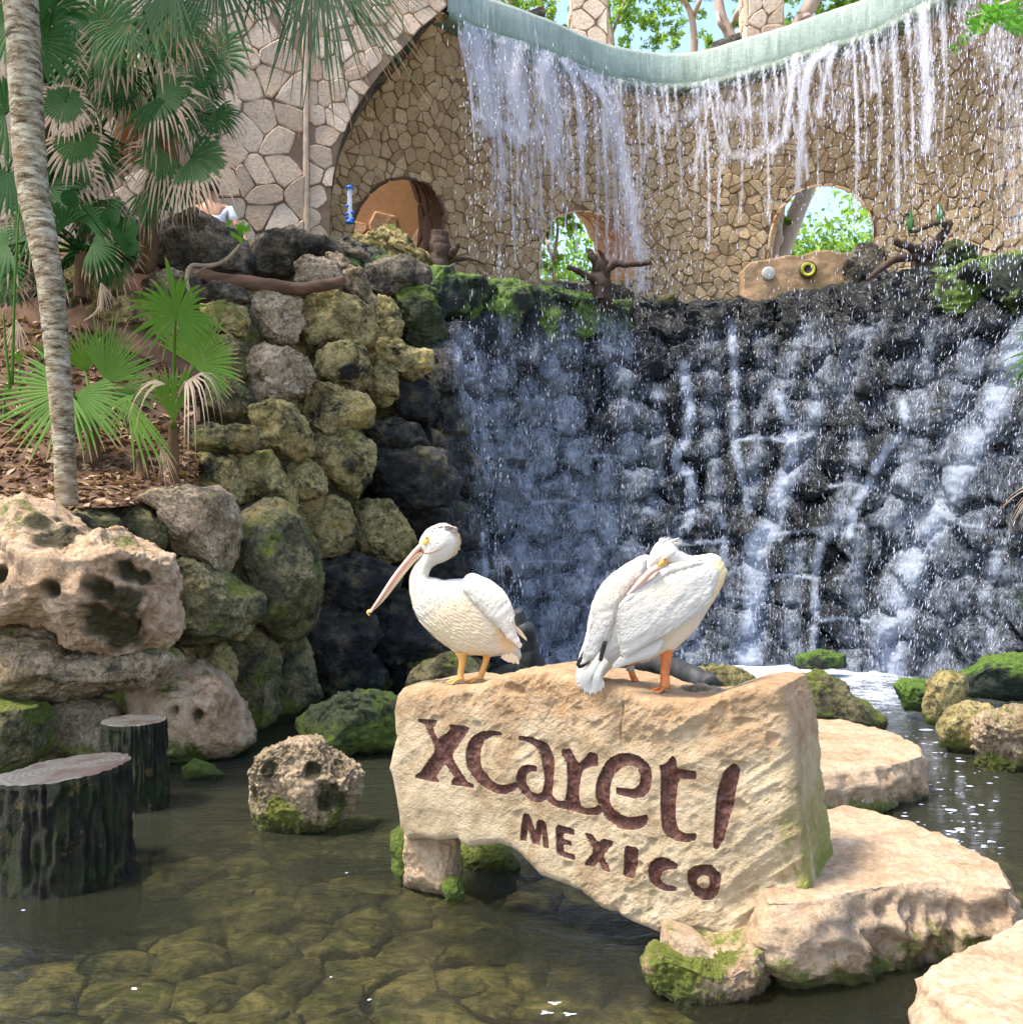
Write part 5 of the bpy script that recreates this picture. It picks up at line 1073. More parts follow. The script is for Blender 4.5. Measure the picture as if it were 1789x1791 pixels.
# --- preening pelican (right)
Y2 = 4.54; s2 = Y2 / F; c2 = lambda x, y: (990 + x / 5.777, 920 + y / 5.777); O2 = (1150, 1207, Y2)
def pt2(x, y, dy=0): return P(*c2(x, y), Y2) + A((0, dy, 0))
M['plume2'] = feathermat('white_plumage', -2.2, [(.255, .52, .17, (.80, .62, .30), .85), (.16, .22, .16, (.78, .66, .44), .5)], base=(.58, .56, .51))
M['wing2'] = feathermat('folded_wing_feathers', -2.25, [(-.02, .36, .16, (.78, .68, .50), .6)], base=(.57, .545, .49))
pel2 = thing('pelican', P(*O2), 'white pelican preening on the carved stone, head tucked into its back feathers', 'pelican', 'pelicans standing on the carved stone')
B2 = [c2(*q) for q in [(800,290),(700,325),(600,380),(450,480),(370,570),(300,680),(260,790),(240,880),(210,1030),(180,1180),(140,1290),(110,1400),(90,1520),(115,1570),(170,1600),(215,1645),(270,1610),(330,1580),(390,1510),(450,1450),(560,1410),(700,1385),(830,1375),(920,1330),(960,1300),(1050,1290),(1100,1250),(1150,1200),(1230,1130),(1300,1050),(1400,900),(1480,780),(1550,660),(1600,560),(1622,450),(1600,380),(1560,325),(1510,290),(1450,277),(1360,290),(1280,308),(1190,300),(1100,262),(1000,280),(900,300)]]
body('body', B2, O2, s2, .92, M['plume2'], pel2, step=.0055, disp=.006, seed=13)
H2 = [c2(*q) for q in [(800,330),(815,260),(850,190),(900,140),(960,125),(1020,135),(1070,180),(1100,235),(1160,270),(1250,300),(1330,330),(1250,380),(1120,400),(1000,380),(960,370),(900,395),(840,415),(805,400)]]
body('head', H2, O2, s2, .95, M['plume2'], pel2, step=.004, yoff=-.115, disp=.003, seed=14)
W2 = [c2(*q) for q in [(1475,430),(1470,500),(1450,580),(1400,690),(1330,780),(1250,850),(1150,935),(1040,1010),(950,1065),(830,1120),(700,1180),(600,1240),(525,1290),(505,1200),(490,1100),(478,980),(480,860),(510,790),(560,730),(650,670),(760,600),(880,520),(1000,450),(1130,400),(1250,375),(1370,368),(1440,385)]]
body('wing', W2, O2, s2, .40, M['wing2'], pel2, step=.005, yoff=-.150, disp=.006, seed=15)
W2u = [c2(*q) for q in [(1000,370),(1130,340),(1250,335),(1340,355),(1250,400),(1100,450),(960,510),(820,590),(700,665),(600,730),(520,800),(480,840),(500,760),(560,690),(700,600),(840,490),(920,410)]]
body('scapular_feathers', W2u, O2, s2, .6, M['wing2'], pel2, step=.005, yoff=-.155, disp=.005, seed=16)
W2b = [c2(*q) for q in [(800,300),(680,340),(560,410),(450,490),(370,580),(310,680),(265,800),(245,900),(215,1040),(190,1180),(160,1290),(120,1380),(180,1360),(230,1330),(300,1330),(330,1230),(360,1150),(420,1160),(440,1050),(470,900),(520,760),(600,660),(700,560),(790,440)]]
body('wing', W2b, O2, s2, .55, M['wing2'], pel2, step=.0055, yoff=-.085, disp=.006, seed=17)
rg = np.random.default_rng(3); wl = [o_ for o_ in pel2.children if o_.name.startswith('wing')]
hd = [(x + rg.normal(0, 7), y + rg.normal(0, 7)) for y in range(380, 1260, 36) for x in range(480, 1470, 34)]; featherlayer(wl[0], wl[0], O2, c2, hd, lambda x, y: unit(A((-.80, .72))), 120, .0085, M['wing2'], seed=6)
hd = [(x + rg.normal(0, 7), y + rg.normal(0, 7)) for y in range(320, 1300, 40) for x in range(150, 780, 36)]; featherlayer(wl[1], wl[1], O2, c2, hd, lambda x, y: unit(A((-.35, .95))), 110, .0085, M['wing2'], seed=7)
# beak laid along the back
u = smoothpath([pt2(870,395,-.175), pt2(800,440,-.170), pt2(720,525,-.160), pt2(650,600,-.150), pt2(585,670,-.140)], 18); t = np.linspace(0, 1, 18)
b2 = loft('bill', u, np.interp(t, [0, 1], [.022, .014]), np.interp(t, [0, .5, 1], [.014, .014, .004]), M['bill'], pel2)
sk = [c2(*q) for q in [(868,400),(880,365),(905,325),(925,295),(960,290),(972,320),(968,360),(930,378),(895,395)]]
body('face_skin', sk, O2, s2, .6, simple('orange_face_skin', (.75, .38, .06), .5), pel2, step=.003, yoff=-.157)
e = pt2(938, 320, -.168); v, f = lathe([(0,-.004),(.010,-.002),(.0105,.0),(.007,.004),(0,.006)], e, 14, (0,-1,0)); mobj('eye', v, f, M['eyew'], pel2)
v, f = lathe([(0.006,.0045),(.0085,.0045),(.0085,.0052),(.006,.0052)], e, 14, (0,-1,0)); mobj('eye_ring', v, f, simple('red_eye_ring', (.55, .12, .05), .4), pel2)
v, f = lathe([(0,.004),(.0035,.0055),(.002,.0075),(0,.0078)], e, 10, (0,-1,0)); mobj('pupil', v, f, M['eyeb'], pel2)
rg = np.random.default_rng(8); mb = MB()
for _ in range(90):
    x, y = rg.uniform(900, 1080), rg.uniform(130, 200); q = pt2(x, y, -.11 + rg.uniform(-.03, .02)); dr = unit(A((.8, rg.normal(0, .3), .25 + rg.uniform(-.2, .4)))); v, f = tube([q, q + dr * .012, q + dr * .024], [.0026, .002, .0003], 4, cap=False); mb.add(v, f)
mb.obj('crest_feathers', M['plume2'], pel2, kind='stuff')
# dark primaries, fanned white tail and flank feathers
for k in range(5):
    p = smoothpath([pt2(190 + k * 8, 1240 + k * 16, -.06 - .004 * k), pt2(150 + k * 3, 1320 + k * 12, -.066 - .004 * k), pt2(92 + k * 5, 1385 + k * 8, -.06)], 9); v, f = ribbon(p, [.006, .011, .013, .013, .012, .011, .009, .006, .001]); mobj('black_feather', v, f, M['black'], pel2)
for k in range(7):
    p = smoothpath([pt2(382 - k * 9, 1130 + k * 26, -.135), pt2(352 - k * 5, 1160 + k * 24, -.140), pt2(372 - k * 8, 1195 + k * 22, -.138)], 7); v, f = ribbon(p, [.003, .009, .011, .010, .008, .005, .001]); mobj('black_feather', v, f, M['black'], pel2)
for k in range(11):
    a = k / 10; p = smoothpath([pt2(330 + 60 * a, 1250 + 80 * a, -.11), pt2(200 + 110 * a, 1430 + 40 * a, -.12 - .01 * math.sin(k)), pt2(82 + 275 * a, 1560 + 105 * math.sin(a * 2.6) - 25 * a + 14 * (k % 2), -.118)], 12); v, f = ribbon(p, np.interp(np.linspace(0, 1, 12), [0, .5, .85, 1], [.008, .013, .012, .001])); mobj('tail_feather', v, f, M['plume2'], pel2)
for k in range(16):
    a = k / 15; p = smoothpath([pt2(930 - 330 * a, 1110 + 120 * a, -.13 + .0 * a), pt2(860 - 330 * a, 1200 + 110 * a, -.135), pt2(770 - 330 * a, 1290 + 110 * a, -.12)], 9); v, f = ribbon(p, np.interp(np.linspace(0, 1, 9), [0, .5, .85, 1], [.008, .016, .015, .003])); mobj('flank_feather', v, f, M['plume2'], pel2)
g1, g2 = P(1163, 1208, 4.52), P(1116, 1204, 4.62)
leg([pt2(1000,1240,-.02), pt2(1000,1330,-.02), pt2(990,1480,-.02), g1 + A((0, 0, .012))], [.034, .026, .021, .020, .024], M['legs2'], pel2); leg([pt2(700,1340,.05), pt2(665,1430,.05), pt2(690,1540,.06), g2 + A((0, 0, .012))], [.024, .017, .014, .015, .016], M['legs2'], pel2)
webfoot(g1 + A((0, 0, .003)), 3.75, M['legs2'], pel2, .10); webfoot(g2 + A((0, 0, .003)), 5.6, M['legs2'], pel2, .09)
lb = pt2(662, 1455, .05); v, f = lathe([(.0165,-.013),(.018,-.012),(.018,.012),(.0165,.013)], lb, 14, (.1, 0, 1)); mobj('leg_band', v, f, M['band'], pel2)

# ------------------------------------------------------------------ falling water
def seg_d(p, a, b): d = b - a; t = np.clip(((p - a) @ d) / (d @ d), 0, 1); return np.linalg.norm(p - a - t[:, None] * d, axis=1), t
def streams(pp, L):
    """pp (n,2) points seen on the photograph; L of (path, width, strength[, end width])"""
    D = np.zeros(len(pp))
    for it in L:
        path, w, s = it[:3]; w2 = it[3] if len(it) > 3 else w; path = smoothpath(A(path), max(4, 3 * len(path))); m = len(path) - 1
        for i in range(m):
            d, t = seg_d(pp, path[i], path[i + 1]); ww = w + (w2 - w) * (i + t) / m; D = np.maximum(D, s * np.exp(-(d / ww) ** 2 * 1.2))
    return D
def proj(V): return np.column_stack([CX + F * V[:, 0] / V[:, 1], CY - F * (V[:, 2] - EYE) / V[:, 1]])
# over the rocks
allV = []; allT = []; n0 = 0
for V, T in ROCKBVH: allV.append(V); allT.append(T + n0); n0 += len(V)
allV = np.concatenate(allV); allT = np.concatenate(allT); bvh = BVHTree.FromPolygons(allV.tolist(), allT.tolist())
nu, nv = 330, 250; uu, vv = np.meshgrid(np.linspace(.6, CL, nu), np.linspace(.0, 4.85, nv)); uv = np.stack([uu.ravel(), vv.ravel()], 1)
base = cassurf(uv, np.zeros(len(uv))); outw = cassurf(uv, np.ones(len(uv))) - base; hit = np.zeros(len(uv))
for i in range(len(uv)):
    o = base[i] + outw[i] * 1.2; r = bvh.ray_cast(Vector(o), Vector(-outw[i]), 2.0); hit[i] = 1.2 - r[3] if r[0] is not None else 0
H_ = hit.reshape(nv, nu)
for _ in range(2):
    Hp = np.pad(H_, 1, mode='edge'); H_ = np.maximum(H_, (Hp[:-2, 1:-1] + Hp[2:, 1:-1] + Hp[1:-1, :-2] + Hp[1:-1, 2:] + 2 * H_) / 6)
WVs = base + outw * (H_.ravel()[:, None] + .022); pp = proj(WVs)
CAS = [([(812,600),(832,690),(855,770),(885,860),(905,960),(935,1080),(955,1175)], 34, .62, 40), ([(960,620),(985,700),(1000,790),(1012,870),(1030,960),(1032,1060),(1040,1175)], 40, .60, 52),
 ([(925,740),(930,860),(950,980),(970,1150)], 110, .50), ([(1195,640),(1207,740),(1180,808),(1207,832),(1206,905),(1170,950)], 11, 1.), ([(1278,560),(1286,680),(1284,770),(1302,850),(1310,892)], 9, .85),
 ([(1362,690),(1380,750),(1386,800),(1362,870),(1350,920),(1322,960),(1322,1040),(1308,1150)], 13, 1.05, 30), ([(1426,680),(1425,722),(1386,756)], 8, .8), ([(1578,705),(1580,752),(1545,792),(1515,850),(1490,892),(1486,935)], 10, .95),
 ([(1800,560),(1745,690),(1692,800),(1640,900),(1592,1000),(1560,1100),(1548,1180)], 30, .95, 46), ([(1780,760),(1700,900),(1640,1010),(1600,1150)], 70, .34), ([(1442,930),(1426,1000),(1424,1100),(1420,1150)], 9, .7), ([(1530,930),(1530,985)], 8, .6),
 ([(1560,520),(1500,600),(1470,690)], 34, .42), ([(1750,950),(1722,1050),(1735,1110),(1750,1175)], 18, .6), ([(1170,952),(1225,948),(1282,946)], 6, .7), ([(1340,935),(1450,925),(1580,912)], 6, .55), ([(1065,560),(1072,630),(1105,710),(1130,800)], 36, .42),
 ([(1660,540),(1610,620),(1560,720)], 60, .30), ([(1262,905),(1268,945),(1255,1040)], 9, .6), ([(1280,1000),(1270,1150)], 40, .35), ([(1150,960),(1160,1060),(1170,1160)], 40, .3), ([(1460,1010),(1560,1015)], 6, .4), ([(1240,600),(1250,700),(1240,780)], 26, .35), ([(1330,600),(1350,690)], 26, .35), ([(880,560),(905,640),(900,720)], 30, .35), ([(845,935),(850,1010)], 7, .6), ([(1480,1080),(1485,1170)], 12, .4), ([(1640,1040),(1650,1170)], 26, .45), ([(1690,930),(1760,930)], 12, .4), ([(1640,520),(1700,500),(1789,480)], 30, .25), ([(1420,560),(1380,640),(1365,690)], 22, .45), ([(1700,560),(1790,530)],60,.3)]
CAS += [([(x0, y0), (x0 + dx * .4, y0 + L_ * .5), (x0 + dx, y0 + L_)], w_, s_, w_ * 1.5) for x0, y0, dx, L_, w_, s_ in [(1090,600,20,260,26,.5),(1150,690,-10,200,16,.55),(1240,700,10,180,16,.5),(1330,720,-20,160,16,.5),(1440,600,-40,200,24,.5),(1500,760,-30,160,18,.5),(1620,640,-60,260,34,.5),(1700,620,-80,300,40,.5),(1100,860,10,300,34,.45),(1210,980,0,170,22,.5),(1390,960,-10,190,20,.45),(1500,940,-10,220,20,.45),(1600,860,-40,300,30,.5),(870,620,10,200,22,.55),(1060,800,0,330,30,.5),(990,560,10,180,26,.45)]]
CAS += [([(x0, y0), (x0 + w_ / 2, y0 - 4), (x0 + w_, y0 + 2)], 5, .75) for x0, y0, w_ in [(850,800,70),(930,880,90),(1020,800,80),(1280,770,100),(1180,905,60),(1340,1010,90),(1450,850,80),(1560,800,70),(1600,920,120),(1430,1085,90),(900,985,120),(1040,960,70)]]
D = 1.12 * streams(pp, CAS); D = np.maximum(D, (.13 + .34 * fbm(WVs * A((1.3, 1.3, .7)), 3, .6, 77)) * np.clip((pp[:, 0] - 800) / 90, 0, 1) * np.clip((pp[:, 1] - 560) / 80, 0, 1))
D = np.maximum(D, .45 * np.exp(-((pp[:, 1] - 1172) / 26) ** 2) * np.clip((pp[:, 0] - 870) / 80, 0, 1)) * np.clip((pp[:, 1] - 540) / 30, 0, 1)
i, j = np.meshgrid(np.arange(nu - 1), np.arange(nv - 1)); q = (j * nu + i).ravel(); Q = np.stack([q, q + 1, q + nu + 1, q + nu], 1); Q = Q[D[Q].max(1) > .05]
used, inv = np.unique(Q, return_inverse=True)
mobj('cascading_water', WVs[used], [inv.reshape(-1, 4)], M['cascade'], kind='stuff', attrs={'flow': D[used]}, label='white water streaming down the black rocks', cat='waterfall')

# the free fall from the channel
ns, nt = 420, 200; ss, tt = np.meshgrid(np.linspace(0, rl * .97, ns), np.linspace(0, .86, nt)); ss, tt = ss.ravel(), tt.ravel()
x = ss / rl * 119; i0 = np.clip(x.astype(int), 0, 118); f = (x - i0)[:, None]; RP = rs[i0] * (1 - f) + rs[i0 + 1] * f; RO = ro[i0] * (1 - f) + ro[i0 + 1] * f
def fallpos(RP, RO, s, t): v0 = .55 + .22 * noise(np.column_stack([s * 1.7, s * 0, s * 0]), 3); return np.column_stack([RP - RO * (.03 + v0 * t)[:, None], 8.24 - .5 * t - 4.0 * t * t])
FV = fallpos(RP, RO, ss, tt); FV += np.column_stack([RO * -.06 * noise(np.column_stack([ss * 5, tt * 6, ss * 0]), 5)[:, None], 0 * ss]); pp = proj(FV)
FALL = [([(782,40),(800,110),(812,210)], 16, .8, 8), ([(830,70),(850,150),(860,225)], 40, .95, 24), ([(890,90),(905,160),(915,240)], 40, .95, 22), ([(950,110),(965,180),(972,270)], 34, .95, 16),
 ([(805,185),(870,215),(925,235),(975,215)], 16, .85), ([(985,105),(1008,150),(1016,240),(1020,350)], 8, 1., 5), ([(1012,120),(1055,165),(1075,215),(1092,300),(1112,400),(1124,500)], 13, 1., 16), ([(1035,130),(1068,185),(1085,240)], 14, .85), ([(1062,145),(1090,200)], 8, .8),
 ([(870,230),(880,300),(875,360)], 14, .6), ([(930,240),(925,320),(940,400)], 12, .55), ([(975,260),(985,330)], 14, .6), ([(1165,152),(1168,200)], 4, .8), ([(1246,140),(1236,200),(1212,300)], 6, .7), ([(1256,160),(1268,230),(1262,300)], 6, .55),
 ([(1120,170),(1150,210),(1200,200),(1230,180)], 20, .52), ([(1270,190),(1330,200),(1360,170)], 20, .5), ([(1280,270),(1320,275),(1360,240)], 12, .55), ([(1100,260),(1130,270)], 14, .5), ([(1391,96),(1382,160),(1372,230),(1350,262)], 8, 1.), ([(1450,84),(1418,110),(1404,170),(1400,250),(1394,330)], 11, 1.05, 8),
 ([(1458,84),(1442,140),(1432,200)], 8, .85), ([(1510,66),(1524,120),(1530,160)], 6, .75), ([(1480,90),(1475,170),(1468,220)], 8, .55), ([(1586,28),(1590,90)], 7, .85), ([(1612,10),(1617,100),(1622,180),(1620,260)], 12, 1.05), ([(1730,0),(1780,200),(1790,420)], 50, .45), ([(1690,-20),(1700,60)], 30, .5), ([(1545,60),(1550,120)], 20, .35)]
rgf = np.random.default_rng(61)
for _ in range(84):
    q_ = rgf.uniform(0, 1); x0 = 785 + 300 * q_ if _ < 40 else rgf.uniform(1100, 1660); y0 = np.interp(x0, [p_[0] for p_ in rim_px], [p_[1] for p_ in rim_px]); L_ = rgf.uniform(90, 430) * (1 if _ < 40 else .85); FALL.append(([(x0, y0), (x0 + 8, y0 + L_ * .5), (x0 + rgf.normal(10, 8), y0 + L_)], rgf.uniform(2.5, 6), rgf.uniform(.55, .85), 2.5))
D = streams(pp, FALL); tn = np.clip(tt / .86, 0, 1); D = np.maximum(D, .34 * (1 - tn) ** 2); D *= np.clip(1.2 - tn * .5, 0, 1)
i, j = np.meshgrid(np.arange(ns - 1), np.arange(nt - 1)); q = (j * ns + i).ravel(); Q = np.stack([q, q + 1, q + ns + 1, q + ns], 1); Q = Q[D[Q].max(1) > .06]
used, inv = np.unique(Q, return_inverse=True)
mobj('waterfall_curtain', FV[used], [inv.reshape(-1, 4)], M['fall'], kind='stuff', attrs={'flow': D[used]}, label='white curtain of water falling from the green channel', cat='waterfall')
# droplets
def drops(name, C, L, W_, label, tilt=None):
    n = len(C); dirs = np.tile(A((0, 0, 1.)), (n, 1)) if tilt is None else tilt
    s1_ = np.cross(dirs, (0, 1, 0)); s1_ /= np.linalg.norm(s1_, axis=1)[:, None] + 1e-9; s2_ = np.cross(dirs, s1_)
    V = np.stack([C + dirs * L[:, None], C - dirs * L[:, None]] + [C + (s1_ * math.cos(a) + s2_ * math.sin(a)) * W_[:, None] - dirs * L[:, None] * .35 for a in (0, 2.094, 4.189)], 1).reshape(-1, 3)
    b = np.arange(n)[:, None, None] * 5; Tt = np.array([[0, 2, 3], [0, 3, 4], [0, 4, 2], [1, 3, 2], [1, 4, 3], [1, 2, 4]])[None] + b
    return mobj(name, V, [Tt.reshape(-1, 3)], M['drop'], kind='stuff', label=label, cat='spray')
rg = np.random.default_rng(44); n = 27000
s_ = rg.uniform(.0, 1, n) ** .9 * rl * .99; t_ = np.sqrt(rg.uniform(.02, 1, n)) * .92; x = s_ / rl * 119; i0 = np.clip(x.astype(int), 0, 118); f = (x - i0)[:, None]
P0 = fallpos(rs[i0] * (1 - f) + rs[i0 + 1] * f, ro[i0] * (1 - f) + ro[i0 + 1] * f, s_, t_) + rg.normal(0, .14, (n, 3)) * A((1, 1.4, .6))
pp = proj(P0); den = .08 + .55 * streams(pp, [(a, w * 2.2, s, (r[0] if r else w) * 2.6) for a, w, s, *r in FALL]) + .26 * np.clip((pp[:, 0] - 1480) / 120, 0, 1) + .10 * np.clip((1130 - pp[:, 0]) / 100, 0, 1)
den *= (.30 + .9 * np.clip(fbm(P0 * A((2.2, 2.2, .9)), 3, .6, 9) + .40, 0, 1)) * np.clip((640 - pp[:, 1]) / 160, .10, 1); keep = rg.uniform(0, 1, n) < den; P0 = P0[keep]; m = len(P0)
drops('falling_droplets', P0, rg.gamma(2.2, .010, m) + .008, rg.gamma(2.2, .0010, m) + .0019, 'white drops falling in front of the curved stone wall')
n = 70000; u_, z_ = rg.uniform(1.0, CL, n), rg.uniform(.02, 4.9, n); k = np.clip(((u_ - .6) / (CL - .6) * (nu - 1)).astype(int), 0, nu - 1) + np.clip((z_ / 4.85 * (nv - 1)).astype(int), 0, nv - 1) * nu
P0 = WVs[k] + rg.normal(0, .05, (n, 3)) + outw[k] * np.abs(rg.normal(0, .16, n))[:, None]; P0[:, 2] = np.maximum(P0[:, 2], .02); pp = proj(P0)
den = .015 + .42 * streams(pp, [(a, w * 1.5, s, (r[0] if r else w) * 1.9) for a, w, s, *r in CAS]) + .06 * np.clip((pp[:, 0] - 1500) / 200, 0, 1); den *= np.clip((pp[:, 0] - 770) / 90, 0, 1) * (.35 + .9 * np.clip(fbm(P0 * A((3, 3, 1.5)), 3, .6, 19) + .5, 0, 1))
keep = rg.uniform(0, 1, n) < den; P0 = P0[keep]; m = len(P0); tl = np.column_stack([rg.normal(0, .16, m) + np.clip((pp[keep][:, 0] - 1450) / 900, 0, .4), rg.normal(0, .1, m), np.ones(m)]); tl /= np.linalg.norm(tl, axis=1)[:, None]
drops('cascade_spray', P0, rg.gamma(2.2, .009, m) + .005, rg.gamma(2.2, .0008, m) + .0013, 'fine white spray bouncing off the black cascade rocks', tl)
# foam at the foot and bubbles drifting away
gx, gy = np.meshgrid(np.linspace(-1.2, 7., 180), np.linspace(9.2, 13.4, 110)); fv = np.column_stack([gx.ravel(), gy.ravel(), np.full(gx.size, .004)]); pp = proj(fv)
D = np.maximum.reduce([1.0 * np.exp(-((pp[:, 1] - 1166) / 15) ** 2) * np.clip((pp[:, 0] - 900) / 160, 0, 1), .78 * np.exp(-((pp[:, 1] - 1178) / 26) ** 2 - ((pp[:, 0] - 1400) / 190) ** 4), .5 * np.exp(-((pp[:, 1] - 1215) / 30) ** 2 - ((pp[:, 0] - 1530) / 60) ** 2)])
fv[:, 2] += .03 * np.clip(D - .4, 0, 1) * (1 + fbm(fv * 4, 3)); i, j = np.meshgrid(np.arange(179), np.arange(109)); q = (j * 180 + i).ravel(); Q = np.stack([q, q + 1, q + 181, q + 180], 1); Q = Q[D[Q].max(1) > .05]; used, inv = np.unique(Q, return_inverse=True)
mobj('foam_patch', fv[used], [inv.reshape(-1, 4)], M['foam'], kind='stuff', attrs={'flow': D[used]}, label='white foam spreading at the foot of the cascade', cat='foam')
mb = MB(); 
for _ in range(150):
    if rg.random() < .72: x, y = rg.normal(1660, 50), rg.uniform(1275, 1500); x += (y - 1380) * .15
    elif rg.random() < .85: x, y = rg.uniform(1420, 1640), rg.uniform(1195, 1260)
    else: x, y = rg.uniform(0, 1100), rg.uniform(1480, 1790)
    c = W(x, y, .005); r = (rg.gamma(2, .0035) + .003) * (.45 if y > 1520 else 1); an = np.linspace(0, 2 * math.pi, 9)[:-1]; rr = r * (1 + rg.normal(0, .3, 8)); V = np.vstack([np.column_stack([c[0] + rr * np.cos(an) * 1.6, c[1] + rr * np.sin(an), np.full(8, c[2])]), [c + A((0, 0, r * .25))]]); jj = np.arange(8)
    mb.add(V, [np.stack([jj, (jj + 1) % 8, np.full(8, 8)], 1)])
mb.obj('foam_bubbles', M['drop'], kind='stuff', label='small foam flecks drifting on the dark pool', cat='foam')
for k, (x, y) in enumerate([(735, 1755), (760, 1775), (720, 1772)]):
    c = W(x * .0 + 970 + (x - 735), y, .005); 
    r = .014; an = np.linspace(0, 2 * math.pi, 13)[:-1]; rr = r * (1 + .55 * np.sin(an * 3 + k)); V = np.vstack([np.column_stack([c[0] + rr * np.cos(an) * 1.5, c[1] + rr * np.sin(an) * .8, np.full(12, c[2] + rg.uniform(0, .004))]), [c + A((0, 0, .003))]]); jj = np.arange(12)
    mobj('floating_feather', V, [np.stack([jj, (jj + 1) % 12, np.full(12, 12)], 1)], M['drop'], label=['upper left scrap of white down floating under the carved stone', 'rightmost scrap of white down floating under the carved stone', 'lowest scrap of white down floating under the carved stone'][k], cat='feather', group='scraps of down on the water')

# ------------------------------------------------------------------ soil bank with leaf litter
v = A([P(-140, 905, 7.75), P(0, 895, 7.8), P(110, 890, 7.75), P(220, 885, 7.9), P(340, 870, 8.5), P(-140, 800, 8.7), P(0, 790, 8.8), P(110, 785, 8.8), P(220, 790, 8.9), P(350, 790, 9.1), P(-140, 660, 9.4), P(0, 640, 9.5), P(110, 640, 9.5), P(220, 660, 9.5), P(350, 700, 9.6), P(-140, 520, 10.1), P(0, 500, 10.2), P(110, 500, 10.2), P(220, 540, 10.1), P(350, 600, 10.0), P(-140, 440, 10.7), P(0, 440, 10.8), P(110, 440, 10.8), P(220, 450, 10.7), P(350, 500, 10.5)]).reshape(5, 5, 3)
g = np.stack([np.stack([smoothpath(v[:, j], 36)[i] for j in range(5)]) for i in range(36)]); g = np.stack([smoothpath(g[i], 44) for i in range(36)]).reshape(-1, 3); g[:, 2] += .05 * fbm(g * 3, 4)
i, j = np.meshgrid(np.arange(43), np.arange(35)); q = (j * 44 + i).ravel(); SQ = np.stack([q, q + 1, q + 45, q + 44], 1)
mobj('soil_slope', g, [SQ], M['soil'], kind='structure')
mb = MB(); rg = np.random.default_rng(12)
for _ in range(2600):
    f = SQ[rg.integers(0, int(len(SQ) * .62))]; w = rg.dirichlet(np.ones(4)); c = w @ g[f] + A((0, 0, .012)); a = rg.uniform(0, 6.28); L = rg.uniform(.02, .07); e1 = A((math.cos(a), math.sin(a), rg.normal(0, .35))) * L; e2 = A((-math.sin(a), math.cos(a), rg.normal(0, .3))) * L * rg.uniform(.25, .6)
    mb.add([c - e1, c + e2 * .8 + A((0, 0, .008)), c + e1, c - e2 * .8, ], [np.array([[0, 1, 2, 3]])])
mb.obj('leaf_litter', M['litter'], kind='stuff', label='dry brown leaf litter over the soil under the palms', cat='leaf litter')

# ------------------------------------------------------------------ fan palms
def fan(parent, hub, e1, e3, R, mat, nseg=34, spread=300, droop=.25, cone=.12, fuse=.5, tipdroop=.5, base=None, seed=0, wid=1.0, name='leaf', lenvar=.12, pet=.012, fold=.35):
    rg = np.random.default_rng(seed + 500); e1, e3 = unit(e1), A(e3); e3 = unit(e3 - e1 * (e3 @ e1)); e2 = np.cross(e3, e1); mb = MB(); ts = A([0, .12, .3, .5, .66, .8, .92, 1.]); m = len(ts)
    da = R_(spread) / nseg
    for k in range(nseg):
        a = -R_(spread) / 2 + (k + .5) * da + rg.normal(0, .012); L = R * (.72 + .28 * math.cos(a * .55)) * (1 + rg.normal(0, lenvar * .6)); dr = math.cos(a) * e1 + math.sin(a) * e2; sd_ = -math.sin(a) * e1 + math.cos(a) * e2
        fz = fuse * (1 + rg.normal(0, .05)); hw = np.where(ts < fz, ts * L * math.tan(da / 2) * 1.04, fz * L * math.tan(da / 2) * wid * np.clip((1.02 - ts) / (1.02 - fz), 0, 1) ** .75); hw[0] = .002
        cen = hub + dr * (ts * L)[:, None] + e3 * (cone * L * ts ** 1.3)[:, None]; dz = droop * L * ts ** 2 + tipdroop * L * np.clip(ts - fz, 0, 1) ** 1.7 * rg.uniform(.5, 1.5); cen[:, 2] -= dz
        sh = tipdroop * L * np.clip(ts - fz, 0, 1) ** 2 * .8; cen -= dr * sh[:, None] * .5; cen += sd_ * (rg.normal(0, .05) * L * np.clip(ts - fz, 0, 1))[:, None]
        up = e3 * fold * (hw)[:, None]; V = np.vstack([cen - sd_ * hw[:, None], cen + up, cen + sd_ * hw[:, None]]); i = np.arange(m - 1)
        mb.add(V, [np.concatenate([np.stack([i, i + 1, i + 1 + m, i + m], 1), np.stack([i + m, i + 1 + m, i + 1 + 2 * m, i + 2 * m], 1)])], t=np.tile(ts * (1 + rg.normal(0, .03)), 3))
    o = mb.obj(name, mat, parent, origin=hub)
    if base is not None:
        base = A(base); mid = (base + hub) / 2 + A((0, 0, .12 * np.linalg.norm(hub - base))); v, f = tube(smoothpath([base, mid, hub], 10), np.linspace(pet * 1.5, pet * .8, 10), 6); mobj('petiole', v, f, mat, o, attrs={'t': np.zeros(len(v))})
    return o
def palmtrunk(parent, pts, rad, mat='fibre', seed=0):
    v, f = tube(smoothpath(pts, 26), np.interp(np.linspace(0, 1, 26), np.linspace(0, 1, len(rad)), rad), 14, rough=.3, seed=seed); return mobj('trunk', v, f, M[mat], parent)

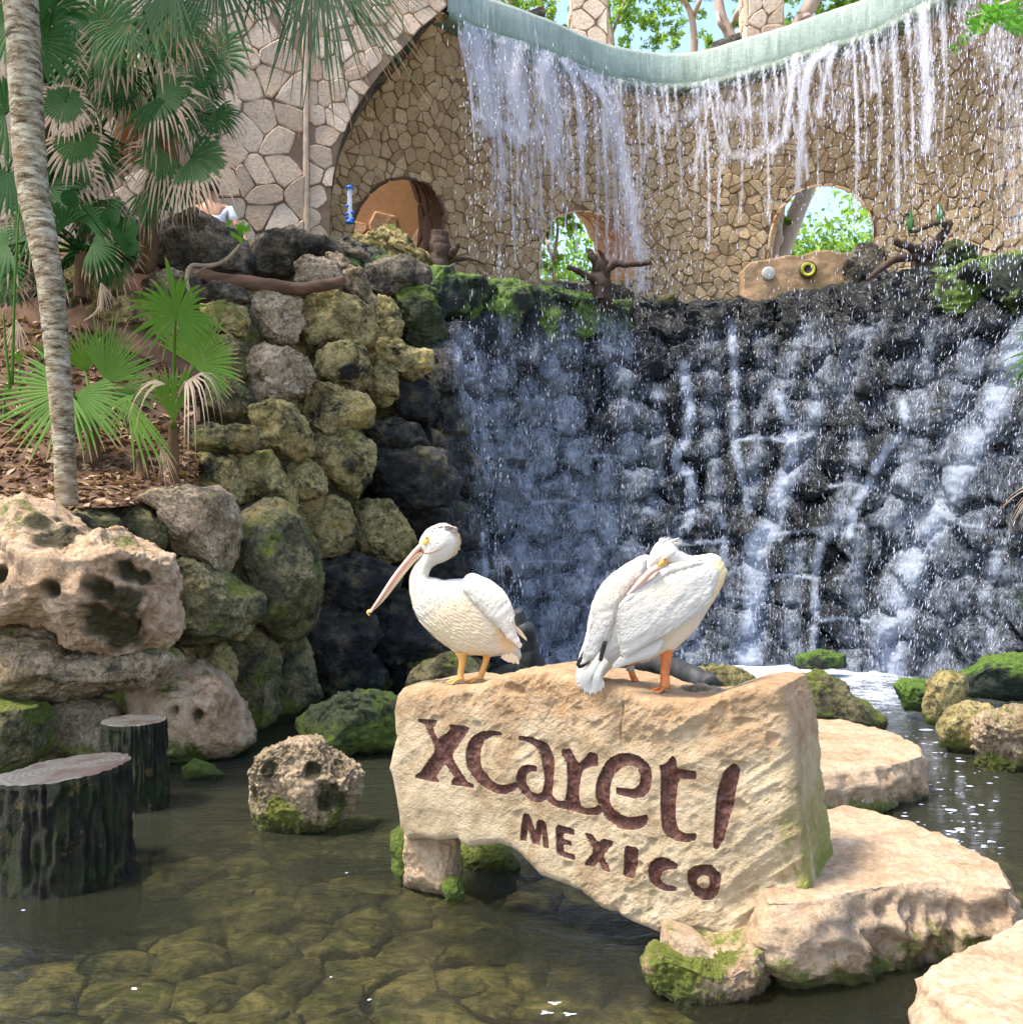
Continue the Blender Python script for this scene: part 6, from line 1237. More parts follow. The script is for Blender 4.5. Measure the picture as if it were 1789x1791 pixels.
# small bright palms on the bank
def lf(par, px, py, Y, Rpx, ang, mat, n3=(0, -1, .45), base=None, seed=0, **k):
    """ang: direction the leaf points on the picture, degrees anticlockwise from right"""
    hub = P(px, py, Y); a = R_(ang); e1 = A((math.cos(a), k.pop('toward', -.15), math.sin(a))); return fan(par, hub, e1, n3, Rpx * Y / F, M[mat], base=P(*base) if base else None, seed=seed, **k)
b = P(275, 865, 8.55); pa = thing('fan_palm', b, 'small fan palm with a split green leaf and one withered drooping leaf', 'palm', 'fan palms on the bank')
palmtrunk(pa, [P(308, 862, 8.55), P(304, 800, 8.5), P(302, 738, 8.45)], [.035, .045, .04], seed=1)
lf(pa, 340, 640, 8.45, 112, 52, 'fan', seed=1, spread=190, tipdroop=.15, droop=.08, base=(302, 742, 8.5), fuse=.62)
lf(pa, 304, 738, 8.30, 98, 90, 'fan', seed=2, spread=62, nseg=15, tipdroop=.05, droop=0., fuse=.8, cone=.05, base=(302, 748, 8.4))
lf(pa, 308, 553, 8.2, 92, 88, 'fan', seed=3, spread=330, nseg=30, tipdroop=.45, droop=.1, base=(302, 742, 8.5), lenvar=.2, n3=(.1, -1, .25))
lf(pa, 306, 548, 8.25, 130, 108, 'fan', seed=31, spread=70, nseg=9, tipdroop=.7, droop=.15, lenvar=.2, fuse=.25)
lf(pa, 325, 668, 8.15, 118, 20, 'fandead', seed=4, spread=110, nseg=15, tipdroop=1.0, droop=.45, fuse=.25, wid=1.25, n3=(.2, -.7, 1), base=(302, 742, 8.4), toward=-.5)
lf(pa, 290, 672, 8.15, 85, 170, 'fandead', seed=5, spread=90, nseg=10, tipdroop=1.0, droop=.45, fuse=.25, wid=1.2, n3=(-.2, -.7, 1), toward=-.5)
pb = thing('fan_palm', P(165, 850, 8.7), 'spreading bright fan palm right behind the ringed trunk', 'palm', 'fan palms on the bank')
palmtrunk(pb, [P(168, 850, 8.75), P(165, 800, 8.7), P(162, 740, 8.7)], [.075, .07, .05], seed=2)
lf(pb, 120, 682, 8.6, 132, 200, 'fan', seed=6, spread=215, nseg=30, tipdroop=.12, droop=.08, base=(162, 745, 8.7), fuse=.45)
lf(pb, 132, 688, 8.65, 120, 330, 'fan', seed=7, spread=130, nseg=20, tipdroop=.2, droop=.12, base=(162, 745, 8.7), fuse=.5)
lf(pb, 185, 668, 8.7, 118, 62, 'fan', seed=8, spread=120, nseg=24, tipdroop=.1, droop=.05, base=(162, 745, 8.7), fuse=.5)
lf(pb, 150, 650, 8.9, 100, 95, 'fan', seed=9, spread=110, nseg=14, tipdroop=.1, droop=.05, base=(162, 745, 8.7), fuse=.4)
lf(pb, 200, 690, 8.75, 95, 355, 'fan', seed=10, spread=110, nseg=16, tipdroop=.25, droop=.15, base=(162, 745, 8.7), fuse=.45)
pc = thing('fan_palm', P(245, 865, 8.5), 'young palm with a hanging green leaf turning brown at its tip', 'palm', 'fan palms on the bank')
palmtrunk(pc, [P(246, 862, 8.5), P(250, 820, 8.5), P(247, 786, 8.45)], [.055, .05, .035], seed=3)
lf(pc, 222, 700, 8.3, 135, 302, 'fan', seed=11, spread=38, nseg=9, tipdroop=.25, droop=.1, fuse=.5, base=(247, 790, 8.45), lenvar=.2)
lf(pc, 280, 775, 8.25, 82, 292, 'fandead', seed=12, spread=34, nseg=12, tipdroop=.1, droop=.1, fuse=.3, lenvar=.2)
lf(pc, 235, 690, 8.35, 70, 225, 'fan', seed=13, spread=60, nseg=7, tipdroop=.6, droop=.1, fuse=.3)
for k, (x, y, Y, r, a, mt, sp) in enumerate([(30, 560, 9.4, 60, 270, 'fandead', 80), (178, 495, 9.6, 48, 290, 'fandead', 60), (35, 640, 9.2, 60, 90, 'fan', 60), (70, 625, 9.3, 50, 75, 'fan', 70), (8, 690, 9.0, 46, 60, 'fan', 70)]):
    t = thing('palm_seedling', P(x, y + 50, Y), ['withered brown palm seedling in the shade at the far left', 'withered palm seedling below the dark shaded palms', 'thin green seedling left of the ringed trunk', 'seedling touching the left side of the ringed trunk', 'low seedling at the left frame edge'][k], 'seedling')
    lf(t, x, y, Y, r, a, mt, seed=60 + k, spread=sp, nseg=9, tipdroop=.3, fuse=.3, base=(x, y + 50, Y))
# dark palms in the upper left
pd = thing('fan_palm', P(60, 560, 10.2), 'tall shaded fan palm behind the ringed trunk, many leaves with withered tips', 'palm', 'tall dark fan palms')
palmtrunk(pd, [P(60, 560, 10.3), P(58, 400, 10.2), P(70, 250, 9.9), P(80, 150, 9.6)], [.13, .12, .10, .07], seed=4)
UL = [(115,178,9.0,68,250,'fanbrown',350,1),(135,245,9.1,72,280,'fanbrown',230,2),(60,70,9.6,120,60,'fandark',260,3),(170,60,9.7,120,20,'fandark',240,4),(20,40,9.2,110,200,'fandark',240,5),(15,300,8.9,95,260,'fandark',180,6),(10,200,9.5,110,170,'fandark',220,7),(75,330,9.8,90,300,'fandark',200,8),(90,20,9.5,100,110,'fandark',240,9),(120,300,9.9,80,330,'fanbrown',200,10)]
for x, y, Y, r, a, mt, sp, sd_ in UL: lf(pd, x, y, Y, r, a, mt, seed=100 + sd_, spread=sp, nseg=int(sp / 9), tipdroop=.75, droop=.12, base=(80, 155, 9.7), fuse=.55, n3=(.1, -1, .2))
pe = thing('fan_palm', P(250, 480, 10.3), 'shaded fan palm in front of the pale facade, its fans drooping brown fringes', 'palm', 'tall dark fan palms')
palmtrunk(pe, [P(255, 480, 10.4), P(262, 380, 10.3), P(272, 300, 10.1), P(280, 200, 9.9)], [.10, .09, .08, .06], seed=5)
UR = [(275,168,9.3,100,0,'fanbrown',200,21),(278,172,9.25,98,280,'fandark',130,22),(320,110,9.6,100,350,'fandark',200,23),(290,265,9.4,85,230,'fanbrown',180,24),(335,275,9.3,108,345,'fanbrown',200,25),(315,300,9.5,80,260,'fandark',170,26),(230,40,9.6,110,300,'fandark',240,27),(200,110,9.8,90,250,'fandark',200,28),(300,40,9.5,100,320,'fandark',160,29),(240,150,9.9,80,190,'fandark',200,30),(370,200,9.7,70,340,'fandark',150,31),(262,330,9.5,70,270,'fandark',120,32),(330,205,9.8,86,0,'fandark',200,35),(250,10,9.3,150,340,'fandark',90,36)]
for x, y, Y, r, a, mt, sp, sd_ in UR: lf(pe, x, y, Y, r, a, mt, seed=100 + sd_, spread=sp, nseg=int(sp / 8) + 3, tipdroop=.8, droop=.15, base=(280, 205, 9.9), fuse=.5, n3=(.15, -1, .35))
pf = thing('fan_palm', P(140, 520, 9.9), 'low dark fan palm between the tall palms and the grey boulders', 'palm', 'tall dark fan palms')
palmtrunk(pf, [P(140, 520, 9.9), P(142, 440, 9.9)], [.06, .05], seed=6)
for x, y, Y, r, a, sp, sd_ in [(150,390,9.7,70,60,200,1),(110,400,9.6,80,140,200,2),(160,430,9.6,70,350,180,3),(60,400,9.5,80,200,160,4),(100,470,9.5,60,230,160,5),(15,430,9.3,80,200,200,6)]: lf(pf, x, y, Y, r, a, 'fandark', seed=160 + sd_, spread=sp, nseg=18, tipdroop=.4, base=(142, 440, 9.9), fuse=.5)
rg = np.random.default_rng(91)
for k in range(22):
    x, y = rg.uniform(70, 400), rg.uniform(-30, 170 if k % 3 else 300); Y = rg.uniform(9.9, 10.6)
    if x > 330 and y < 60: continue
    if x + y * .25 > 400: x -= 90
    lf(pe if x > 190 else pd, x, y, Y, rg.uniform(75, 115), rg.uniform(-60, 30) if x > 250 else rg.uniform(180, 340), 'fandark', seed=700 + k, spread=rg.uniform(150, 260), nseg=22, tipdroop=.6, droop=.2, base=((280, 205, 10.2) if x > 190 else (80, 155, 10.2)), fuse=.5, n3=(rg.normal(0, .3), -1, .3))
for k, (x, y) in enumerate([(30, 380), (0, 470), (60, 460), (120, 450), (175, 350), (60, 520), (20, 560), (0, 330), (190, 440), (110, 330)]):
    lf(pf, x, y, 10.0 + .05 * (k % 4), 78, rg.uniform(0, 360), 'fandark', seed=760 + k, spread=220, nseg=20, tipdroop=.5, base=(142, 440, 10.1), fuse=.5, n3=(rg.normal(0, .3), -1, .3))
# broad leaf plant and bright sprout
t = thing('broad_leaf_plant', P(215, 470, 9.8), 'dark plant with a few heart shaped leaves beside the shaded palms', 'plant')
for k, (x, y, r, a) in enumerate([(212, 400, 24, -20), (190, 385, 18, 40), (225, 425, 16, -60), (130, 345, 16, 200)]):
    c = P(x, y, 9.4); an = np.linspace(0, 2 * math.pi, 20)[:-1]; rr = r * 9.4 / F * (1 + .35 * np.cos(an + R_(-a))); V = np.vstack([c + np.column_stack([rr * np.cos(an), -.03 * np.cos(an * 2), rr * np.sin(an)]), [c + A((0, .03, 0))]]); jj = np.arange(19)
    o = mobj('leaf', V, [np.stack([jj, (jj + 1) % 19, np.full(19, 19)], 1)], M['fandark'], t, attrs={'t': np.zeros(20)}); v, f = tube(smoothpath([P(215, 470, 9.8), P((x + 215) / 2, (y + 450) / 2, 9.6), c], 8), .006, 5); mobj('petiole', v, f, M['fandark'], o, attrs={'t': np.zeros(len(v))})
t = thing('sprout', P(425, 425, 10.2), 'tiny bright green sprout on the grey boulder top at the end of the pale root', 'plant')
rg = np.random.default_rng(77)
for k in range(11):
    c = P(420 + rg.normal(0, 9), 402 + rg.normal(0, 9), 10.15 + rg.uniform(-.05, .05)); a = rg.uniform(0, 6.28); e1 = A((math.cos(a), rg.normal(0, .3), math.sin(a))) * .055; e2 = unit(np.cross(e1, (0, 1, .3))) * .026
    mobj('leaf', A([c - e1, c + e2, c + e1, c - e2, c + A((0, -.01, 0))]), [np.array([[0, 1, 4], [1, 2, 4], [2, 3, 4], [3, 0, 4]])], M['leaf_near'], t)
v, f = tube(smoothpath([P(425, 425, 10.2), P(422, 412, 10.18), P(420, 402, 10.15)], 6), .008, 5); mobj('stem', v, f, M['leaf_near'], t)
# tall ringed palm
tp = [P(-10, -420, 7.9), P(20, -200, 7.8), P(37, 0, 7.7), P(55, 300, 7.65), P(72, 400, 7.62), P(90, 505, 7.6), P(103, 640, 7.6), P(112, 760, 7.6), P(118, 885, 7.6)][::-1]
pth = smoothpath(tp, 420); rd = np.interp(np.linspace(0, 1, 420), np.linspace(0, 1, 9), A([18.5, 19, 21, 22.5, 25, 27, 29.5, 30, 30]) * 7.6 / F); rg = np.random.default_rng(6)
L = np.arange(420) * .012; ringp = L * 26 + 2.0 * np.sin(L * 3); rd = rd * (1 + .05 * (np.abs(np.sin(ringp)) ** .4) - .04)
tree = thing('ringed_palm', pth[0], 'tall slender palm with a pale ring scarred trunk leaning left', 'palm tree')
v, f = tube(pth, rd, 28, rough=.055, seed=3); mobj('trunk', v, f, M['palmbark'], tree)
crown = pth[-1]
for k, (x, y, Y, r, a, sp) in enumerate([(548,-75,7.6,235,268,30),(562,-70,7.5,220,286,40),(590,-60,7.45,180,310,44),(640,-60,7.6,130,318,50),(530,-70,7.7,200,262,18)]):
    fan(tree, P(x, y, Y), (math.cos(R_(a)), -.1, math.sin(R_(a))), (0, -1, .1), r * Y / F, M['needle'], nseg=int(sp * .8), spread=sp, droop=.05, tipdroop=.12, fuse=.30, seed=300 + k, base=crown, wid=2.4, lenvar=.35)
for k, (x, y, Y, r, a, sp) in enumerate([(380,-60,7.6,150,290,120),(300,-40,7.4,140,250,90),(450,-50,7.8,110,300,80)]):
    fan(tree, P(x, y, Y), (math.cos(R_(a)), -.1, math.sin(R_(a))), (0, -1, .3), r * Y / F, M['needle'], nseg=int(sp * .3), spread=sp, droop=.05, tipdroop=.2, fuse=.35, seed=330 + k, base=crown, wid=1.7, lenvar=.35)
for k in range(6):
    a = k * 60 + 20; fan(tree, crown + A((math.cos(R_(a)) * .9, math.sin(R_(a)) * .9, .5)), (math.cos(R_(a)), math.sin(R_(a)), .1), (0, 0, 1), .8, M['needle'], nseg=26, spread=260, droop=.3, fuse=.5, seed=350 + k, base=crown)
# thin green stalks
for k, (x0, y0, x1, y1, lb) in enumerate([(22, 640, 36, 345, 'tall straight green stalk rising left of the ringed trunk'), (18, 650, 6, 545, 'short green stalk at the left frame edge')]):
    v, f = tube(smoothpath([P(x0, y0 + 30, 8.4), P((x0 + x1) / 2 - 2, (y0 + y1) / 2, 8.4), P(x1, y1, 8.4)], 14), np.linspace(.014, .007, 14), 7); mobj('stalk', v, f, M['fan'], label=lb, cat='stalk', attrs={'t': np.zeros(len(v))})

# plants at the right edge
pr = thing('fan_palm', P(1870, 1150, 6.6), 'green palm fan reaching in from the right frame edge', 'palm')
palmtrunk(pr, [P(1900, 1250, 6.8), P(1890, 1000, 6.7), P(1870, 700, 6.6)], [.09, .08, .06], seed=9)
lf(pr, 1822, 615, 6.5, 90, 225, 'fan', seed=401, spread=110, nseg=16, tipdroop=.2, fuse=.3, base=(1870, 720, 6.6), lenvar=.25)
lf(pr, 1835, 590, 6.5, 100, 160, 'fan', seed=402, spread=40, nseg=6, tipdroop=.3, fuse=.3, base=(1870, 720, 6.6))
lf(pr, 1830, 845, 6.5, 88, 205, 'fandead', seed=403, spread=50, nseg=12, tipdroop=.3, fuse=.25, base=(1872, 780, 6.6), lenvar=.25)
br = thing('leafy_branch', P(1880, -60, 5.), 'bright green leafy branch hanging into the top right corner', 'branch')
v, f = tube(smoothpath([P(1960, -110, 5.), P(1840, -40, 4.9), P(1740, 15, 4.8), P(1700, 30, 4.75)], 14), np.linspace(.02, .004, 14), 7); mobj('twig', v, f, M['bark'], br)
rg = np.random.default_rng(15)
for sfx in range(26):
    tt_ = rg.uniform(.25, 1); a0 = smoothpath([P(1900, -60, 4.95), P(1800, 0, 4.85), P(1700, 30, 4.75)], 60)[int(tt_ * 59)]; dr = unit(A((rg.normal(-.35, .6), rg.normal(0, .4), rg.normal(-.35, .45)))); mb = MB(); Ls = rg.uniform(.09, .19)
    for k in range(11):
        c = a0 + dr * Ls * k / 10; 
        for sg in (-1, 1):
            e1 = unit(dr * .6 + sg * unit(np.cross(dr, (0.1, 1, .1))) + rg.normal(0, .15, 3)) * rg.uniform(.02, .042); e2 = unit(np.cross(e1, (0, 1, .2))) * .007; mb.add([c, c + e1 * .5 + e2, c + e1, c + e1 * .5 - e2], [np.array([[0, 1, 2, 3]])])
    mb.obj('leaf_spray', M['leaf_near'], br)

# ------------------------------------------------------------------ driftwood, snags, birds and fittings
def snag(name, paths, mat, label, cat, base, rough=.35, seed=0, group=None):
    t = thing(name, base, label, cat, group)
    for k, (pts, r) in enumerate(paths):
        n = 60; pp_ = smoothpath(pts, 13); pp_[1:-1] += .10 * np.mean(r) * np.random.default_rng(seed + k).normal(0, 1, (11, 3)); pp_ = smoothpath(pp_, n); v, f = tube(pp_, np.interp(np.linspace(0, 1, n), np.linspace(0, 1, len(r)), r), 18, rough=rough * .75, seed=seed + k); mobj('trunk' if k == 0 else 'branch', v, f, M[mat], t)
    return t
q = 10.35
snag('fallen_log', [([P(330, 480, 10.3), P(390, 492, 10.2), P(450, 496, 10.15), P(520, 505, 10.2), P(560, 500, 10.25), P(600, 490, 10.4)], [.075, .085, .075, .065, .06, .045])], 'redwood', 'brown weathered log lying across the top of the boulder bank', 'log', P(460, 510, 10.2), seed=1)
snag('pale_root', [([P(420, 428, 10.2), P(395, 455, 10.15), P(365, 465, 10.1), P(335, 465, 10.), P(328, 490, 9.95), P(338, 530, 9.9)], [.012, .018, .022, .02, .02, .016]), ([P(365, 465, 10.1), P(340, 478, 10.05)], [.016, .01])], 'twig', 'pale winding root hanging over the shaded boulders', 'root', P(338, 530, 9.9), seed=2)
snag('thin_vine', [([P(178, 500, 9.6), P(178, 530, 9.6), P(165, 550, 9.6), P(148, 562, 9.6)], [.014, .014, .013, .01])], 'twig', 'short grey vine curling left of the shaded rocks', 'vine', P(148, 562, 9.6), seed=3)
z0 = 4.6
def zY(py, Y): return EYE + (CY - py) / F * Y
snag('dead_tree', [([P(768, 480, 12.6), P(768, 440, 12.6), P(770, 405, 12.6)], [.14, .13, .11]), ([P(778, 452, 12.6), P(795, 438, 12.5), P(802, 425, 12.45)], [.06, .05, .02]), ([P(780, 458, 12.6), P(820, 452, 12.5), P(850, 462, 12.45)], [.03, .025, .012])], 'driftwood', 'broken dead trunk standing on the ledge beside the left opening', 'dead tree', P(768, 480, 12.6), seed=4)
snag('dead_tree_snag', [([P(1053, 530, 13.6), P(1050, 480, 13.6), P(1052, 455, 13.55)], [.14, .13, .09]), ([P(1050, 466, 13.55), P(1036, 450, 13.5), P(1031, 436, 13.5)], [.08, .05, .035]), ([P(1053, 458, 13.55), P(1052, 445, 13.5), P(1045, 437, 13.45)], [.05, .03, .012]), ([P(1056, 475, 13.55), P(1075, 462, 13.5), P(1100, 463, 13.4), P(1138, 458, 13.3)], [.07, .05, .04, .03]), ([P(1045, 492, 13.55), P(1022, 480, 13.45), P(992, 466, 13.35)], [.05, .045, .03])], 'driftwood', 'dark branching snag in front of the middle opening', 'dead tree', P(1053, 530, 13.6), seed=6)
snag('dead_tree_snag', [([P(1618, 490, 12.6), P(1615, 455, 12.6), P(1612, 430, 12.55)], [.15, .14, .11]), ([P(1618, 445, 12.5), P(1640, 420, 12.45), P(1655, 400, 12.4), P(1661, 386, 12.4)], [.09, .06, .05, .03]), ([P(1655, 392, 12.4), P(1630, 392, 12.35), P(1605, 403, 12.3), P(1590, 405, 12.3)], [.03, .03, .025, .02]), ([P(1612, 440, 12.5), P(1590, 432, 12.4), P(1570, 425, 12.35), P(1562, 420, 12.3)], [.07, .05, .045, .03]), ([P(1612, 450, 12.5), P(1570, 452, 12.3), P(1540, 470, 12.2), P(1515, 490, 12.15)], [.05, .045, .04, .02])], 'driftwood', 'dark branching snag on the ledge right of the right opening', 'dead tree', P(1618, 490, 12.6), seed=12)
snag('driftwood_log', [([P(950, 1215, 6.3), P(935, 1160, 6.3), P(918, 1110, 6.25), P(904, 1068, 6.2)], [.10, .065, .058, .035]), ([P(950, 1320, 6.35), P(950, 1215, 6.3)], [.11, .10])], 'greywood', 'splintered dark driftwood standing behind the left pelican', 'driftwood', P(950, 1320, 6.3), seed=20)
snag('grey_log', [([P(1060, 1142, 6.2), P(1110, 1158, 5.9), P(1170, 1165, 5.6), P(1215, 1185, 5.35), P(1243, 1198, 5.2)], [.06, .07, .062, .055, .045]), ([P(1130, 1158, 5.85), P(1150, 1250, 5.9), P(1160, 1400, 5.95)], [.06, .06, .07])], 'greywood', 'smooth grey log leaning behind the preening pelican', 'log', P(1160, 1400, 5.95), rough=.12, seed=22)
# hollow dark cavity block on the sign top behind the feet
# rock lumps on the ledge
rock_px('ledge_rock', [(582,430),(600,405),(640,410),(672,380),(692,385),(715,420),(740,450),(790,470),(770,500),(640,500),(590,470)], 12.45, 'ochre', .3, lvl=5, seed=701, label='pitted olive rock filling the foot of the left opening', cat='rock', rough=.12, pits=.2, sm=1, sq=(.6, .55))
rock_px('ledge_rock', [(1484,515),(1483,455),(1505,424),(1530,418),(1552,430),(1556,490),(1550,510)], 13.3, 'grey', .25, lvl=5, seed=702, label='tall dark weathered block right of the round yellow fitting', cat='rock', rough=.06, sm=0, sq=(.4, .4))
rock_px('ledge_rock', [(1635,480),(1640,440),(1660,422),(1690,418),(1712,436),(1718,480)], 12.3, 'green', .3, lvl=5, seed=703, label='dark green overgrown rock right of the snag', cat='rock', rough=.15, sm=1)
rock_px('ledge_rock', [(1138,545),(1140,515),(1180,512),(1182,545)], 13.9, 'mossy', .2, lvl=4, seed=704, label='small dark square stone at the centre of the ledge', cat='rock', sm=0, sq=(.4, .4))
rock_px('ledge_rock', [(940,520),(945,494),(1000,492),(1090,498),(1110,515),(1105,545),(950,545)], 14.1, 'grey', .25, lvl=5, seed=705, label='low stone sill under the middle opening', cat='rock', sm=0, sq=(.5, .45))
parap = thing('stone_parapet', P(1400, 540, 13.8), 'rough tan block wall with two round fittings under the right opening', 'parapet')
bp = [(1300,535),(1300,470),(1312,458),(1352,452),(1375,446),(1400,447),(1425,438),(1450,437),(1470,443),(1490,442),(1496,535)]
qq = A(bp); cc = qq.mean(0); Yp = 13.95; polyp = (qq - cc) * A((1, -1)) * Yp / F
V2, Q, bm, be = polygrid(polyp, .025); C = P(cc[0], cc[1], Yp); n_ = len(V2); d_ = .03 * fbm(np.column_stack([V2 * 5, V2[:, :1] * 0]), 4); f = np.column_stack([V2[:, 0], -d_, V2[:, 1]]) + C; bk = np.column_stack([V2[:, 0], 0 * d_ + .35, V2[:, 1]]) + C
mobj('rough_block', np.vstack([f, bk]), [Q, Q[:, ::-1] + n_, np.stack([be[:, 1], be[:, 0], be[:, 0] + n_, be[:, 1] + n_], 1)], M['ledgeblock'] if 'ledgeblock' in M else simple('tan_block_stone', (.34, .22, .12), .85, 18, .9, .3, 6), parap)
cdisc = P(1412, 472, Yp - .05); dm = MB(); v, f = lathe([(.0,-.03),(.112,-.03),(.118,-.01),(.118,.03),(.07,.035)], cdisc, 40, (-.1, -1, 0)); mobj('fitting_ring', v, f, simple('black_green_rim', (.05, .07, .015), .5), parap)
v, f = lathe([(.055,.030),(.06,.040),(.098,.036),(.100,.028)], cdisc, 40, (-.1, -1, 0)); yr = mobj('yellow_ring', v, f, simple('yellow_enamel', (.62, .55, .05), .4), parap)
v, f = lathe([(0,.03),(.055,.032),(.06,.038)], cdisc, 30, (-.1, -1, 0)); mobj('black_centre', v, f, M['black'], parap)
for k in range(30):
    a = k * math.pi / 15; c = cdisc + A((.1, -1, 0)) * .040 + A((math.cos(a) * .094, 0, math.sin(a) * .094)); c1_ = cdisc + A((0, -.041, 0)) + A((math.cos(a) * .080, 0, math.sin(a) * .080)); c2_ = cdisc + A((0, -.038, 0)) + A((math.cos(a) * .108, 0, math.sin(a) * .108)); v, f = tube([c1_, c2_], [.002, .005], 5); mobj('tooth', v, f, M['black'], yr)
cd2 = P(1344, 478, Yp - .04); v, f = lathe([(0,.012),(.075,.014),(.09,.008),(.095,-.02)], cd2, 30, (-.05, -1, 0)); mobj('pale_disc', v, f, simple('pale_grey_disc', (.38, .38, .34), .5), parap)
# hanging tube feeder
fc = P(612, 388, 12.5); fd = thing('tube_feeder', fc, 'clear hanging tube with blue caps on the wall left of the left opening', 'bird feeder')
gl = NT('clear_tube_plastic'); gl = gl.end(gl.N('MixShader', {0: .45, 1: gl.N('BsdfTransparent').outputs[0], 2: gl.bsdf((.75, .8, .9), .15, None, .8)}).outputs[0]); blue = simple('blue_plastic', (.02, .16, .62), .35)
v, f = lathe([(.030,0),(.030,.40)], fc, 18); mobj('tube', v, f, gl, fd)
for z_, r_, nm in ((.40, .045, 'cap'), (-.02, .048, 'base_tray')): v, f = lathe([(0,0),(r_,.0),(r_,.03),(.02,.045),(0,.045)], fc + A((0, 0, z_)), 18); mobj(nm, v, f, blue, fd)
for dx, z_ in ((-.03, .16), (.035, .08), (-.03, .02), (.035, .0), (-.03, .06)):
    c = fc + A((dx, -.02, z_ + .03)); v, f = lathe([(0,-.022),(.022,-.01),(.022,.01),(0,.022)], c, 8, (dx, -.02, .3)); mobj('feeding_port', v, f, blue, fd)
v, f = tube([fc + A((0, 0, .44)), fc + A((0, 0, .60))], .004, 5); mobj('hanger', v, f, M['driftwood'], fd)
# parrots on the right snag
def parrot(x, y, Y, h, label, lean):
    s = Y / F; o = (x, y, Y); t = thing('parrot', P(x, y, Y), label, 'parrot'); g = simple('green_parrot_plumage', (.035, .12, .03), .6, 60, .5, .35, 20)
    pts = [(x + px_ * h, y - py_ * h) for px_, py_ in [(-.10, -.35), (-.05, -.40), (.02, -.1), (.16, .15), (.20, .45), (.16, .70), (.10, .92), (.0, 1.0), (-.10, .95), (-.14, .82), (-.17, .6), (-.20, .35), (-.15, .1)]]
    body('body', pts, o, s, .9, g, t, step=.009)
    wp = [(x + px_ * h, y - py_ * h) for px_, py_ in [(-.02, -.2), (.12, .15), (.17, .45), (.1, .66), (-.02, .6), (-.06, .2)]]; body('wing', wp, o, s, .5, g, t, step=.009, yoff=-.03)
    v, f = tube(smoothpath([P(x - .12 * h, y - .90 * h, Y - .01), P(x - .20 * h, y - .86 * h, Y - .01), P(x - .20 * h, y - .76 * h, Y - .01)], 6), [.02, .018, .014, .012, .008, .002], 7); mobj('beak', v, f, M['black'], t)
    v, f = lathe([(0, 0), (.008, .002), (0, .006)], P(x - .05 * h, y - .86 * h, Y - .05), 8, (0, -1, 0)); mobj('eye', v, f, M['eyeb'], t)
    for dx in (-.05, .05): v, f = tube([P(x + dx * h, y - .08 * h, Y), P(x + dx * h, y + .06 * h, Y - .01)], [.012, .01], 6); mobj('foot', v, f, M['driftwood'], t)
parrot(1591, 402, 12.3, 32, 'green parrot perched on the left branch tip of the right snag', 0)
parrot(1643, 389, 12.35, 32, 'green parrot perched near the top of the right snag', 0)

# ------------------------------------------------------------------ person behind the boulders
pz = P(372, 345, 12.0); pg = 4.05; per = thing('person', (pz[0], 12.0, pg), 'person in a white shirt on the path behind the boulders, mostly hidden by palm leaves', 'person')
H0 = pz[2] + .18 - pg
def skin(name, chain, mat, parent):
    me = bpy.data.meshes.new(name); vs = [c[0] for c in chain]; me.from_pydata([tuple(v) for v in vs], [(c[2], i) for i, c in enumerate(chain) if c[2] is not None], []); o = bpy.data.objects.new(name, me); COL.objects.link(o)
    md = o.modifiers.new('s', 'SKIN'); sub = o.modifiers.new('u', 'SUBSURF'); sub.levels = sub.render_levels = 1
    for i, c in enumerate(chain): me.skin_vertices[0].data[i].radius = (c[1], c[1] * .8)
    me.skin_vertices[0].data[0].use_root = True
    dg = bpy.context.evaluated_depsgraph_get(); ev = o.evaluated_get(dg); m2 = bpy.data.meshes.new_from_object(ev); o.modifiers.clear(); o.data = m2; m2.materials.clear(); m2.materials.append(mat)
    for p in m2.polygons: p.use_smooth = True
    o.parent = parent; return o
skinm = simple('warm_skin', (.50, .27, .17), .5); h = H0 / 1.7
ch = [((0,0,.95*h),.15,None),((0,0,1.15*h),.13,0),((0,0,1.38*h),.15,1),((0,-.01,1.50*h),.055,2),((0,-.03,1.60*h),.085,3),((0,-.03,1.68*h),.07,4),((-.19*h,0,1.40*h),.06,2),((-.27*h,-.02,1.14*h),.045,6),((-.24*h,-.12,.92*h),.03,7),((.19*h,0,1.40*h),.06,2),((.30*h,-.05,1.16*h),.045,9),((.42*h,-.16,.98*h),.032,10),((-.09*h,0,.88*h),.10,0),((-.10*h,0,.48*h),.06,12),((-.10*h,.02,.08*h),.04,13),((-.10*h,-.12,.03*h),.035,14),((.09*h,0,.88*h),.10,0),((.10*h,0,.48*h),.06,16),((.10*h,.02,.08*h),.04,17),((.10*h,-.12,.03*h),.035,18)]
skin('body', ch, skinm, per)
sh = [((0,0,.98*h),.165,None),((0,0,1.18*h),.15,0),((0,0,1.37*h),.17,1),((-.19*h,0,1.39*h),.078,2),((-.245*h,-.01,1.22*h),.07,3),((.19*h,0,1.39*h),.078,2),((.265*h,-.02,1.22*h),.07,5)]
skin('shirt', sh, simple('white_cotton', (.78, .80, .86), .8, 30, .3, .05), per)
tr = [((0,0,.93*h),.165,None),((-.09*h,0,.86*h),.12,0),((-.10*h,0,.5*h),.08,1),((.09*h,0,.86*h),.12,0),((.10*h,0,.5*h),.08,3)]
skin('shorts', tr, simple('blue_denim', (.06, .09, .18), .8), per)
v, f = lathe([(0,.13),(.05,.12),(.085,.07),(.092,.0),(.08,-.05)], (0, 0, 0), 14); v = v + A((0, -.02, 1.62 * h)) + A(wloc(per)); mobj('hair', v, f, M['black'], per)

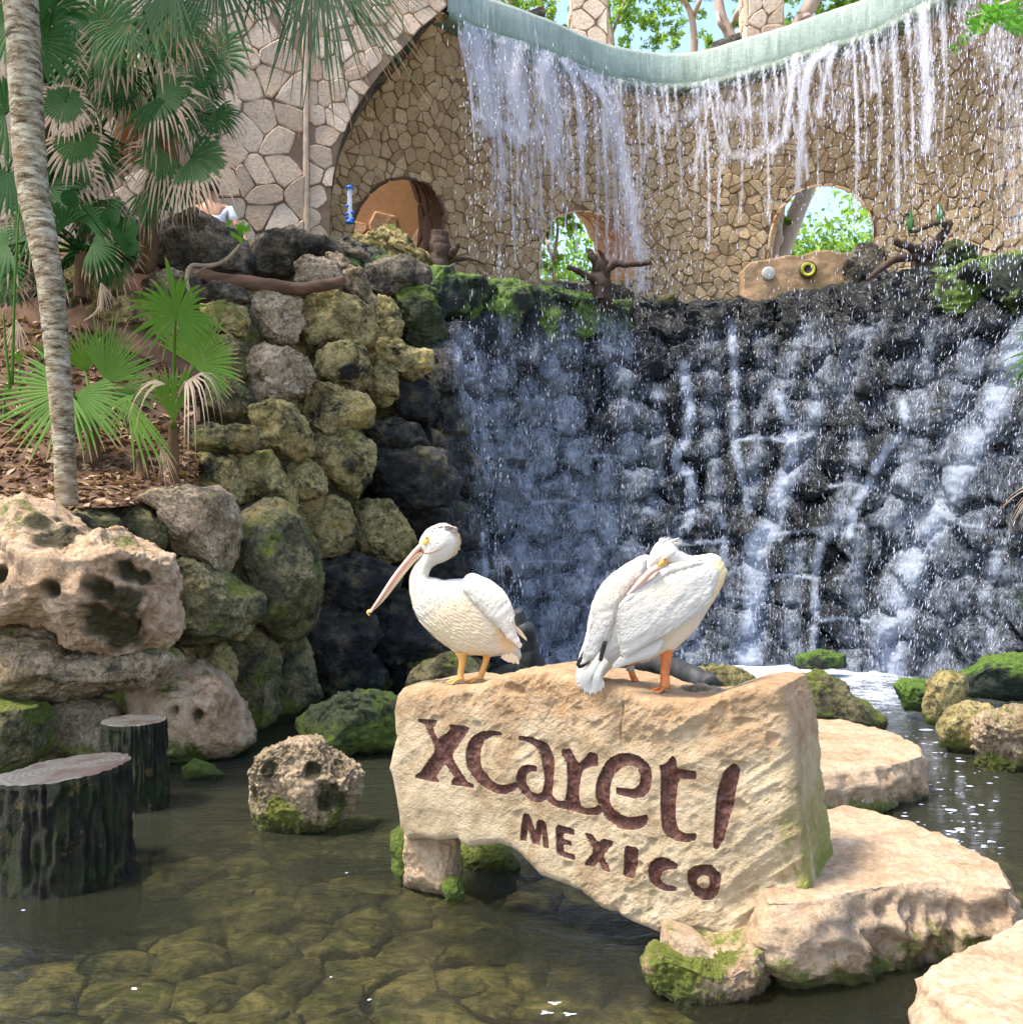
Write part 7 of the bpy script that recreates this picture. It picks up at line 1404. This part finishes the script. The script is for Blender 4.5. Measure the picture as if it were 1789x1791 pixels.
# ------------------------------------------------------------------ trees beyond the wall
def tree_far(name, base, H, rng_seed, label, group, leafn=2600, leafs=.10, spread=1.0, lean=(0, 0), bark='bark', r0=.12, low=.35, mat='leaf_far', fork=3):
    rg = np.random.default_rng(rng_seed); t = thing(name, base, label, 'tree', group); base = A(base); tips = []; mb = MB()
    def grow(p, d, L, r, lv):
        n = 7; pts = [p]; 
        for k in range(n): d = unit(d + rg.normal(0, .13, 3) + A((0, 0, .04))); pts.append(pts[-1] + d * L / n)
        v, f = tube(pts, np.linspace(r, r * .6, n + 1), 7 if lv else 12, cap=False, rough=.12, seed=rng_seed); mb.add(v, f)
        if lv >= 3: tips.append(pts[-1]); tips.append(pts[4]); return
        for k in range(rg.integers(2, 4)):
            a = rg.uniform(0, 6.28); dd = unit(d * rg.uniform(.6, 1.0) + A((math.cos(a), math.sin(a), .25)) * rg.uniform(.4, .75) * spread); grow(pts[-1] if k else pts[-2], dd, L * rg.uniform(.6, .8), r * .58, lv + 1)
    grow(base, unit(A((lean[0], lean[1], 1))), H * low, r0, 0)
    mb.obj('trunk', M[bark], t); tips = A(tips); n = leafn; c = tips[rg.integers(0, len(tips), n)] + rg.normal(0, 1, (n, 3)) * A((.42, .42, .32)) * spread * H / 8; a = rg.normal(0, 1, (n, 3)); a /= np.linalg.norm(a, axis=1)[:, None]; b = np.cross(a, rg.normal(0, 1, (n, 3))); b /= np.linalg.norm(b, axis=1)[:, None]
    s = rg.uniform(.6, 1.3, n)[:, None] * leafs; V = np.stack([c - a * s, c + b * s * .42, c + a * s, c - b * s * .42], 1).reshape(-1, 3); mobj('crown', V, [np.arange(n * 4).reshape(-1, 4)], M[mat], t, smooth=False)
G = 'trees beyond the curved wall'
def tree_drawn(Y, limbs, clumps, seed, label, bark='bark', n=1500, ls=.05, mat='leaf_far'):
    n = int(n * 1.7)
    """limbs: (photo points, radii px); clumps: (px, py, r px) leaf masses with real depth"""
    rg = np.random.default_rng(seed); sc_ = Y / F; x0, y0 = limbs[0][0][0]; b = P({945: 905, 1078: 1185, 1386: 1312, 1440: 1600}.get(x0, x0), y0, Y); b[2] = 4.55; t = thing('tree', b, label, 'tree', G)
    for k, (pts, r) in enumerate(limbs):
        q = [P(x, y, Y + .35 * math.sin(3 * i_ + k) * (k > 0)) for i_, (x, y) in enumerate(pts)]
        if k == 0: q = [b, (b + q[0]) / 2 + A((.1, 0, 0))] + q; r = [r[0] * 1.3, r[0] * 1.1] + list(r)
        m_ = 26; v, f = tube(smoothpath(q, m_), np.interp(np.linspace(0, 1, m_), np.linspace(0, 1, len(r)), A(r) * sc_), 10, cap=False, rough=.15, seed=seed + k); mobj('trunk' if k == 0 else 'limb', v, f, M[bark], t)
    c = A([P(x, y, Y) for x, y, r in clumps]); rr = A([r * sc_ for x, y, r in clumps]); w = rr ** 2 / (rr ** 2).sum(); ix = rg.choice(len(c), n, p=w)
    sub = rg.normal(0, .55, (len(c), 12, 3)); p = c[ix] + sub[ix, rg.integers(0, 12, n)] * rr[ix][:, None] + rg.normal(0, .16, (n, 3)) * rr[ix][:, None]
    a = rg.normal(0, 1, (n, 3)); a /= np.linalg.norm(a, axis=1)[:, None]; bb = np.cross(a, rg.normal(0, 1, (n, 3))); bb /= np.linalg.norm(bb, axis=1)[:, None]; s_ = rg.uniform(.6, 1.3, n)[:, None] * ls
    V = np.stack([p - a * s_, p + bb * s_ * .42, p + a * s_, p - bb * s_ * .42], 1).reshape(-1, 3); mobj('crown', V, [np.arange(n * 4).reshape(-1, 4)], M[mat], t, smooth=False)
tree_drawn(18., [([(893, 60), (896, 10), (890, -120)], [9, 8, 6])], [(880, 0, 26), (905, 20, 22), (850, -30, 40), (930, -20, 30)], 1, 'tree with a thick pink stem above the left part of the channel', n=900)
tree_drawn(18.6, [([(945, 80), (942, 30), (950, -120)], [8, 7, 5])], [(960, 15, 22), (985, 60, 18), (975, -30, 30)], 2, 'slim pink stem just left of the left pillar', n=500)
tree_drawn(19., [([(1078, 120), (1068, 60), (1062, 0), (1070, -120)], [6, 5, 5, 4]), ([(1070, 60), (1085, 20), (1100, -20)], [3, 3, 2])], [(1085, 20, 30), (1120, 30, 28), (1140, 60, 24), (1090, 75, 18), (1160, 10, 26), (1180, 50, 18), (1110, -30, 40)], 3, 'airy tree right of the left pillar with small leaf tufts', n=1700)
tree_drawn(18.2, [([(1214, 120), (1214, 70), (1208, 25), (1190, -20), (1180, -120)], [7, 6.5, 5.5, 4, 3]), ([(1210, 35), (1222, 5), (1235, -40)], [4.5, 4, 3]), ([(1205, 20), (1190, -5), (1170, -20)], [3, 3, 2])], [(1190, 0, 22), (1240, -20, 30), (1170, 70, 16)], 4, 'forked slender tree midway between the pillars', n=500)
tree_drawn(17.6, [([(1285, 110), (1275, 60), (1262, 30), (1256, -10), (1250, -120)], [11, 10, 9, 8, 6]), ([(1272, 55), (1258, 40), (1252, 8)], [5, 4, 2]), ([(1280, 50), (1290, 20), (1312, -20)], [5, 4, 3])], [(1300, 40, 22), (1245, 75, 22), (1290, 75, 18), (1300, -10, 26)], 5, 'curved pale trunk just left of the right pillar', n=700, mat='leaf_far')
tree_drawn(17.2, [([(1386, 90), (1392, 50), (1410, 20), (1432, -20), (1470, -120)], [14, 13, 12, 12, 9]), ([(1400, 40), (1412, 28), (1430, 45)], [6, 5, 3])], [(1375, 30, 20), (1385, 60, 18), (1370, -20, 26), (1420, -60, 40)], 6, 'thick slanting pink trunk just right of the right pillar', n=700)
tree_drawn(18., [([(1440, 60), (1460, 30), (1485, 8), (1540, -60)], [5, 5, 5, 4])], [(1450, 10, 26), (1480, -5, 24), (1520, -30, 34), (1430, 0, 20), (1470, 20, 16)], 7, 'leafy tree above the right rise of the channel', n=1500)
tree_drawn(17.4, [([(1352, 520), (1368, 440), (1392, 375), (1418, 310), (1450, 180)], [22, 17, 15, 14, 12]), ([(1358, 450), (1356, 400), (1345, 340)], [13, 11, 9])], [(1360, 385, 14)], 8, 'furrowed pale trunk leaning across the right opening', bark='palebark', n=120)
tree_drawn(18.8, [([(970, 520), (968, 460), (972, 430), (975, 395), (965, 360)], [4, 3.5, 3, 2.5, 2]), ([(970, 462), (958, 430), (950, 400)], [3, 2.5, 2])], [(960, 400, 18), (985, 380, 20), (960, 460, 18), (1000, 400, 16)], 9, 'thin pink forked stem seen through the middle opening', n=700, ls=.06)
tree_far('tree', (11.5, 26, 4.55), 11, 8, 'broad tree behind the right end of the wall', G, 2600, .13, r0=.2)
tree_far('tree', (-4, 26, 4.55), 12, 9, 'broad tree behind the left end of the channel', G, 2600, .13, r0=.2)
def shrub(c, r, n, seed, label, mat='leaf_far', ls=.09):
    rg = np.random.default_rng(seed); t = thing('shrub', c, label, 'shrub', 'sunlit shrubs behind the openings'); c = A(c); mb = MB(); cl = c + rg.normal(0, .5, (40, 3)) * A(r) + A((0, 0, r[2] * 1.0)); 
    for k in range(7): v, f = tube(smoothpath([c + A((rg.normal(0, .1), 0, 0)), (c + cl[k]) / 2 + rg.normal(0, .1, 3), cl[k]], 8), np.linspace(.03, .008, 8), 6, cap=False); mb.add(v, f)
    mb.obj('stems', M['bark'], t); p = cl[rg.integers(0, 40, n)] + rg.normal(0, .20, (n, 3)) * A(r); a = rg.normal(0, 1, (n, 3)); a /= np.linalg.norm(a, axis=1)[:, None]; b = np.cross(a, rg.normal(0, 1, (n, 3))); b /= np.linalg.norm(b, axis=1)[:, None]
    s = rg.uniform(.5, 1.3, n)[:, None] * ls; V = np.stack([p - a * s, p + b * s * .45, p + a * s, p - b * s * .45], 1).reshape(-1, 3); mobj('foliage', V, [np.arange(n * 4).reshape(-1, 4)], M[mat], t, smooth=False)
shrub((6.1, 22, 4.55), (1.9, 1.0, 2.0), 9000, 1, 'dense bright shrub filling the right opening')
shrub((1.0, 22.5, 4.55), (1.6, 1.0, 1.9), 7000, 2, 'bright yellow green shrub filling the middle opening')
shrub((8.2, 23, 4.55), (1.5, 1.0, 2.3), 5000, 3, 'tall bright shrub behind the right side of the right opening')
shrub((3.2, 18.6, 8.6), (.9, .4, .45), 0 + 1800, 4, 'low leafy shrub behind the channel between the pillars', ls=.06)
# leaning boards/stone plates on the channel
for k, (x, y, w_, lb) in enumerate([(1268, 78, .28, 'dark tilted stone plate resting behind the channel beside the right pillar'), (930, 32, .24, 'dark tilted stone plate resting behind the left part of the channel')]):
    Yq = 15.1 if k == 0 else 14.25; c = P(x, y, Yq); v, f = box((0, 0, 0), (w_ * 1.5, .3, .09)); a = .35; v = v @ A([[math.cos(a), 0, math.sin(a)], [0, 1, 0], [-math.sin(a), 0, math.cos(a)]]) + c; v += .02 * fbm(v * 6, 2)[:, None]; mobj('stone_plate', v, [f], M['grey'], smooth=False, label=lb, cat='stone')
